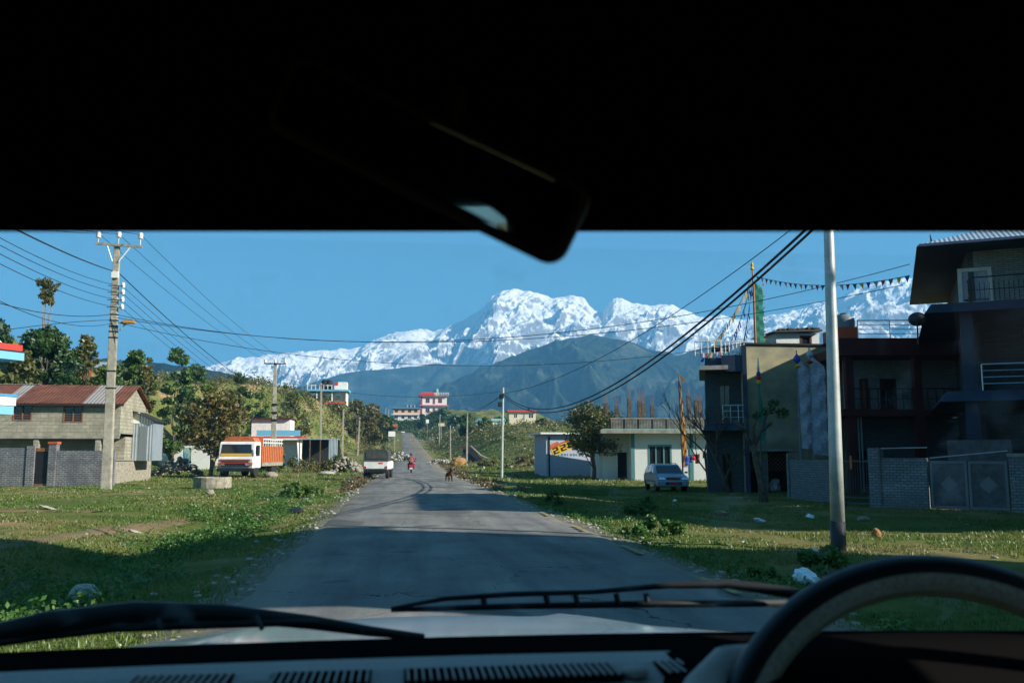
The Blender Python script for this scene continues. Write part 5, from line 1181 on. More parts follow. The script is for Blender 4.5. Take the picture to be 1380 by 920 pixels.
# dark green pole before the wall
gt_ = G(1026, 672); tt_ = PY(1024, 488, gt_.y)
t_ = thing('prayer_flag_pole', 'thin dark-green wrapped pole with white tip growing out of the shaded tree stump', 'flag pole', (gt_.x - .02, gt_.y - .28, gt_.z)); H2 = tt_.z - gt_.z
b = MB(); b.tube([(0, 0, -.2), (-.05, 0, H2 * .5), (-.03, 0, H2)], [.05, .05, .03], 8); b.build('pole', 'bark', t_)
b = MB(); rr = []
for k in range(16): q = .40 + .44 * k / 15; w_ = .20 * math.sin(PI * min(1, .35 + (q - .40) / .55)); rr.append([(-.08, -.04, H2 * q), (w_, -.08 + .03 * math.sin(k), H2 * q), (-.06, .04, H2 * q)])
b.rings(rr); b.build('prayer_cloth', 'greencloth', t_)
for z_, mt, r_ in ((.845, 'yellow', .10), (.875, 'redcloth', .12), (.905, 'bluecloth', .10), (.94, 'whitecloth', .06)):
    b = MB(); b.lathe([(.03, -.1), (r_, 0), (r_ * .8, .1), (.02, .16)], (-.03, -.0, H2 * z_), 10); b.build('ruffle', mt, t_)
b = MB(); b.tube([(-.03, 0, H2 * .96), (-.03, 0, H2 * 1.03)], [.05, .015], 6); b.build('tip', 'insul', t_)
# two white banners
for px, r0, r1, pxb, w_px, lab in ((1079, 472, 604, 1088, 20, 'left white printed prayer banner with dark tuft before the blank wall'), (1096, 466, 612, 1090, 22, 'right white printed prayer banner before the blank wall, slightly taller')):
    yb = YC - 4.0 - (.35 if px > 1085 else 0); tp_ = PY(px - 6, r0, yb); g_ = h1(tp_.x, yb); s_ = F / yb; t_ = thing('prayer_banner', lab, 'banner', (tp_.x, yb, g_), 0, 'white prayer banners')
    H_ = tp_.z - g_; b = MB(); b.tube([(0, 0, -.3), (0, 0, H_)], [.04, .025], 6); b.build('pole', 'bark', t_)
    zb0 = PY(px, r1, yb).z - g_; zb1 = PY(px, r0 + 14, yb).z - g_; w_ = w_px / s_; rr = []; n_ = 36
    dxb = (pxb - px) / s_
    for k in range(n_):
        q = k / (n_ - 1); z = zb0 + (zb1 - zb0) * q; wv = .05 * math.sin(k * .8 + px); top_t = 1 if q < .9 else 1 - (q - .9) * 7; off = dxb * (1 - q) * .5
        e_ = .035 * math.sin(k * 1.7 + px); rr.append([(.03 + off * .3, -.03, z), (w_ * .5 * top_t, -.05 + wv, z - .02), (w_ * top_t + e_, -.03 - wv, z - .05), (w_ * .5 * top_t, -.0 + wv, z)])
    b.rings(rr); bn = b.build('banner', 'whitecloth', t_)
    b = MB(); b.lathe([(.04, -.28), (.17, -.1), (.13, .05), (.03, .18)], (0.02, 0, H_ - .35), 9); b.build('tuft', 'bluecloth' if px < 1085 else 'whitecloth', t_)
    b = MB(); b.lathe([(.04, -.1), (.18, 0), (.03, .08)], (0.02, 0, H_ - .75), 9); b.build('ruffle', 'yellow' if px < 1085 else 'redcloth', t_)
    b = MB(); z = zb0 + (zb1 - zb0) * .38; b.poly([(w_, -.04, z), (w_ + .45, -.1, z + .12), (w_ + .4, -.06, z - .15)]); b.poly([(w_, -.02, z), (w_ + .45, -.08, z + .12), (w_ + .4, -.04, z - .15)]); b.build('pennant', 'redcloth', t_)
# ---- strings of prayer flags
FC = ['bluecloth', 'whitecloth', 'redcloth', 'greencloth', 'yellow']
def flagline(label, a, c, sag, n, size, group=None, cols=FC, tri=False):
    a, c = Vector(a), Vector(c); t_ = thing('prayer_flag_string', label, 'prayer flags', a, 0, group); pts = []
    for k in range(25): t = k / 24; p = (c - a) * t; p.z -= 4 * sag * t * (1 - t); pts.append(p)
    b = MB(); b.tube(pts, .012, 4); b.build('cord', 'cable', t_)
    for k in range(n):
        t = (k + .4) / n; p = (c - a) * t; p.z -= 4 * sag * t * (1 - t); p2 = (c - a) * (t + .62 / n); p2.z -= 4 * sag * (t + .62 / n) * (1 - t - .62 / n)
        sw = Vector((rnd.uniform(-.3, .3), rnd.uniform(-.2, .2), 0)) * size; dn = Vector((0, 0, -size)) + sw
        b = MB()
        if tri: b.poly([p, p2, (p + p2) / 2 + dn]); b.poly([p + Vector((0, .012, 0)), p2 + Vector((0, .012, 0)), (p + p2) / 2 + dn + Vector((0, .012, 0))])
        else: b.hexa([p + dn, p2 + dn * .85, p2 + dn * .85 + Vector((0, .02, 0)), p + dn + Vector((0, .02, 0)), p, p2, p2 + Vector((0, .02, 0)), p + Vector((0, .02, 0))])
        b.build('flag', cols[k % len(cols)], t_)
er = PY(1226, 371, 31)
flagline('string of coloured flags running right from the green pole top to the big house roof', polehead + Vector((.1, 0, -.1)), er, .45, 26, .26, 'long flag strings', tri=True)
for k, (px, row, pxa, cols) in enumerate(((962, 462, 1008, ['yellow', 'straw', 'yellow']), (984, 462, 1011, ['bluecloth', 'bluecloth', 'whitecloth']), (1001, 462, 1014, ['greencloth', 'teal', 'whitecloth']))):
    a = PY(px, row, YB + 1.2); flagline('string of small %s flags slanting from the green pole to the terrace rail' % ('yellow', 'dark blue', 'green')[k], polehead + Vector((-.1, 0, -.3 - .2 * k)), a, .25, 17, .36, 'terrace flag strings', cols)
a = PY(942, 474, YB); c_ = PY(975, 470, YB); flagline('short bunch of coloured flags along the slate house terrace rail', a, c_, .15, 9, .3)
flagline('short coloured flags hanging in front of the slate house terrace', PY(944, 481, YB - .3), PY(999, 474, YB - .3), .2, 10, .24)
# ---- building with dark red balconies
YR_ = 41.5; fR = Frame((PY(1133, 600, YR_).x, YR_, h1(PY(1180, 600, YR_).x, YR_)), R_(-8)); UR = lambda px, row=560, v=0: fR.at(px, row, v)[0]; ZR = lambda row, px=1190, v=0: fR.at(px, row, v)[1]
rb = thing('balcony_building', 'dark red slabbed building with a grilled balcony between the blank wall and big house', 'building', fR.o, R_(-8))
ue = UR(1285); za0, za1 = ZR(553), ZR(485); zt_ = ZR(463)
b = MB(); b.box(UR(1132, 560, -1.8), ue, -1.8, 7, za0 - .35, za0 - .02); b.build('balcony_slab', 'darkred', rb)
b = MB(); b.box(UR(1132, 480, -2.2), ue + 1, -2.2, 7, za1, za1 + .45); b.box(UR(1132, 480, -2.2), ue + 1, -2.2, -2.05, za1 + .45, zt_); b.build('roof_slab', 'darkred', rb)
wr_ = (UR(1186, 530, 0), UR(1208, 530, 0), za0 + .0, ZR(510, 1190, 0)); wr2 = (UR(1160), UR(1172), za0, ZR(510))
b = MB(); b.wall(UR(1140), ue + .5, 0, za0, za1, .2, [wr_, wr2]); b.build('upper_wall', 'palebrick', rb)
b = MB(); b.wall(UR(1140), ue + .5, 0, -.5, za0 - .36, .2, [(UR(1150), UR(1170), 0, 2.1)]); b.build('ground_floor_wall', 'slate', rb)
window(rb, *wr_, 0, 'darkred', 'glass', 1, 2, t=.09); window(rb, *wr2, 0, 'darkred', 'orangecloth', 0, 0, t=.12, name='door')
for px in (1146, 1238): b = MB(); u = UR(px, 530, -1.7); b.box(u - .18, u + .18, -1.75, -1.4, -.5, za1); b.build('column', 'darkred', rb)
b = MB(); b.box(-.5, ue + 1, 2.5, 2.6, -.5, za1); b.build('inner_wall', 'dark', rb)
rails(rb, (UR(1150, 540, -1.7), -1.7, 0), (ue, -1.7, 0), za0, .95, 2, 'ironblack', posts=14, name='balcony_rail')
b = MB(); u = UR(1150, 540, -1.7)
while u < ue: b.torus((u + .12, -1.7, za0 + .35), .11, .014, 10, 5, 'y' if False else 'z') if False else b.tube([(u, -1.7, za0 + .05), (u + .12, -1.7, za0 + .6), (u + .24, -1.7, za0 + .05)], .014, 4); u += .24
b.build('balcony_lattice', 'ironblack', rb)
rails(rb, (UR(1155, 450, -2), -2.1, 0), (ue + .8, -2.1, 0), zt_, .85, 4, 'steelrail', posts=4, name='terrace_rail')
b = MB(); b.box(UR(1128, 455, -2), UR(1154, 455, -2), -2.15, 0, zt_, ZR(441, 1140, -2)); b.build('tank_plinth', 'terracotta', rb)
b = MB(); b.rings([[(UR(1165, 600, -1.2) + dx_, -1.2, z) for dx_, z in ((0, 0), (.06, 0), (.06, za0 - .4), (0, za0 - .4))] + [] for _ in (0,)], cap=False) if False else None
for dx_ in (0, .14, .28): b = MB(); u = UR(1154, 600, -1.2) + dx_; b.tube([(u, -1.2, .2), (u, -1.2, za0 - .36)], .035, 6); b.build('pipe', 'steel', rb)
u = UR(1138, 440, -1.4); zt2 = ZR(441, 1140, -2)
b = MB(); b.lathe([(.50, 0), (.53, .05), (.50, .1), (.53, .22), (.50, .27), (.53, .39), (.50, .44), (.50, .52), (.30, .64), (.28, .70), (.16, .72), (.01, .73)], (0, 0, 0), 20)
tn = thing('water_tank', 'ribbed grey plastic water tank on the orange-red roof block by the steel post', 'water tank', fR.o + fR.u * u + fR.w * -1.3 + Vector((0, 0, zt2))); b.build('shell', 'tank', tn, smooth=True)
b = MB(); b.lathe([(.14, .72), (.15, .78), (.02, .80)], (0, 0, 0), 12); b.build('lid', 'black', tn)
# dish
dp = PY(1236, 431, 30.5); ds = thing('satellite_dish', 'dark round satellite dish on the terrace edge beside the big house roof', 'satellite dish', dp)
b = MB(); b.lathe([(.01, .02), (.18, .03), (.33, .08), (.42, .15), (.43, .15), (.34, .06), (.18, .0), (.01, -.02)], (0, 0, 0), 20, 'y'); o = b.build('reflector', 'tar', ds, smooth=True); o.rotation_euler = (R_(18), R_(0), R_(-35)); o.scale = (.75, 1, .62)
b = MB(); b.tube([(0, 0, 0), (.05, .1, -.3), (.05, .1, -.9)], .03, 6); b.build('mast', 'tar', ds)
# ---- big house at the right edge
c2 = PZ(1246, 422, 6.8); fA = Frame((c2.x, c2.y, -.3), R_(-30)); AU = lambda px, row, v=0: fA.at(px, row, v)
bg_ = thing('blue_slab_house', 'big three-storey house with wide dark blue slabs and balconies at the right edge', 'house', fA.o, R_(-30))
zs1 = fA.at(1262, 541, 0)[1]; zs2 = fA.at(1246, 422, 0)[1]
t_r = fA.at(1238, 333, -.2); zr3 = t_r[1]; W_ = 13.5; D_ = 14.0
def slabL(name, x0, y0, z, th, inset=.25, mat='slabblue'):
    b = MB(); b.hexa([(x0, y0, z), (W_, y0, z), (W_, D_, z), (x0, D_, z), (x0 + inset, y0 + inset, z + th), (W_, y0 + inset, z + th), (W_, D_, z + th), (x0 + inset, D_, z + th)]); return b.build(name, mat, bg_)
slabL('first_floor_slab', .35, 0, zs1, .38); slabL('second_floor_slab', 0, 0, zs2, .36); slabL('roof_slab', -.15, -.3, zr3, .12, .1, 'slabblue')
b = MB(); x0 = .0; b.hexa([(-.05, -.2, zr3 + .12), (W_, -.2, zr3 + .12), (W_, D_, zr3 + .12), (-.05, D_, zr3 + .12), (2.2, 2.0, zr3 + .95), (W_, 2.0, zr3 + .95), (W_, D_, zr3 + .95), (2.2, D_, zr3 + .95)]); b.build('sloping_roof', 'tin', bg_)
wx = 1.75   # side wall set back from the slab edge
b = MB(); b.box(wx, wx + .2, 1.6, D_, -.3, zs1); b.box(wx, wx + .2, 2.2, D_, zs1 + .38, zs2); b.box(wx - .1, wx + .1, 1.4, D_, zs2 + .36, zr3); b.build('side_wall', 'slate', bg_)
t0 = fA.at(1291, 380, 1.4)[0]; t1 = fA.at(1337, 380, 1.4)[0]; zw1 = fA.at(1310, 361, 1.4)[1]; zf = zs2 + .36
b = MB(); b.wall(wx + .1, W_, 1.4, zf, zr3, .2, [(t0, t1, zf + .05, zw1)]); b.build('top_front_wall', 'palebrick', bg_)
dw = window(bg_, t0, t1, zf + .05, zw1, 1.4, 'white', 'glass', 0, 0, .14, .1, name='balcony_door'); b = MB(); b.box(t0 + .15, t1 - .15, 1.44, 1.448, zf + .3, zw1 - .15); b.build('net_curtain', 'whitecloth', dw)
b = MB(); b.wall(wx + .2, W_, 3.2, zs1 + .38, zs2, .2, [(3.6, 5.0, zs1 + 1.2, zs2 - .3), (6.2, 7.4, zs1 + .4, zs2 - .3)]); b.wall(wx + .2, W_, 3.0, -.3, zs1, .2, [(3.6, 5.0, .9, 2.4), (6.2, 7.6, 0, 2.4)]); b.build('front_wall', 'slate', bg_)
for y in (3.4, 5.4): 
    b = MB(); b.box(wx - .06, wx, y, y + .9, zs1 + .9, zs2 - .4); b.build('side_window', 'slabblue', bg_)
b = MB(); px_ = fA.at(1297, 480, .5)[0]; b.box(px_, px_ + .42, .45, .85, -.3, zs1); b.box(px_, px_ + .42, .45, .85, zs1 + .38, zs2); b.box(px_ + 5.6, px_ + 6, .45, .85, -.3, zs1); b.build('front_column', 'slabblue', bg_)
rails(bg_, (px_ + .6, .35, 0), (W_, .35, 0), zs1 + .40, .95, 4, 'steelrail', .025, 5)
rails(bg_, (wx - .1, .45, 0), (W_, .35, 0), zs2 + .36, .95, 2, 'ironblack', .02, 6)
b = MB(); u = wx
while u < W_: b.box(u, u + .02, .36, .38, zs2 + .4, zs2 + 1.1); u += .16
b.build('balusters', 'ironblack', bg_)
rails(bg_, (wx - .15, .5, 0), (wx - .15, 1.5, 0), zs2 + .36, .95, 3, 'ironblack', .02, 2)
# roof finial
b = MB(); b.tube([(.4, .2, zr3 + .2), (.35, .2, zr3 + .55)], [.05, .01], 5); b.build('finial', 'tar', bg_)
# ---- boundary walls and gates
def wallseg(name, label, a, c, rowtop_px, mat, cat='wall', th=.2, cap=None, bevel=.02):
    ang = math.atan2(c.y - a.y, c.x - a.x); fr_ = Frame(a, ang); h_ = fr_.at(*rowtop_px)[1]; t_ = thing(name, label, cat, a, ang); L_ = (c - a).length
    b = MB(); b.box(0, L_, 0, th, -.4, h_); b.build('masonry', mat, t_, bevel=bevel)
    return t_, L_, h_, fr_
wa, wb2 = G(1063, 671), G(1121, 677)
t_, L_, h_, fr_ = wallseg('stone_wall', 'whitish stone block wall just left of the steel lamp post', wa, wb2, (1090, 619), 'whitestone')
b = MB(); b.box(-.02, .2, -.05, .26, -.4, h_ + .25); b.build('end_pier', 'whitestone', t_, bevel=.02)
wc2, wd2 = G(1175, 683), G(1252, 686)
t_, L_, h_, fr_ = wallseg('stone_wall', 'whitish stone block wall between the barred gate and the sheet metal gate', wc2, wd2, (1230, 617), 'whitestone')
b = MB(); b.box(-.05, .42, -.08, .3, -.4, fr_.at(1182, 603)[1]); b.build('gate_pier', 'whitestone', t_, bevel=.03)
b = MB(); b.tube([(.4, .1, h_ + .35), (L_, .1, h_ + .38)], .02, 5); b.build('top_rail', 'steel', t_)
ga, gb2 = G(1124, 680), wc2; ang = math.atan2(gb2.y - ga.y, gb2.x - ga.x); fr_ = Frame(ga, ang); L_ = (gb2 - ga).length - .05; h_ = fr_.at(1150, 618)[1]
t_ = thing('barred_gate', 'dark vertical-barred iron gate between the steel post and the stone wall', 'gate', ga, ang)
b = MB(); b.box(0, L_, .08, .12, .08, .14); b.box(0, L_, .08, .12, h_ - .12, h_ - .06); b.box(0, L_, .08, .12, .3, .34); b.box(0, .05, .07, .13, 0, h_); b.box(L_ - .05, L_, .07, .13, 0, h_); b.build('gate_frame', 'gategrey', t_)
n_ = int(L_ / .13)
b = MB()
for k in range(n_): x = (k + .5) * L_ / n_; b.tube([(x, .1, .1), (x, .1, h_)], .013, 5)
b.build('bars', 'gategrey', t_)
b = MB(); b.box(L_ * .5 - .04, L_ * .5 + .05, .03, .07, h_ * .78, h_ + .12); b.build('orange_ribbon', 'orange', t_)
ge0, ge1 = G(1255, 686), G(1362, 690); ang = math.atan2(ge1.y - ge0.y, ge1.x - ge0.x); fg = Frame(ge0, ang); L_ = (ge1 - ge0).length; h_ = fg.at(1300, 621)[1]
t_ = thing('sheet_metal_gate', 'grey sheet metal double gate with raised diamond on each leaf', 'gate', ge0, ang)
for i in (0, 1):
    x0 = i * L_ / 2 + .02; x1 = (i + 1) * L_ / 2 - .02; b = MB(); b.box(x0, x1, .06, .09, .06, h_); lf = b.build('gate_leaf', 'gategrey', t_)
    b = MB(); b.box(x0, x1, .03, .06, .04, .14); b.box(x0, x1, .03, .06, h_ - .09, h_); b.box(x0, x0 + .09, .03, .06, .14, h_ - .09); b.box(x1 - .09, x1, .03, .06, .14, h_ - .09); b.build('leaf_frame', 'diamond', lf, bevel=.008)
    cx, cz = (x0 + x1) / 2, h_ * .52; b = MB()
    for q, y in ((.30, .045), (.23, .03)): b.hexa([(cx, y, cz - q), (cx + q, y, cz), (cx, y, cz + q), (cx - q, y, cz), (cx, .06, cz - q), (cx + q, .06, cz), (cx, .06, cz + q), (cx - q, .06, cz)])
    b.build('diamond', 'diamond', lf)
b = MB(); b.tube([(0, .1, h_ + .1), (L_, .1, h_ + .35)], .02, 5); b.build('top_bar', 'steel', t_)
b = MB(); b.box(.1, L_ - .3, 1.6, 1.65, 0, h_ + .75); b.build('porch_screen', 'gategrey', t_)
gf0 = ge1; gd = (ge1 - ge0).normalized(); gf1 = gf0 + gd * 6
t_ = thing('stone_wall', 'grey stone block wall at the right edge beyond the sheet metal gate', 'wall', gf0, ang); b = MB(); b.box(.04, 6, 0, .22, -.4, h_ + .15); b.build('masonry', 'whitestone', t_, bevel=.02)
b = MB(); b.box(.0, 6, -.04, .26, h_ + .15, h_ + .25); b.build('coping', 'concrete', t_)
# ---- neighbours outside the frame whose shade falls on street and gardens
def offhouse(label, x0, x1, y0, y1, h_, mat='cream'):
    t_ = thing('street_house', label, 'house', (x0, y0, -.2)); fl = 3; hf = h_ / fl
    for i in range(fl):
        z = i * hf; ops = [(u, u + 1.2, z + .9, z + 2.2) for u in np.arange(1, (x1 - x0) - 1.4, 2.6)]
        b = MB(); b.wall(0, x1 - x0, 0, z, z + hf - .2, .2, ops); b.wall(0, x1 - x0, y1 - y0 - .2, z, z + hf - .2, .2, ops); b.box(0, .2, .2, y1 - y0 - .2, z, z + hf - .2); b.box(x1 - x0 - .2, x1 - x0, .2, y1 - y0 - .2, z, z + hf - .2); b.build('wall', mat, t_)
        b = MB(); b.box(-.5, x1 - x0 + .5, -.5, y1 - y0 + .5, z + hf - .2, z + hf); b.build('slab', 'slabblue', t_)
        for o_ in ops: window(t_, *o_, 0, 'wood', 'glass', 1)
    return t_
offhouse('cream three-storey house standing right behind us beside the road', 14.0, 23.0, 1.9, 6.6, 14.0)
offhouse('cream three-storey house on the plot before the blue-slabbed house', 21.5, 31.0, 14.6, 24.0, 12.0)
# ---- silver-blue car
gv = G(897, 661); cr = thing('parked_car', 'silver-blue hatchback parked facing us in the shade before the pebbled white house', 'car', gv, R_(-5)); cr.scale = (1, 1, .95)
sc_ = 1.0
hwid = .80
def lf(b, xs, prof):   # prof at each width factor
    pass
b = MB(); low = [(-1.98, .30), (-2.02, .52), (-1.96, .72), (-1.80, .84), (-1.05, .98), (1.90, .98), (2.0, .80), (2.02, .35)]
b.rings([[(x, y * (1 - .03 * (abs(x) > .7)), z) for y, z in low] for x in (-hwid, -hwid * .93, 0, hwid * .93, hwid)]); body = b.build('body', 'silverblue', cr, bevel=.05, smooth=False)
b = MB(); g0_ = [(-1.08, .97), (-.35, 1.42), (-.20, 1.47), (1.45, 1.47), (1.60, 1.42), (1.92, .97)]
def gh(x, y, z): k = (z - .97) / .5; return (x * (1 - .20 * k), y, z)
b.rings([[gh(x, y, z) for y, z in g0_] for x in (-hwid * .97, hwid * .97)]); cabn = b.build('cabin', 'silverblue', cr, bevel=.03)
b = MB(); b.hexa([gh(-.66, -1.03 - .01, 1.0)[:3], gh(.66, -1.04, 1.0), gh(.66, -.9, 1.0), gh(-.66, -.9, 1.0), gh(-.69, -.41, 1.39), gh(.69, -.41, 1.39), gh(.69, -.3, 1.39), gh(-.69, -.3, 1.39)]); b.build('windscreen', 'glass', cabn)
for s_ in (-1, 1):
    for (ya_, yb_, yc_, yd_) in ((-.78, -.02, -.12, -.22), (.08, .82, .78, .05), (.92, 1.6, 1.42, .9)):
        b = MB(); pts = [(ya_, 1.0), (yb_, 1.0), (yc_ if yc_ > ya_ else yb_, 1.38), (yd_ if yd_ < yb_ else ya_ + .4, 1.38)]
        b.poly([gh(s_ * hwid * 1.0, y, z) for y, z in pts]); q = [Vector(v) + Vector((-.03 * s_, 0, 0)) for v in b.v]; b.poly(q); b.build('side_window', 'glass', cabn)
    b = MB(); b.box(s_ * .93 - .08, s_ * .93 + .08, -.85, -.72, .98, 1.08); b.build('door_mirror', 'silverblue', cr, bevel=.02)
    b = MB(); b.frustum((s_ * .58 - .17, s_ * .58 + .17, -2.0, -1.8, .66), (s_ * .60 - .15, s_ * .60 + .15, -1.95, -1.7, .80)); b.build('headlight', 'chrome', cr, bevel=.02)
    b = MB(); b.box(s_ * (hwid + .01) - .015, s_ * (hwid + .01) + .015, -1.0, 1.0, .52, .60); b.build('side_moulding', 'gategrey', cr)
    b = MB(); b.tube([(s_ * .56, -.1, 1.47), (s_ * .56, 0, 1.53), (s_ * .56, 1.3, 1.53), (s_ * .56, 1.4, 1.47)], .018, 6); b.build('roof_rail', 'black', cr)
b = MB(); b.box(-.34, .34, -2.03, -1.9, .68, .79); gr = b.build('grille', 'black', cr)
for z in (.70, .735, .77): b = MB(); b.box(-.33, .33, -2.05, -2.03, z - .006, z + .006); b.build('grille_bar', 'chrome', gr)
b = MB(); b.box(-.72, .72, -2.08, -1.9, .34, .58); bmp = b.build('bumper', 'silverblue', cr, bevel=.03)
b = MB(); b.box(-.42, .42, -2.10, -2.07, .40, .54); b.build('air_intake', 'black', bmp)
b = MB(); b.box(-.25, .25, -2.12, -2.105, .42, .52); b.build('number_plate', 'redcloth', bmp)
for x, y in ((-.70, -1.25), (.70, -1.25), (-.70, 1.35), (.70, 1.35)): wheel(cr, x, y, .31, .31, .2, 1 if x > 0 else -1, 'tank')
# ---- clothes line
cl0, cl1 = PY(922, 614, 58), PY(958, 607, 58); gz = h1(cl0.x, 58)
t_ = thing('clothes_line', 'clothes line strung to the right of the orange prayer pole', 'clothes line', (cl0.x, 58, gz))
b = MB(); w_ = cl1.x - cl0.x; b.tube([(0, 0, cl0.z - gz), (w_ * .5, 0, (cl0.z + cl1.z) / 2 - gz - .08), (w_, 0, cl1.z - gz)], .012, 4); b.build('cord', 'cable', t_)
for px in (920, 960): b = MB(); x = PY(px, 610, 58).x - cl0.x; b.tube([(x, 0, -.2), (x, 0, cl1.z - gz + .05)], .03, 6); b.build('post', 'bark', t_)
for px, wpx, hpx, mt, lab in ((926, 6, 13, 'bluecloth', 'dark blue garment, leftmost on the clothes line'), (932, 4, 10, 'slabblue', 'grey-blue garment on the clothes line next to a red one'), (935, 4, 8, 'redcloth', 'bright red garment on the clothes line'), (940, 6, 13, 'darkred', 'dark red long garment on the clothes line'), (951, 8, 8, 'black', 'black cloth at the high right end of the line')):
    a = PY(px, 613, 57.9); s_ = F / 57.9; b = MB(); q = (px - 922) / 36; z0 = cl0.z + (cl1.z - cl0.z) * q - .05; w2 = wpx / s_; h2_ = hpx / s_; rr = []
    for k in range(6): z = -h2_ * k / 5; wv = .03 * math.sin(k * 2 + px); rr.append([(-w2 / 2 - .02 * k * .3, wv, z), (0, wv - .04, z), (w2 / 2, wv, z), (0, wv + .03, z)])
    b.rings(rr); o = b.build('garment', mt); o.location = (a.x, 57.9, z0); tag(o, lab, 'laundry', 'clothes on the line')
# bags and litter
def bag(px, row, w_px, h_px, label, mat='plastic_white', name='plastic_bag'):
    g = G(px, row); s = F / g.y; bm = bmesh.new(); bmesh.ops.create_icosphere(bm, subdivisions=3, radius=1)
    for v in bm.verts:
        p = v.co; k = 1 + .55 * float(perlin(p.x * 1.7 + px, p.y * 1.7 + p.z * 1.3)) + .2 * float(perlin(p.x * 5, p.z * 5 + px)); v.co = p * k
    me = bpy.data.meshes.new(name); bm.to_mesh(me); bm.free(); me.materials.append(M[mat]); o = bpy.data.objects.new(name, me); COL.objects.link(o)
    o.location = g + Vector((0, 0, h_px / s * .3)); o.scale = (w_px / s / 2, w_px / s / 3, h_px / s / 2); o.rotation_euler = (.2, .3, px); return tag(o, label, 'litter')
bag(1086, 786, 38, 24, 'crumpled white plastic bag at the foot of the green bush by the steering wheel')
bag(1044, 662, 24, 24, 'white sack leaning on the shaded tree trunk')
bag(1080, 745, 9, 6, 'small white paper scrap left of the steel post')
bag(1099, 743, 8, 6, 'tiny white scrap nearest the steel post')
bag(1025, 704, 26, 6, 'flat white litter in the shade below the banners')
bag(1092, 697, 14, 5, 'flat white litter before the stone wall')
bag(910, 676, 7, 4, 'small white scrap on the ground below the parked car')
bag(975, 694, 34, 4, 'torn red and white rag on the dark ground', 'salmon')
bag(1001, 731, 5, 3, 'tiny pale scrap on the sunny grass')
bag(70, 687, 30, 4, 'scattered pale scraps on the dry patch of grass at the left', 'stone')
bag(183, 717, 18, 3, 'flat pale scrap lying along the trodden path', 'stone')
# dark umbrella-shaped heap by the wall
g = G(1087, 668); b = MB(); b.lathe([(.45, 0), (.38, .14), (.2, .30), (.05, .42), (.02, 1.6), (.01, 2.2)], (0, 0, 0), 12); o = b.build('flag_base', 'concrete'); o.location = g + Vector((0, -.3, 0)); tag(o, 'grey conical base with thin rod against the whitish stone wall', 'flag base')

# ---- distant houses past the road end
def Pg(px, row, Y): q = PY(px, row, Y); return q
Yp = 482.; a = Pg(567, 559, Yp); fp_ = Frame((a.x, Yp, a.z), R_(0)); w3 = fp_.at(602, 550)[0]; hfl = fp_.at(580, 545)[1] - .0
pk = thing('pink_house', 'tall pink and white house with red roof corner at the end of the road', 'house', fp_.o)
zz = 0; rows_ = [(559, 547), (546, 534)]
for i, (ra, rb_) in enumerate(rows_):
    za_, zb_ = fp_.at(580, ra)[1], fp_.at(580, rb_)[1]
    ops = [(w3 * .18, w3 * .34, za_ + 1.2, zb_ - 1.0), (w3 * .45, w3 * .55, za_ + .6, zb_ - 1.0), (w3 * .66, w3 * .82, za_ + 1.2, zb_ - 1.0)]
    b = MB(); b.wall(0, w3, 0, za_ - (3 if i == 0 else 0), zb_, .3, ops); b.box(0, .3, .3, 9, za_ - 3 * (i == 0), zb_); b.box(w3 - .3, w3, .3, 9, za_, zb_); b.build('wall', 'salmon' if False else 'white', pk)
    for o_ in ops: window(pk, *o_, 0, 'pink', 'glass', 1, 0, .25, .2)
    b = MB(); b.box(-.8, w3 + 1, -1.2, 9, zb_, zb_ + .6); b.build('balcony_band', 'pink', pk)
    b = MB(); b.box(0, .8, -.3, 0, za_ - 2 * (i == 0), zb_); b.build('pilaster', 'redcloth', pk)
zt = fp_.at(580, 534)[1] + .6
b = MB(); b.hexa([(-1.3, -1.5, zt), (w3 * .55, -1.5, zt), (w3 * .55, 8, zt), (-1.3, 8, zt), (w3 * .1, 1.5, zt + 1.9), (w3 * .45, 1.5, zt + 1.9), (w3 * .45, 5, zt + 1.9), (w3 * .1, 5, zt + 1.9)]); b.build('roof', 'red', pk)
rails(pk, (w3 * .5, -1, 0), (w3 + .8, -1, 0), zt, 1.3, 2, 'white', .1, 6)
b = MB(); b.lathe([(.8, 0), (.9, .3), (.9, 1.6), (.4, 2.2), (.02, 2.3)], (w3 * .62, 3, zt + 1.5), 10); b.box(w3 * .55, w3 * .7, 2, 4, zt, zt + 1.5); b.build('rooftop_tank', 'lightgreen', pk)
Yq = 465.; a = Pg(530, 566, Yq); fq = Frame((a.x, Yq, a.z), 0); w4 = fq.at(566, 550)[0]; zh = fq.at(545, 549)[1]; zm = zh * .48
yh = thing('road_end_house', 'long cream and white house with blue roof line left of the pink house', 'house', fq.o)
for i, (za_, zb_, mt) in enumerate(((0, zm - .4, 'white'), (zm, zh - .5, 'salmon'))):
    ops = [(w4 * k, w4 * (k + .12), za_ + .9, zb_ - .5) for k in (.05, .3, .55, .78)]
    b = MB(); b.wall(0, w4, 0, za_ - 1 * (i == 0), zb_, .3, ops); b.box(w4 - .3, w4, .3, 8, za_ - 1, zb_); b.build('wall', mt, yh)
    for o_ in ops: window(yh, *o_, 0, 'wood', 'glass', 1, 0, .2, .2)
b = MB(); b.box(-1, w4, -1, 8, zm - .4, zm); b.build('floor_slab', 'white', yh)
b = MB(); b.box(-1, w4 + .5, -1, 8, zh - .5, zh); b.build('roof_slab', 'blue', yh)
for k in (.5, .64, .78): b = MB(); b.lathe([(.5, 0), (.6, .2), (.6, 1.4), (.02, 1.8)], (w4 * k, 3, zh), 8); b.build('rooftop_tank', 'tank', yh)
Yk = 300.; a = Pg(686, 567, Yk); a.z = max(a.z, h1(a.x + 4, Yk) + .2); fk = Frame((a.x, Yk, a.z), 0); w5 = fk.at(722, 560)[0]; zk = 3.0
ck = thing('hill_cottage', 'single-storey cream cottage with red roof edge on the right hill', 'house', fk.o)
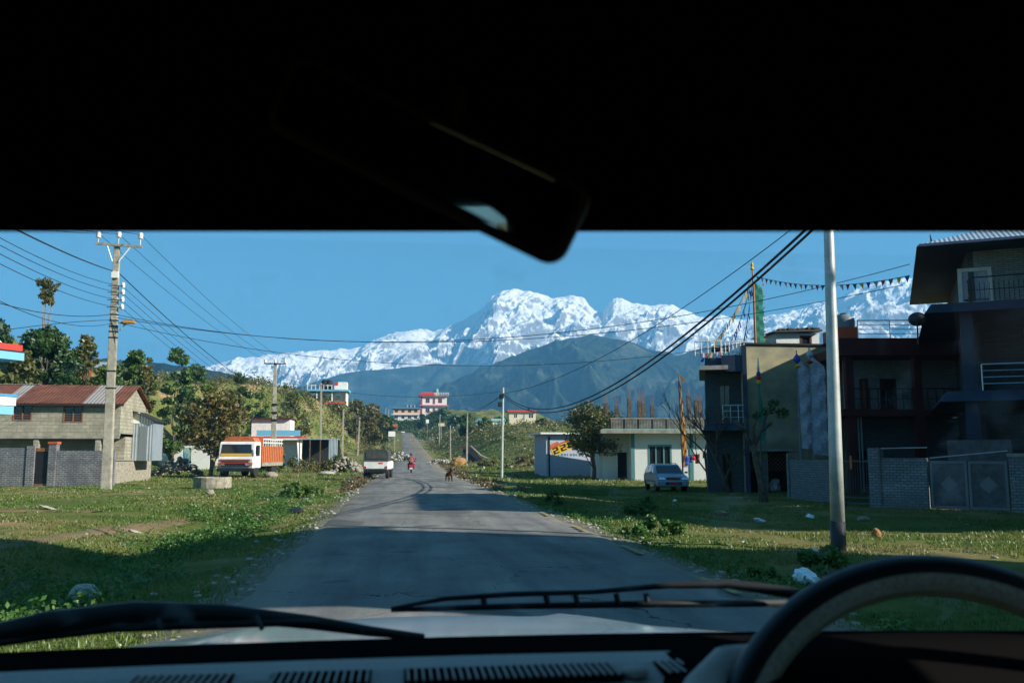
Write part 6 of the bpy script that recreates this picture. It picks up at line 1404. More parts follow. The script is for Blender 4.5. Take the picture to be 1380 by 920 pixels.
ops = [(w5 * .17, w5 * .32, zk * .3, zk * .85), (w5 * .50, w5 * .6, 0, zk * .85), (w5 * .72, w5 * .92, zk * .3, zk * .85)]
b = MB(); b.wall(0, w5, 0, -2, zk, .25, ops); b.box(0, .25, .25, 6, -2, zk); b.box(w5 - .25, w5, .25, 6, -2, zk); b.build('wall', 'cream', ck)
for o_ in ops: window(ck, *o_, 0, 'white', 'glass', 1, 0, .16, .15)
b = MB(); b.hexa([(-.6, -.7, zk), (w5 + .5, -.7, zk), (w5 + .5, 6.5, zk), (-.6, 6.5, zk), (-.6, .4, zk + .7), (w5 + .3, .4, zk + .5), (w5 + .3, 6, zk + .5), (-.6, 6, zk + .7)]); b.build('roof', 'red', ck)
b = MB(); b.lathe([(.4, 0), (.45, .1), (.45, .9), (.1, 1.1)], (w5 * .8, 3, zk + .6), 8); b.build('rooftop_tank', 'black', ck)
Ym = 230.; a = Pg(664, 574, Ym); b = MB()
gh_ = thing('green_hut', 'small white and green hut among plants left of the cream cottage', 'hut', a); w6 = 16 * Ym / F
b = MB(); b.box(0, w6, 0, 3, -1, 1.3); b.build('wall', 'white', gh_); b = MB(); b.hexa([(-.3, -.3, 1.3), (w6 + .3, -.3, 1.3), (w6 + .3, 3.3, 1.3), (-.3, 3.3, 1.3), (-.3, 1.4, 2.0), (w6 + .3, 1.4, 2.0), (w6 + .3, 1.6, 2.0), (-.3, 1.6, 2)]); b.build('roof', 'lightgreen', gh_); b = MB(); b.box(w6 * .4, w6 * .6, -.03, .0, -.6, 1.0); b.build('door', 'teal', gh_)
a = Pg(641, 570, 250); gh2 = thing('green_roof_hut', 'low hut with teal roof among the green plants on the right hill', 'hut', a); b = MB(); b.box(0, 3.2, 0, 3, -1, .3); b.build('wall', 'concrete', gh2); b = MB(); b.hexa([(-.4, -.3, .3), (3.6, -.3, .3), (3.6, 3.3, .3), (-.4, 3.3, .3), (.8, 1.4, 1.5), (2.4, 1.4, 1.5), (2.4, 1.6, 1.5), (.8, 1.6, 1.5)]); b.build('roof', 'teal', gh2)
# road-end traffic and signs
def tiny_car(px, row, Y, label, mat='white'):
    g = PY(px, row, Y); g.z = float(road_z(Y)) + .03; t_ = thing('distant_car', label, 'car', g); b = MB(); b.rings([[(x, y, z) for y, z in ((0, .3), (-.05, .8), (.9, .95), (3.8, .95), (3.9, .3))] for x in (-.85, .85)]); b.build('body', mat, t_, bevel=.08)
    b = MB(); b.rings([[(x * (1 - .2 * (z > 1)), y, z) for y, z in ((.9, .93), (1.5, 1.48), (3.0, 1.48), (3.5, .93))] for x in (-.8, .8)]); b.build('cabin', 'glass', t_)
    b = MB(); b.box(-.62, .62, 1.5, 3.0, 1.485, 1.52); b.build('roof', mat, t_)
    for x in (-.7, .7): wheel(t_, x, .7, .32, .32, .2)
tiny_car(543, 583, 425, 'small white car coming down the far end of the road')
g = PY(531, 580, 440); g.z = float(road_z(440)); t_ = thing('distant_truck', 'orange truck standing at the far left end of the road', 'truck', g); b = MB(); b.box(-1.5, 1.6, 0, 6, 1.0, 4.4); b.build('cargo_body', 'orange', t_, bevel=.1); b = MB(); b.box(-1.4, 1.4, -.1, 1.9, .5, 1.0); b.build('chassis', 'black', t_)
for x in (-1.2, 1.2): wheel(t_, x, .9, .5, .5, .3)
def board(px, row0, row1, w_px, Y, label, mat='plaque', posts=2, cat='sign', name='roadside_board'):
    c = PY(px, row1, Y); g = h1(c.x, Y); s = F / Y; w_ = w_px / s; z0, z1 = c.z - g, PY(px, row0, Y).z - g; t_ = thing(name, label, cat, (c.x, Y, g)); b = MB(); b.box(-w_ / 2, w_ / 2, -.03, .03, z0, z1); b.build('panel', mat, t_)
    for x in ([-w_ * .4, w_ * .4] if posts == 2 else [0]): b = MB(); b.tube([(x, .06, -.4), (x, .06, z1)], .04, 6); b.build('post', 'steel', t_)
board(528, 581, 588, 9, 215, 'blank white roadside board left of the road beyond the jeep')
board(576, 565, 570, 4, 330, 'small white board on the bank below the pink house', posts=1)
board(595, 570, 574, 8, 260, 'pale yellow board on a post over the right verge', 'cream', 1)
a = PY(553, 581, 430); z = float(road_z(430))
# hay heap and dark pit wall on the right
g = G(618, 627); bm = bmesh.new(); bmesh.ops.create_icosphere(bm, subdivisions=3, radius=1)
for v in bm.verts: v.co *= 1 + .25 * float(perlin(v.co.x * 2, v.co.z * 2 + v.co.y))
me = bpy.data.meshes.new('hay_heap'); bm.to_mesh(me); bm.free(); me.materials.append(M['straw']); o = bpy.data.objects.new('hay_heap', me); COL.objects.link(o); o.location = g; s = F / g.y; o.scale = (13 / s, 9 / s, 11 / s); tag(o, 'brown hay heap on the right verge between two thin poles', 'hay heap')
g = G(640, 622); t_ = thing('retaining_wall', 'dark triangular retaining wall cut into the right bank', 'wall', g); s = F / g.y
b = MB(); b.hexa([(-18 / s, 0, -1), (22 / s, -.5, -1), (22 / s, .6, -1), (-18 / s, 1, -1), (-16 / s, .4, 20 / s), (-6 / s, .4, 21 / s), (-6 / s, 1, 21 / s), (-16 / s, 1, 20 / s)]); b.build('slab', 'tar', t_)
b = MB(); b.tube([(-6 / s, -.1, 21 / s), (8 / s, -.5, 8 / s), (26 / s, -1.2, 0)], [.10, .14, .2], 6); b.build('fallen_log', 'palebark', t_)
g = G(627, 607); t_ = thing('wooden_fence', 'broken wooden rail fence above the dark retaining wall', 'fence', g); b = MB(); b.tube([(-3, 0, .8), (0, 0, .9), (5, 0, .7)], .05, 5); b.build('rail', 'wood', t_)
for x in (-2.5, -1, .8, 2.5, 4.2): b = MB(); b.tube([(x, 0, -.3), (x + .1, 0, 1.2)], .045, 5); b.build('post', 'wood', t_)
# stump by the metal pole
g = G(695, 645); b = MB(); b.lathe([(.30, -.1), (.26, .1), (.24, .3), (.20, .42), (.05, .44)], (0, 0, 0), 12); o = b.build('tree_stump', 'bark'); o.location = g; tag(o, 'dark tree stump right of the white-topped metal pole', 'stump')
# ================================================================== PEOPLE, DOG
def skin_fig(name, parent, verts, edges, radii, mat, root=0, sub=2):
    me = bpy.data.meshes.new(name); me.from_pydata(verts, edges, []); me.materials.append(M[mat]); o = bpy.data.objects.new(name, me); COL.objects.link(o)
    if parent: o.parent = parent
    md = o.modifiers.new('skin', 'SKIN'); md.use_smooth_shade = True
    sv = me.skin_vertices[0].data
    for k, r_ in enumerate(radii): sv[k].radius = (r_, r_) if not isinstance(r_, tuple) else r_; sv[k].use_root = (k == root)
    ss = o.modifiers.new('sub', 'SUBSURF'); ss.levels = sub; ss.render_levels = sub; return o
def helmet(parent, p, r_, mat, name='helmet'):
    b = MB(); b.lathe([(.02, r_ * 1.05), (r_ * .55, r_ * .92), (r_ * .9, r_ * .55), (r_ * 1.02, .0), (r_ * .98, -r_ * .55), (r_ * .8, -r_ * .75)], p, 14); return b.build(name, mat, parent, smooth=True)
gm = G(554, 638)
mo = thing('motorcycle', 'dark scooter-like motorcycle with red tail seen from behind on the road', 'motorcycle', gm, R_(-2))
b = MB(); b.torus((0, .05, .29), .23, .06, 20, 8, 'x'); tw = b.build('wheel', 'tyre', mo); b = MB(); b.lathe([(.02, -.05), (.17, -.03), (.17, .03), (.02, .05)], (0, .05, .29), 14, 'x'); b.build('rim', 'steel', tw)
b = MB(); b.torus((0, 1.3, .29), .23, .05, 20, 8, 'x'); b.build('wheel', 'tyre', mo)
b = MB(); b.rings([[(x * w_, y, z) for x, z in ((-1, .50), (-.8, .72), (.8, .72), (1, .50), (.6, .38), (-.6, .38))] for y, w_ in ((-.22, .08), (0, .17), (.4, .17), (.8, .10))]); b.build('body', 'black', mo, bevel=.01)
b = MB(); b.box(-.14, .14, -.15, .75, .72, .80); b.build('seat', 'black', mo, bevel=.03)
b = MB(); b.box(-.17, .17, -.26, -.20, .55, .72); b.build('tail_lamp', 'lamp_red', mo, bevel=.02)
b = MB(); b.box(-.11, .11, -.29, -.27, .38, .50); b.build('number_plate', 'plaque', mo)
b = MB(); b.tube([(-.36, .95, .98), (-.1, 1.05, 1.02), (.1, 1.05, 1.02), (.36, .95, .98)], .02, 6); b.build('handlebar', 'black', mo)
for s_ in (-1, 1): b = MB(); b.tube([(s_ * .25, .98, 1.0), (s_ * .33, .97, 1.2)], .008, 5); b.lathe([(.01, 0), (.05, .01), (.01, .02)], (s_ * .34, .97, 1.22), 8, 'y'); b.build('mirror', 'black', mo)
b = MB(); b.tube([(.18, -.2, .32), (.17, .5, .30)], .045, 8); b.build('exhaust', 'steel', mo)
def rider(label, y, zs, shirt, legs, hel, arms, wide=1.0):
    t_ = thing('person', label, 'person', gm + Vector((0, 0, 0)), R_(-2))
    V_ = [(0, y, zs + .08), (0, y + .02, zs + .30), (0, y + .05, zs + .50), (0, y + .07, zs + .60), (0, y + .10, zs + .74)]
    E_ = [(0, 1), (1, 2), (2, 3), (3, 4)]; Rr = [.15 * wide, .145 * wide, .15 * wide, .06, .085]
    for s_ in (-1, 1):
        i = len(V_); V_ += [(s_ * .18, y + .06, zs + .50), (s_ * .27, y + .15, zs + .26), (s_ * .22, y + arms, zs + .22)]; E_ += [(2, i), (i, i + 1), (i + 1, i + 2)]; Rr += [.07, .05, .035]
        i = len(V_); V_ += [(s_ * .13, y + .08, zs + .04), (s_ * .24, y + .42, zs - .02), (s_ * .22, y + .30, zs - .40), (s_ * .22, y + .42, zs - .46)]; E_ += [(0, i), (i, i + 1), (i + 1, i + 2), (i + 2, i + 3)]; Rr += [.10, .08, .055, .045]
    body = skin_fig('body', t_, V_, E_, Rr, shirt)
    helmet(t_, (0, y + .10, zs + .76), .125, hel)
    return t_
r1 = rider('motorcycle rider in front wearing a dark jacket and black helmet', .38, .80, 'black', 'black', 'black', .50)
r2 = rider('passenger in a pink shawl and brown back panel sitting behind the rider', .02, .82, 'shawl', 'darkred', 'bark', .34, .95)
b = MB(); b.rings([[(-.10, -.16, z), (.10, -.16, z), (.12, -.02, z), (-.12, -.02, z)] for z in (.92, 1.1, 1.3)]); b.build('back_shawl', 'straw', r2, bevel=.03)
# dog
gd_ = G(606, 650); dg = thing('dog', 'brown dog standing on the right lane of the road facing us', 'dog', gd_, R_(12)); q = 1.0
V_ = [(0, .45, .48), (0, .18, .50), (0, -.10, .52), (0, -.22, .62), (0, -.30, .74), (0, -.42, .72), (0, -.50, .69)]
E_ = [(0, 1), (1, 2), (2, 3), (3, 4), (4, 5), (5, 6)]; Rr = [.10, .10, .14, .09, .085, .05, .035]
for s_ in (-1, 1):
    i = len(V_); V_ += [(s_ * .09, -.10, .38), (s_ * .10, -.08, .20), (s_ * .10, -.10, .03), (s_ * .10, -.16, .02)]; E_ += [(2, i), (i, i + 1), (i + 1, i + 2), (i + 2, i + 3)]; Rr += [.06, .035, .028, .03]
    i = len(V_); V_ += [(s_ * .09, .42, .36), (s_ * .10, .36, .24), (s_ * .10, .50, .15), (s_ * .10, .48, .03), (s_ * .10, .42, .02)]; E_ += [(0, i), (i, i + 1), (i + 1, i + 2), (i + 2, i + 3), (i + 3, i + 4)]; Rr += [.07, .045, .03, .025, .03]
    i = len(V_); V_ += [(s_ * .055, -.30, .82), (s_ * .075, -.30, .88)]; E_ += [(4, i), (i, i + 1)]; Rr += [.03, .012]
i = len(V_); V_ += [(0, .58, .50), (.05, .72, .62), (.06, .74, .76)]; E_ += [(0, i), (i, i + 1), (i + 1, i + 2)]; Rr += [.035, .025, .015]
skin_fig('body', dg, V_, E_, Rr, 'fur')
# ================================================================== VEGETATION
def leafcloud(centers, radii, n, size, rng, flat=.75, shell=.5, up=.0):
    """n rhombic leaves spread through the clusters' volume."""
    C = np.asarray(centers, float); Rr = np.asarray(radii, float); w_ = Rr ** 2; pick = rng.choice(len(C), n, p=w_ / w_.sum())
    d = rng.normal(size=(n, 3)); d /= np.linalg.norm(d, axis=1)[:, None]; rad = rng.uniform(0, 1, n) ** shell
    P = C[pick] + d * (Rr[pick] * rad)[:, None] * np.array([1, 1, flat])
    a = rng.normal(size=(n, 3)) + d * .6 + np.array([0, 0, up]); a /= np.linalg.norm(a, axis=1)[:, None]
    t = np.cross(a, rng.normal(size=(n, 3))); t /= np.linalg.norm(t, axis=1)[:, None]; bt = np.cross(a, t)
    s = size * rng.uniform(.55, 1.35, n)[:, None]
    v = np.stack([P - t * s, P - bt * s * .55, P + t * s, P + bt * s * .55], 1).reshape(-1, 3)
    return v, np.arange(n * 4).reshape(-1, 4)
def crown_clusters(rng, H, W, base, n, shape='round'):
    C = []; R2 = []
    for k in range(n):
        t = rng.uniform(0, 1); 
        if shape == 'round': rad = math.sin(PI * (t * .85 + .12)) ** .7
        elif shape == 'cone': rad = (1 - t) * .95 + .08
        elif shape == 'tall': rad = math.sin(PI * (t * .9 + .08)) ** .5 * .9
        elif shape == 'umbrella': rad = .35 + .65 * t
        a = rng.uniform(0, 2 * PI); q = rng.uniform(.25, 1) ** .6
        C.append((math.cos(a) * W / 2 * rad * q * .84, math.sin(a) * W / 2 * rad * q * .86, base + (H - base) * t * .93)); R2.append(W * rng.uniform(.10, .22))
    return C, R2
def tree_at(name, label, g, H, W, mat='lf_green', seed=1, shape='round', nleaf=2600, nclu=26, basef=.3, leaf=.16, bark='bark', trunk=.05, group=None, lean=(0, 0), limbs=9, cat='tree'):
    rng = np.random.default_rng(seed); t_ = thing(name, label, cat, g, 0, group); base = H * basef
    C, R2 = crown_clusters(rng, H, W, base, nclu, shape)
    C = [(c[0] + lean[0] * c[2], c[1] + lean[1] * c[2], c[2]) for c in C]
    b = MB(); tr = min(H * trunk, W * .035 if basef < .5 else 9); top = H * (.85 if shape != 'umbrella' else .7); pts = []; rs = []
    for k in range(7): q = k / 6; pts.append((lean[0] * top * q + rng.uniform(-.02, .02) * H * (k > 0), lean[1] * top * q + rng.uniform(-.02, .02) * H * (k > 0), -.4 * (k == 0) + top * q)); rs.append(tr * (1 - q * .85))
    b.tube(pts, rs, 7)
    for k in range(min(limbs, len(C))):
        c = Vector(C[k]); q = min(.8, max(.2, (c.z * .62) / top)); st = Vector(pts[int(q * 6)]); mid = st.lerp(c, .5) + Vector((0, 0, -.04 * H)); b.tube([st, mid, c], [tr * (1 - q * .8) * .55, tr * .22, tr * .07], 5)
    b.build('trunk', bark, t_)
    v, f_ = leafcloud(C, R2, nleaf, leaf, rng); npmesh('crown', v, f_, mat, t_)
    return t_
def tree_px(label, px, toprow, wpx, Y, mat='lf_green', seed=1, name='tree', minH=2, **kw):
    p = PY(px, toprow, Y); g = Vector((p.x, Y, h1(p.x, Y))); H = max(minH, p.z - g.z); W = wpx * Y / F; return tree_at(name, label, g, H, W, mat, seed, **kw)
# the turning tree before the truck
g = G(283, 642); tree_at('tree', 'round tree with brown-green turning leaves standing left of the truck', g, 100 / F * g.y * 1.02, 96 / F * g.y, 'lf_maple', 21, 'round', 5200, 46, .34, .15, 'palebark', .03, limbs=16)
# the dark tree on the right
g = G(800, 646); tree_at('tree', 'dark spreading tree with red top leaves before the painted white building', g, 102 / F * g.y, 92 / F * g.y, 'lf_olive', 23, 'round', 7000, 44, .40, .12, 'bark', .045, limbs=14)
LT = [
 ('dense dark round tree on the hilltop behind the rusty roof', 66, 434, 66, 72, 'lf_dark', dict(shape='round', nleaf=4200, nclu=34, leaf=.2, basef=.25)),
 ('thin tall tree with a small tufted head high above the dark round tree', 66, 378, 30, 74, 'lf_olive', dict(shape='umbrella', nleaf=900, nclu=30, leaf=.14, basef=.80, trunk=.013, bark='palebark', limbs=10)),
 ('brownish tree between the dark round tree and the tall pole', 122, 441, 44, 78, 'lf_olive', dict(nleaf=2300, leaf=.2)),
 ('dark tree top cut by the left edge above the shop slab', -6, 430, 40, 70, 'lf_dark', dict(nleaf=1800, leaf=.2)),
 ('leafy dark tree just right of the tall pole', 184, 466, 52, 84, 'lf_green', dict(nleaf=3000, leaf=.22, nclu=30)),
 ('slender pale-trunked tree on the slope right of the tall pole', 200, 478, 26, 80, 'lf_olive', dict(nleaf=1100, leaf=.18, trunk=.02, bark='palebark', basef=.5)),
 ('tall green tree with pointed top on the slope above the tin shed', 240, 464, 40, 98, 'lf_green', dict(shape='tall', nleaf=2600, leaf=.24)),
 ('bushy bright tree right of the pointed green tree', 266, 487, 42, 104, 'lf_green', dict(nleaf=2400, leaf=.24)),
 ('low olive tree on the ridge right of the bright bushy tree', 291, 506, 38, 112, 'lf_olive', dict(nleaf=2000, leaf=.24)),
 ('dark conical tree standing alone against the snow', 328, 484, 25, 124, 'lf_dark', dict(shape='tall', nleaf=2200, nclu=22, leaf=.22, basef=.12)),
 ('tiny sapling on the ridge against the snow right of the truck pole', 384, 503, 11, 146, 'lf_green', dict(nleaf=260, nclu=7, leaf=.22, basef=.4, trunk=.02)),
 ('yellow-green tree on the ridge below the lone conical tree', 312, 520, 40, 116, 'lf_olive', dict(nleaf=1800, leaf=.24)),
 ('green tree between the lone conical tree and the truck pole', 352, 524, 30, 138, 'lf_green', dict(nleaf=1700, leaf=.24)),
 ('wide olive tree on the ridge right of the truck pole', 396, 528, 44, 150, 'lf_olive', dict(nleaf=1900, leaf=.26)),
 ('olive tree on the ridge right of the ridge house', 481, 537, 30, 205, 'lf_olive', dict(nleaf=1500, leaf=.36)),
 ('reddish-topped bushy tree at the right end of the ridge', 503, 541, 34, 215, 'lf_maple', dict(nleaf=1500, leaf=.38)),
 ('dark tree at the low end of the ridge by the close pair of poles', 520, 557, 26, 260, 'lf_dark', dict(nleaf=1200, leaf=.42)),
 ('green tree in front of the pink house right side', 598, 550, 20, 440, 'lf_green', dict(nleaf=900, leaf=.7)),
 ('small dark tree between the road end house and pink house', 569, 556, 12, 440, 'lf_dark', dict(nleaf=600, leaf=.6)),
 ('dark round tree on the right hill edge near the pink house', 613, 560, 20, 330, 'lf_dark', dict(nleaf=1000, leaf=.5)),
 ('pale green banana clump on the right hill top', 627, 560, 22, 228, 'lf_green', dict(nleaf=700, leaf=.6, nclu=14)),
 ('pale green bushy tree right of the banana clump', 650, 563, 20, 225, 'lf_green', dict(nleaf=700, leaf=.5, nclu=12)),
 ('green tree behind the white and green hut', 675, 563, 22, 240, 'lf_green', dict(nleaf=800, leaf=.5)),
 ('green tree just right of the cream cottage', 730, 564, 16, 240, 'lf_olive', dict(nleaf=700, leaf=.5)),
 ('mid-slope tree just behind the turning tree', 300, 540, 40, 104, 'lf_olive', dict(nleaf=1600, leaf=.24)),
 ('dark bushy tree above the middle of the rusty roof', 92, 468, 44, 66, 'lf_dark', dict(nleaf=2000, leaf=.2)),
 ('olive bushy tree above the left end of the rusty roof', 30, 470, 50, 66, 'lf_olive', dict(nleaf=2000, leaf=.2)),
 ('dark bushy tree directly behind the tall pole', 150, 474, 40, 70, 'lf_green', dict(nleaf=1800, leaf=.2)),
]
for i, (lb, px, tr_, wp_, Y_, mt, kw) in enumerate(LT):
    if 'basef' not in kw: kw['basef'] = .12
    kw['nleaf'] = int(kw.get('nleaf', 2000) * 1.9); kw.setdefault('nclu', 44); kw['leaf'] = kw.get('leaf', .2) * .85
    tree_px(lb, px, tr_, wp_ * (1.15 if kw['basef'] < .5 else 1), Y_, mt, 40 + i, **kw)
# bare trees in the right gardens
def bare(label, g, H, seed, mat='bark', spread=.5, n=3, trunk=.05, lean=0, group=None):
    rr = random.Random(seed); t_ = thing('bare_tree', label, 'tree', g, 0, group); b = MB(); c = MB()
    def grow(p, d, L_, r_, k):
        m = p + d * L_ * .5 + Vector((rr.uniform(-.05, .05), rr.uniform(-.05, .05), 0)) * L_; e = p + d * L_
        (b if k == 0 else c).tube([p, m, e], [r_, r_ * .85, r_ * .65], 6 if k < 2 else 4)
        if k >= 4 + (n > 3): return
        for _ in range(n if k else n + 1):
            q = Vector((rr.gauss(0, spread), rr.gauss(0, spread), rr.uniform(.2, .8))); nd = (d + q).normalized(); grow(e if rr.random() < .7 else m, nd, L_ * rr.uniform(.55, .8), r_ * .55, k + 1)
    grow(Vector((0, 0, -.3)), Vector((lean, 0, 1)).normalized(), H * .38, H * trunk, 0)
    b.build('trunk', mat, t_, smooth=True); c.build('branches', mat, t_); return t_
g = G(978, 664); bare('dark leafless tree with spreading twigs before the slate-clad house', G(985, 664), 5.2, 5, 'bark', .75, 3, .030, -.35)
bare('leafless twiggy tree behind the orange-yellow prayer pole', Vector((PY(955, 620, 52).x, 52, h1(PY(955, 620, 52).x, 52))), 6.2, 9, 'bark', .7, 3, .016, -.1)
g = G(1030, 676); t_ = thing('pruned_tree', 'pollarded dark trunk with stubby limbs in front of the blank wall', 'tree', g); b = MB(); s = F / g.y
b.tube([(.0, 0, -.3), (-.10, 0, .8), (-.30, 0, 1.7), (-.38, 0, 2.3)], [.22, .16, .13, .12], 8); b.build('trunk', 'bark', t_, smooth=True)
for k, pts in enumerate(([(-.38, 0, 2.2), (-.7, .1, 2.8), (-.62, .1, 3.4)], [(-.38, 0, 2.2), (.0, .1, 2.9), (.25, 0, 3.6), (.5, 0, 3.9)], [(-.36, 0, 2.3), (-.30, .2, 3.0), (-.05, .2, 3.5)], [(-.66, .1, 2.8), (-1.1, .1, 3.3)], [(.0, .1, 2.9), (.5, .2, 3.2)])):
    b = MB(); b.tube(pts, [.09, .07, .05, .03][:len(pts)], 6); b.build('limb', 'bark', t_, smooth=True)
rng = np.random.default_rng(77); v, f_ = leafcloud([(.3, 0, 3.7), (.55, 0, 4.0), (-.1, .2, 3.5), (.9, 0, 3.6)], [.3, .25, .2, .3], 260, .09, rng); npmesh('leaves', v, f_, 'lf_dark', t_)
# ---- bushes
def bush(label, px, row, wpx, hpx, mat='lf_weed', seed=1, n=900, leaf=None, group=None, name='bush', pos=None):
    g = pos or G(px, row); s = F / g.y; W = wpx / s; H = hpx / s; rng = np.random.default_rng(seed); t_ = None
    C = []; R2 = []
    for k in range(14): a = rng.uniform(0, 2 * PI); q = rng.uniform(0, 1) ** .5; C.append((math.cos(a) * W * .38 * q, math.sin(a) * W * .34 * q, H * rng.uniform(.1, .8) * (1 - q * q * .55))); R2.append(min(W, H) * rng.uniform(.18, .3))
    v, f_ = leafcloud(C, R2, n, leaf or max(.035, H * .07), rng, .9, .6, .3); o = npmesh(name, v, f_, mat); o.location = g; return tag(o, label, 'bush', group)
bush('bright green leafy bush at the foot of the steel lamp post', 1112, 771, 84, 46, 'lf_weed', 3, 2400, .045)
bush('small leafy weed clump at the road edge left of the lamp post bush', 1028, 782, 46, 26, 'lf_weed', 4, 900, .04)
bush('upright leafy bush on the right road edge, farthest of three', 748, 682, 26, 30, 'lf_green', 5, 900, .05)
bush('round leafy bush on the right verge, middle of three', 862, 694, 52, 34, 'lf_weed', 6, 1600, .05)
bush('long low leafy bush on the right verge, nearest of three', 880, 722, 110, 34, 'lf_weed', 7, 3200, .045)
bush('dry orange-brown bush before the painted white building', 752, 636, 56, 26, 'dryweed', 8, 1400, .09)
bush('dark low bush in shade right of the dark spreading tree', 838, 640, 40, 16, 'lf_olive', 9, 900, .07)
bush('olive bush before the low mossy block wall', 862, 641, 40, 18, 'lf_olive', 10, 900, .07)
bush('leafy green bush left of the stake-sided truck pole', 355, 636, 26, 16, 'lf_green', 11, 700, .08)
bush('big dense green bush on the left verge near the dark stone', 405, 670, 62, 26, 'lf_green', 12, 2200, .06)
bush('brown scrubby bush in front of the open shed', 405, 636, 76, 26, 'lf_under', 13, 2000, .11)
bush('brown scrubby bush right of the open shed below the poles', 452, 636, 50, 26, 'lf_under', 14, 1600, .11)
bush('dry pale shrub between the tin shed and the turning tree', 222, 612, 40, 46, 'dryweed', 15, 1500, .12)
bush('scrubby bush on the bank right of the jeep', 518, 612, 30, 14, 'lf_under', 16, 900, .14)
bush('grassy tuft with white flowers in the left verge', 352, 705, 36, 20, 'dryweed', 17, 900, .03)
bush('scrubby bush left of the fallen log on the right bank', 655, 628, 40, 14, 'lf_under', 18, 1000, .12)
bush('pale dry bush right of the fallen log on the right bank', 712, 628, 44, 24, 'dryweed', 19, 1200, .1)
for px, row, w_, h_, lb in ((424, 548, 26, 16, 'dark bush under the left end of the ridge house'), (452, 550, 30, 14, 'dark bush under the right end of the ridge house')):
    q_ = PY(px, row, 203); bush(lb, 0, 0, w_, h_, 'lf_under', int(px), 1200, .3, pos=Vector((q_.x, 203, h1(q_.x, 203))))
# ---- undergrowth that covers the hillsides
def cover(name, mat, pts, rmin, rmax, per, leaf, seed, flat=.8):
    rng = np.random.default_rng(seed); P = np.array(pts); Z_ = hz(P[:, 0], P[:, 1]); rad = rng.uniform(rmin, rmax, len(P)) * (1 + P[:, 1] / 300); n = len(P) * per
    v, f_ = leafcloud(np.stack([P[:, 0], P[:, 1], Z_ + rad * .25], 1), rad, n, leaf, rng, flat, .5, .2); return tag(npmesh(name, v, f_, mat), kind='stuff')
rng = np.random.default_rng(5); pl = []; po = []
for k in range(34000):
    y = rng.uniform(62, 330); x = -rng.uniform(4, 75) * (1 if y > 90 else 1)
    if x > -(float(hill_x0(y)) - 1): continue
    if x < -.62 * y: continue
    t = (-x - float(hill_x0(y))) / 12
    dens = float(fbm(x / 9, y / 12, 3)) + .35 * min(t, 1) + .05
    if y < 125 and x > -.36 * y and t < .75: dens -= .45       # open grassy slope
    if 100 < y < 130 and x > -30: continue
    if dens > .07: (pl if rng.random() < .6 else po).append((x, y))
    if len(pl) > 4300: break
cover('undergrowth', 'lf_under', pl, .5, 1.3, 34, .22, 6)
cover('undergrowth', 'lf_olive', po, .5, 1.5, 34, .22, 7)
pr2 = []
for k in range(9000):
    y = rng.uniform(84, 460); x = float(road_x(y)) + rng.uniform(4.5, 60)
    if x > .26 * y + 4: continue
    d_ = float(fbm(x / 8 + 4, y / 13, 3)) + (.12 if y > 150 else .0)
    if 255 < y < 300 and .118 * y - 2 < x < .157 * y + 2: continue
    if d_ > .10: pr2.append((x, y))
cover('undergrowth', 'lf_under', pr2[:1600], .4, 1.2, 34, .22, 8)
cover('undergrowth', 'lf_dark', [(float(road_x(y)) + rng.uniform(3, 40), y) for y in rng.uniform(340, 445, 300)] + [(rng.uniform(-14, 26), rng.uniform(452, 464)) for _ in range(260)], .5, 1.0, 30, .4, 9)
# weeds on the near verges
wl = []
for k in range(9000):
    y = rng.uniform(9, 42); x = -rng.uniform(3.0, 14)
    px_ = 539 + x / y * F
    band = math.exp(-((x + 4.4) / 1.5) ** 2) * (1 if y < 30 else .25) + .8 * math.exp(-((x + 7.5) / 2.0) ** 2) * (y < 16.5)
    if rng.random() < band * .55 and float(fbm(x / 1.6, y / 1.6, 2)) > -.18: wl.append((x, y))
def cover_small(name, mat, pts, r0, r1, per, leaf, seed):
    rng = np.random.default_rng(seed); P = np.array(pts); Z_ = hz(P[:, 0], P[:, 1]); rad = rng.uniform(r0, r1, len(P))
    v, f_ = leafcloud(np.stack([P[:, 0], P[:, 1], Z_ + rad * .2], 1), rad, len(P) * per, leaf, rng, .75, .6, .3); return tag(npmesh(name, v, f_, mat), kind='stuff')
cover_small('weeds', 'lf_weed', wl[:1900], .10, .34, 46, .036, 10)
wr = [(float(road_x(y)) + 3.2 + abs(rng.normal(0, .7)), y) for y in rng.uniform(8, 60, 420)]
cover_small('weeds', 'lf_weed', wr, .06, .2, 36, .03, 11)
wd_ = [(float(road_x(y)) + s_ * (3.0 + abs(rng.normal(0, .6))), y) for y, s_ in zip(rng.uniform(40, 130, 700), rng.choice([-1, 1], 700))]
cover_small('weeds', 'dryweed', wd_, .10, .35, 30, .07, 12)
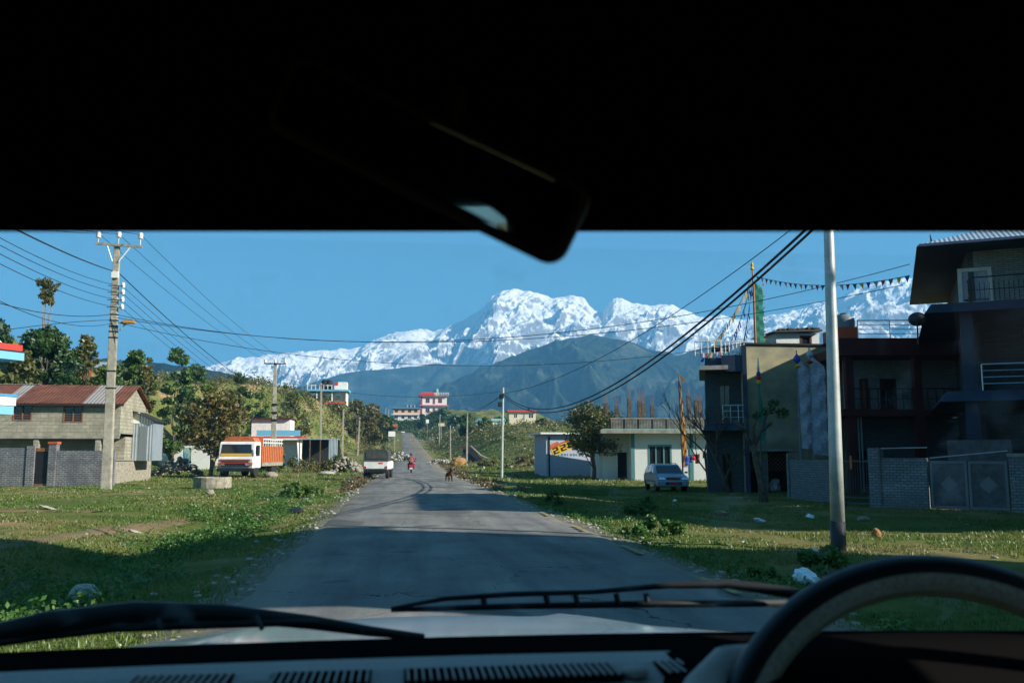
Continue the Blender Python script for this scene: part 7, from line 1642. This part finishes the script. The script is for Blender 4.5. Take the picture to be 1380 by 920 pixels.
# ---- grass blades
def grass(n, box, seed, hmin, hmax, mat='grassblade', name='grass', thin=1):
    rng = np.random.default_rng(seed); u = rng.uniform(0, 1, n * 2); y = box[2] * (box[3] / box[2]) ** u; x = rng.uniform(box[0], box[1], n * 2) 
    dr = np.abs(x - road_x(y)) - 2.85; keep = (dr > rng.exponential(.18, n * 2)) & (np.abs(x) < y * .85 + 3) & (fbm(x / 2.6, y / 2.6, 4) > -.16)
    x, y = x[keep][:n], y[keep][:n]; n = len(x); z = hz(x, y); k = 1 + .8 * np.clip(fbm(x / 2.5, y / 2.5, 3), -.6, 1)
    H = rng.uniform(hmin, hmax, n) * k; a = rng.uniform(0, 2 * PI, n); w_ = (.006 + .0006 * y) * thin; ln = H * rng.uniform(.1, .8, n); b_ = rng.uniform(0, 2 * PI, n)
    v = np.stack([np.stack([x - np.cos(a) * w_, y - np.sin(a) * w_, z - .01], 1), np.stack([x + np.cos(a) * w_, y + np.sin(a) * w_, z - .01], 1), np.stack([x + np.cos(b_) * ln, y + np.sin(b_) * ln, z + H], 1)], 1).reshape(-1, 3)
    return tag(npmesh(name, v, np.arange(n * 3).reshape(-1, 3), mat, tris=True), kind='stuff')
grass(150000, (-30, -1.5, 7, 60), 31, .02, .07)
grass(110000, (3.5, 26, 7, 60), 32, .02, .07)
grass(50000, (-60, 60, 55, 150), 33, .06, .2)

# loose stones on the verges
rng = np.random.default_rng(91); vv = []; qq = []; base = 0; bv = np.array([v_.co[:] for v_ in rms[0].vertices]); bf = np.array([list(p_.vertices) for p_ in rms[0].polygons])
for k in range(700):
    y = 8 * (12 ** rng.uniform(0, 1)); s_ = rng.choice([-1, 1]); x = float(road_x(y)) + s_ * (2.75 + abs(rng.normal(0, .55))) if k < 600 else rng.uniform(-24, 20)
    if k >= 600 and abs(x - float(road_x(y))) < 3: continue
    r_ = rng.uniform(.012, .045) * (1 + y / 60); a = rng.uniform(0, 6.28); R2_ = np.array([[math.cos(a), -math.sin(a), 0], [math.sin(a), math.cos(a), 0], [0, 0, .6]])
    vv.append(bv @ R2_.T * r_ + np.array([x, y, h1(x, y) + r_ * .3])); qq.append(bf + base); base += len(bv)
tag(npmesh('gravel', np.concatenate(vv), np.concatenate(qq), 'verge_stone', tris=True, smooth=True), kind='stuff')
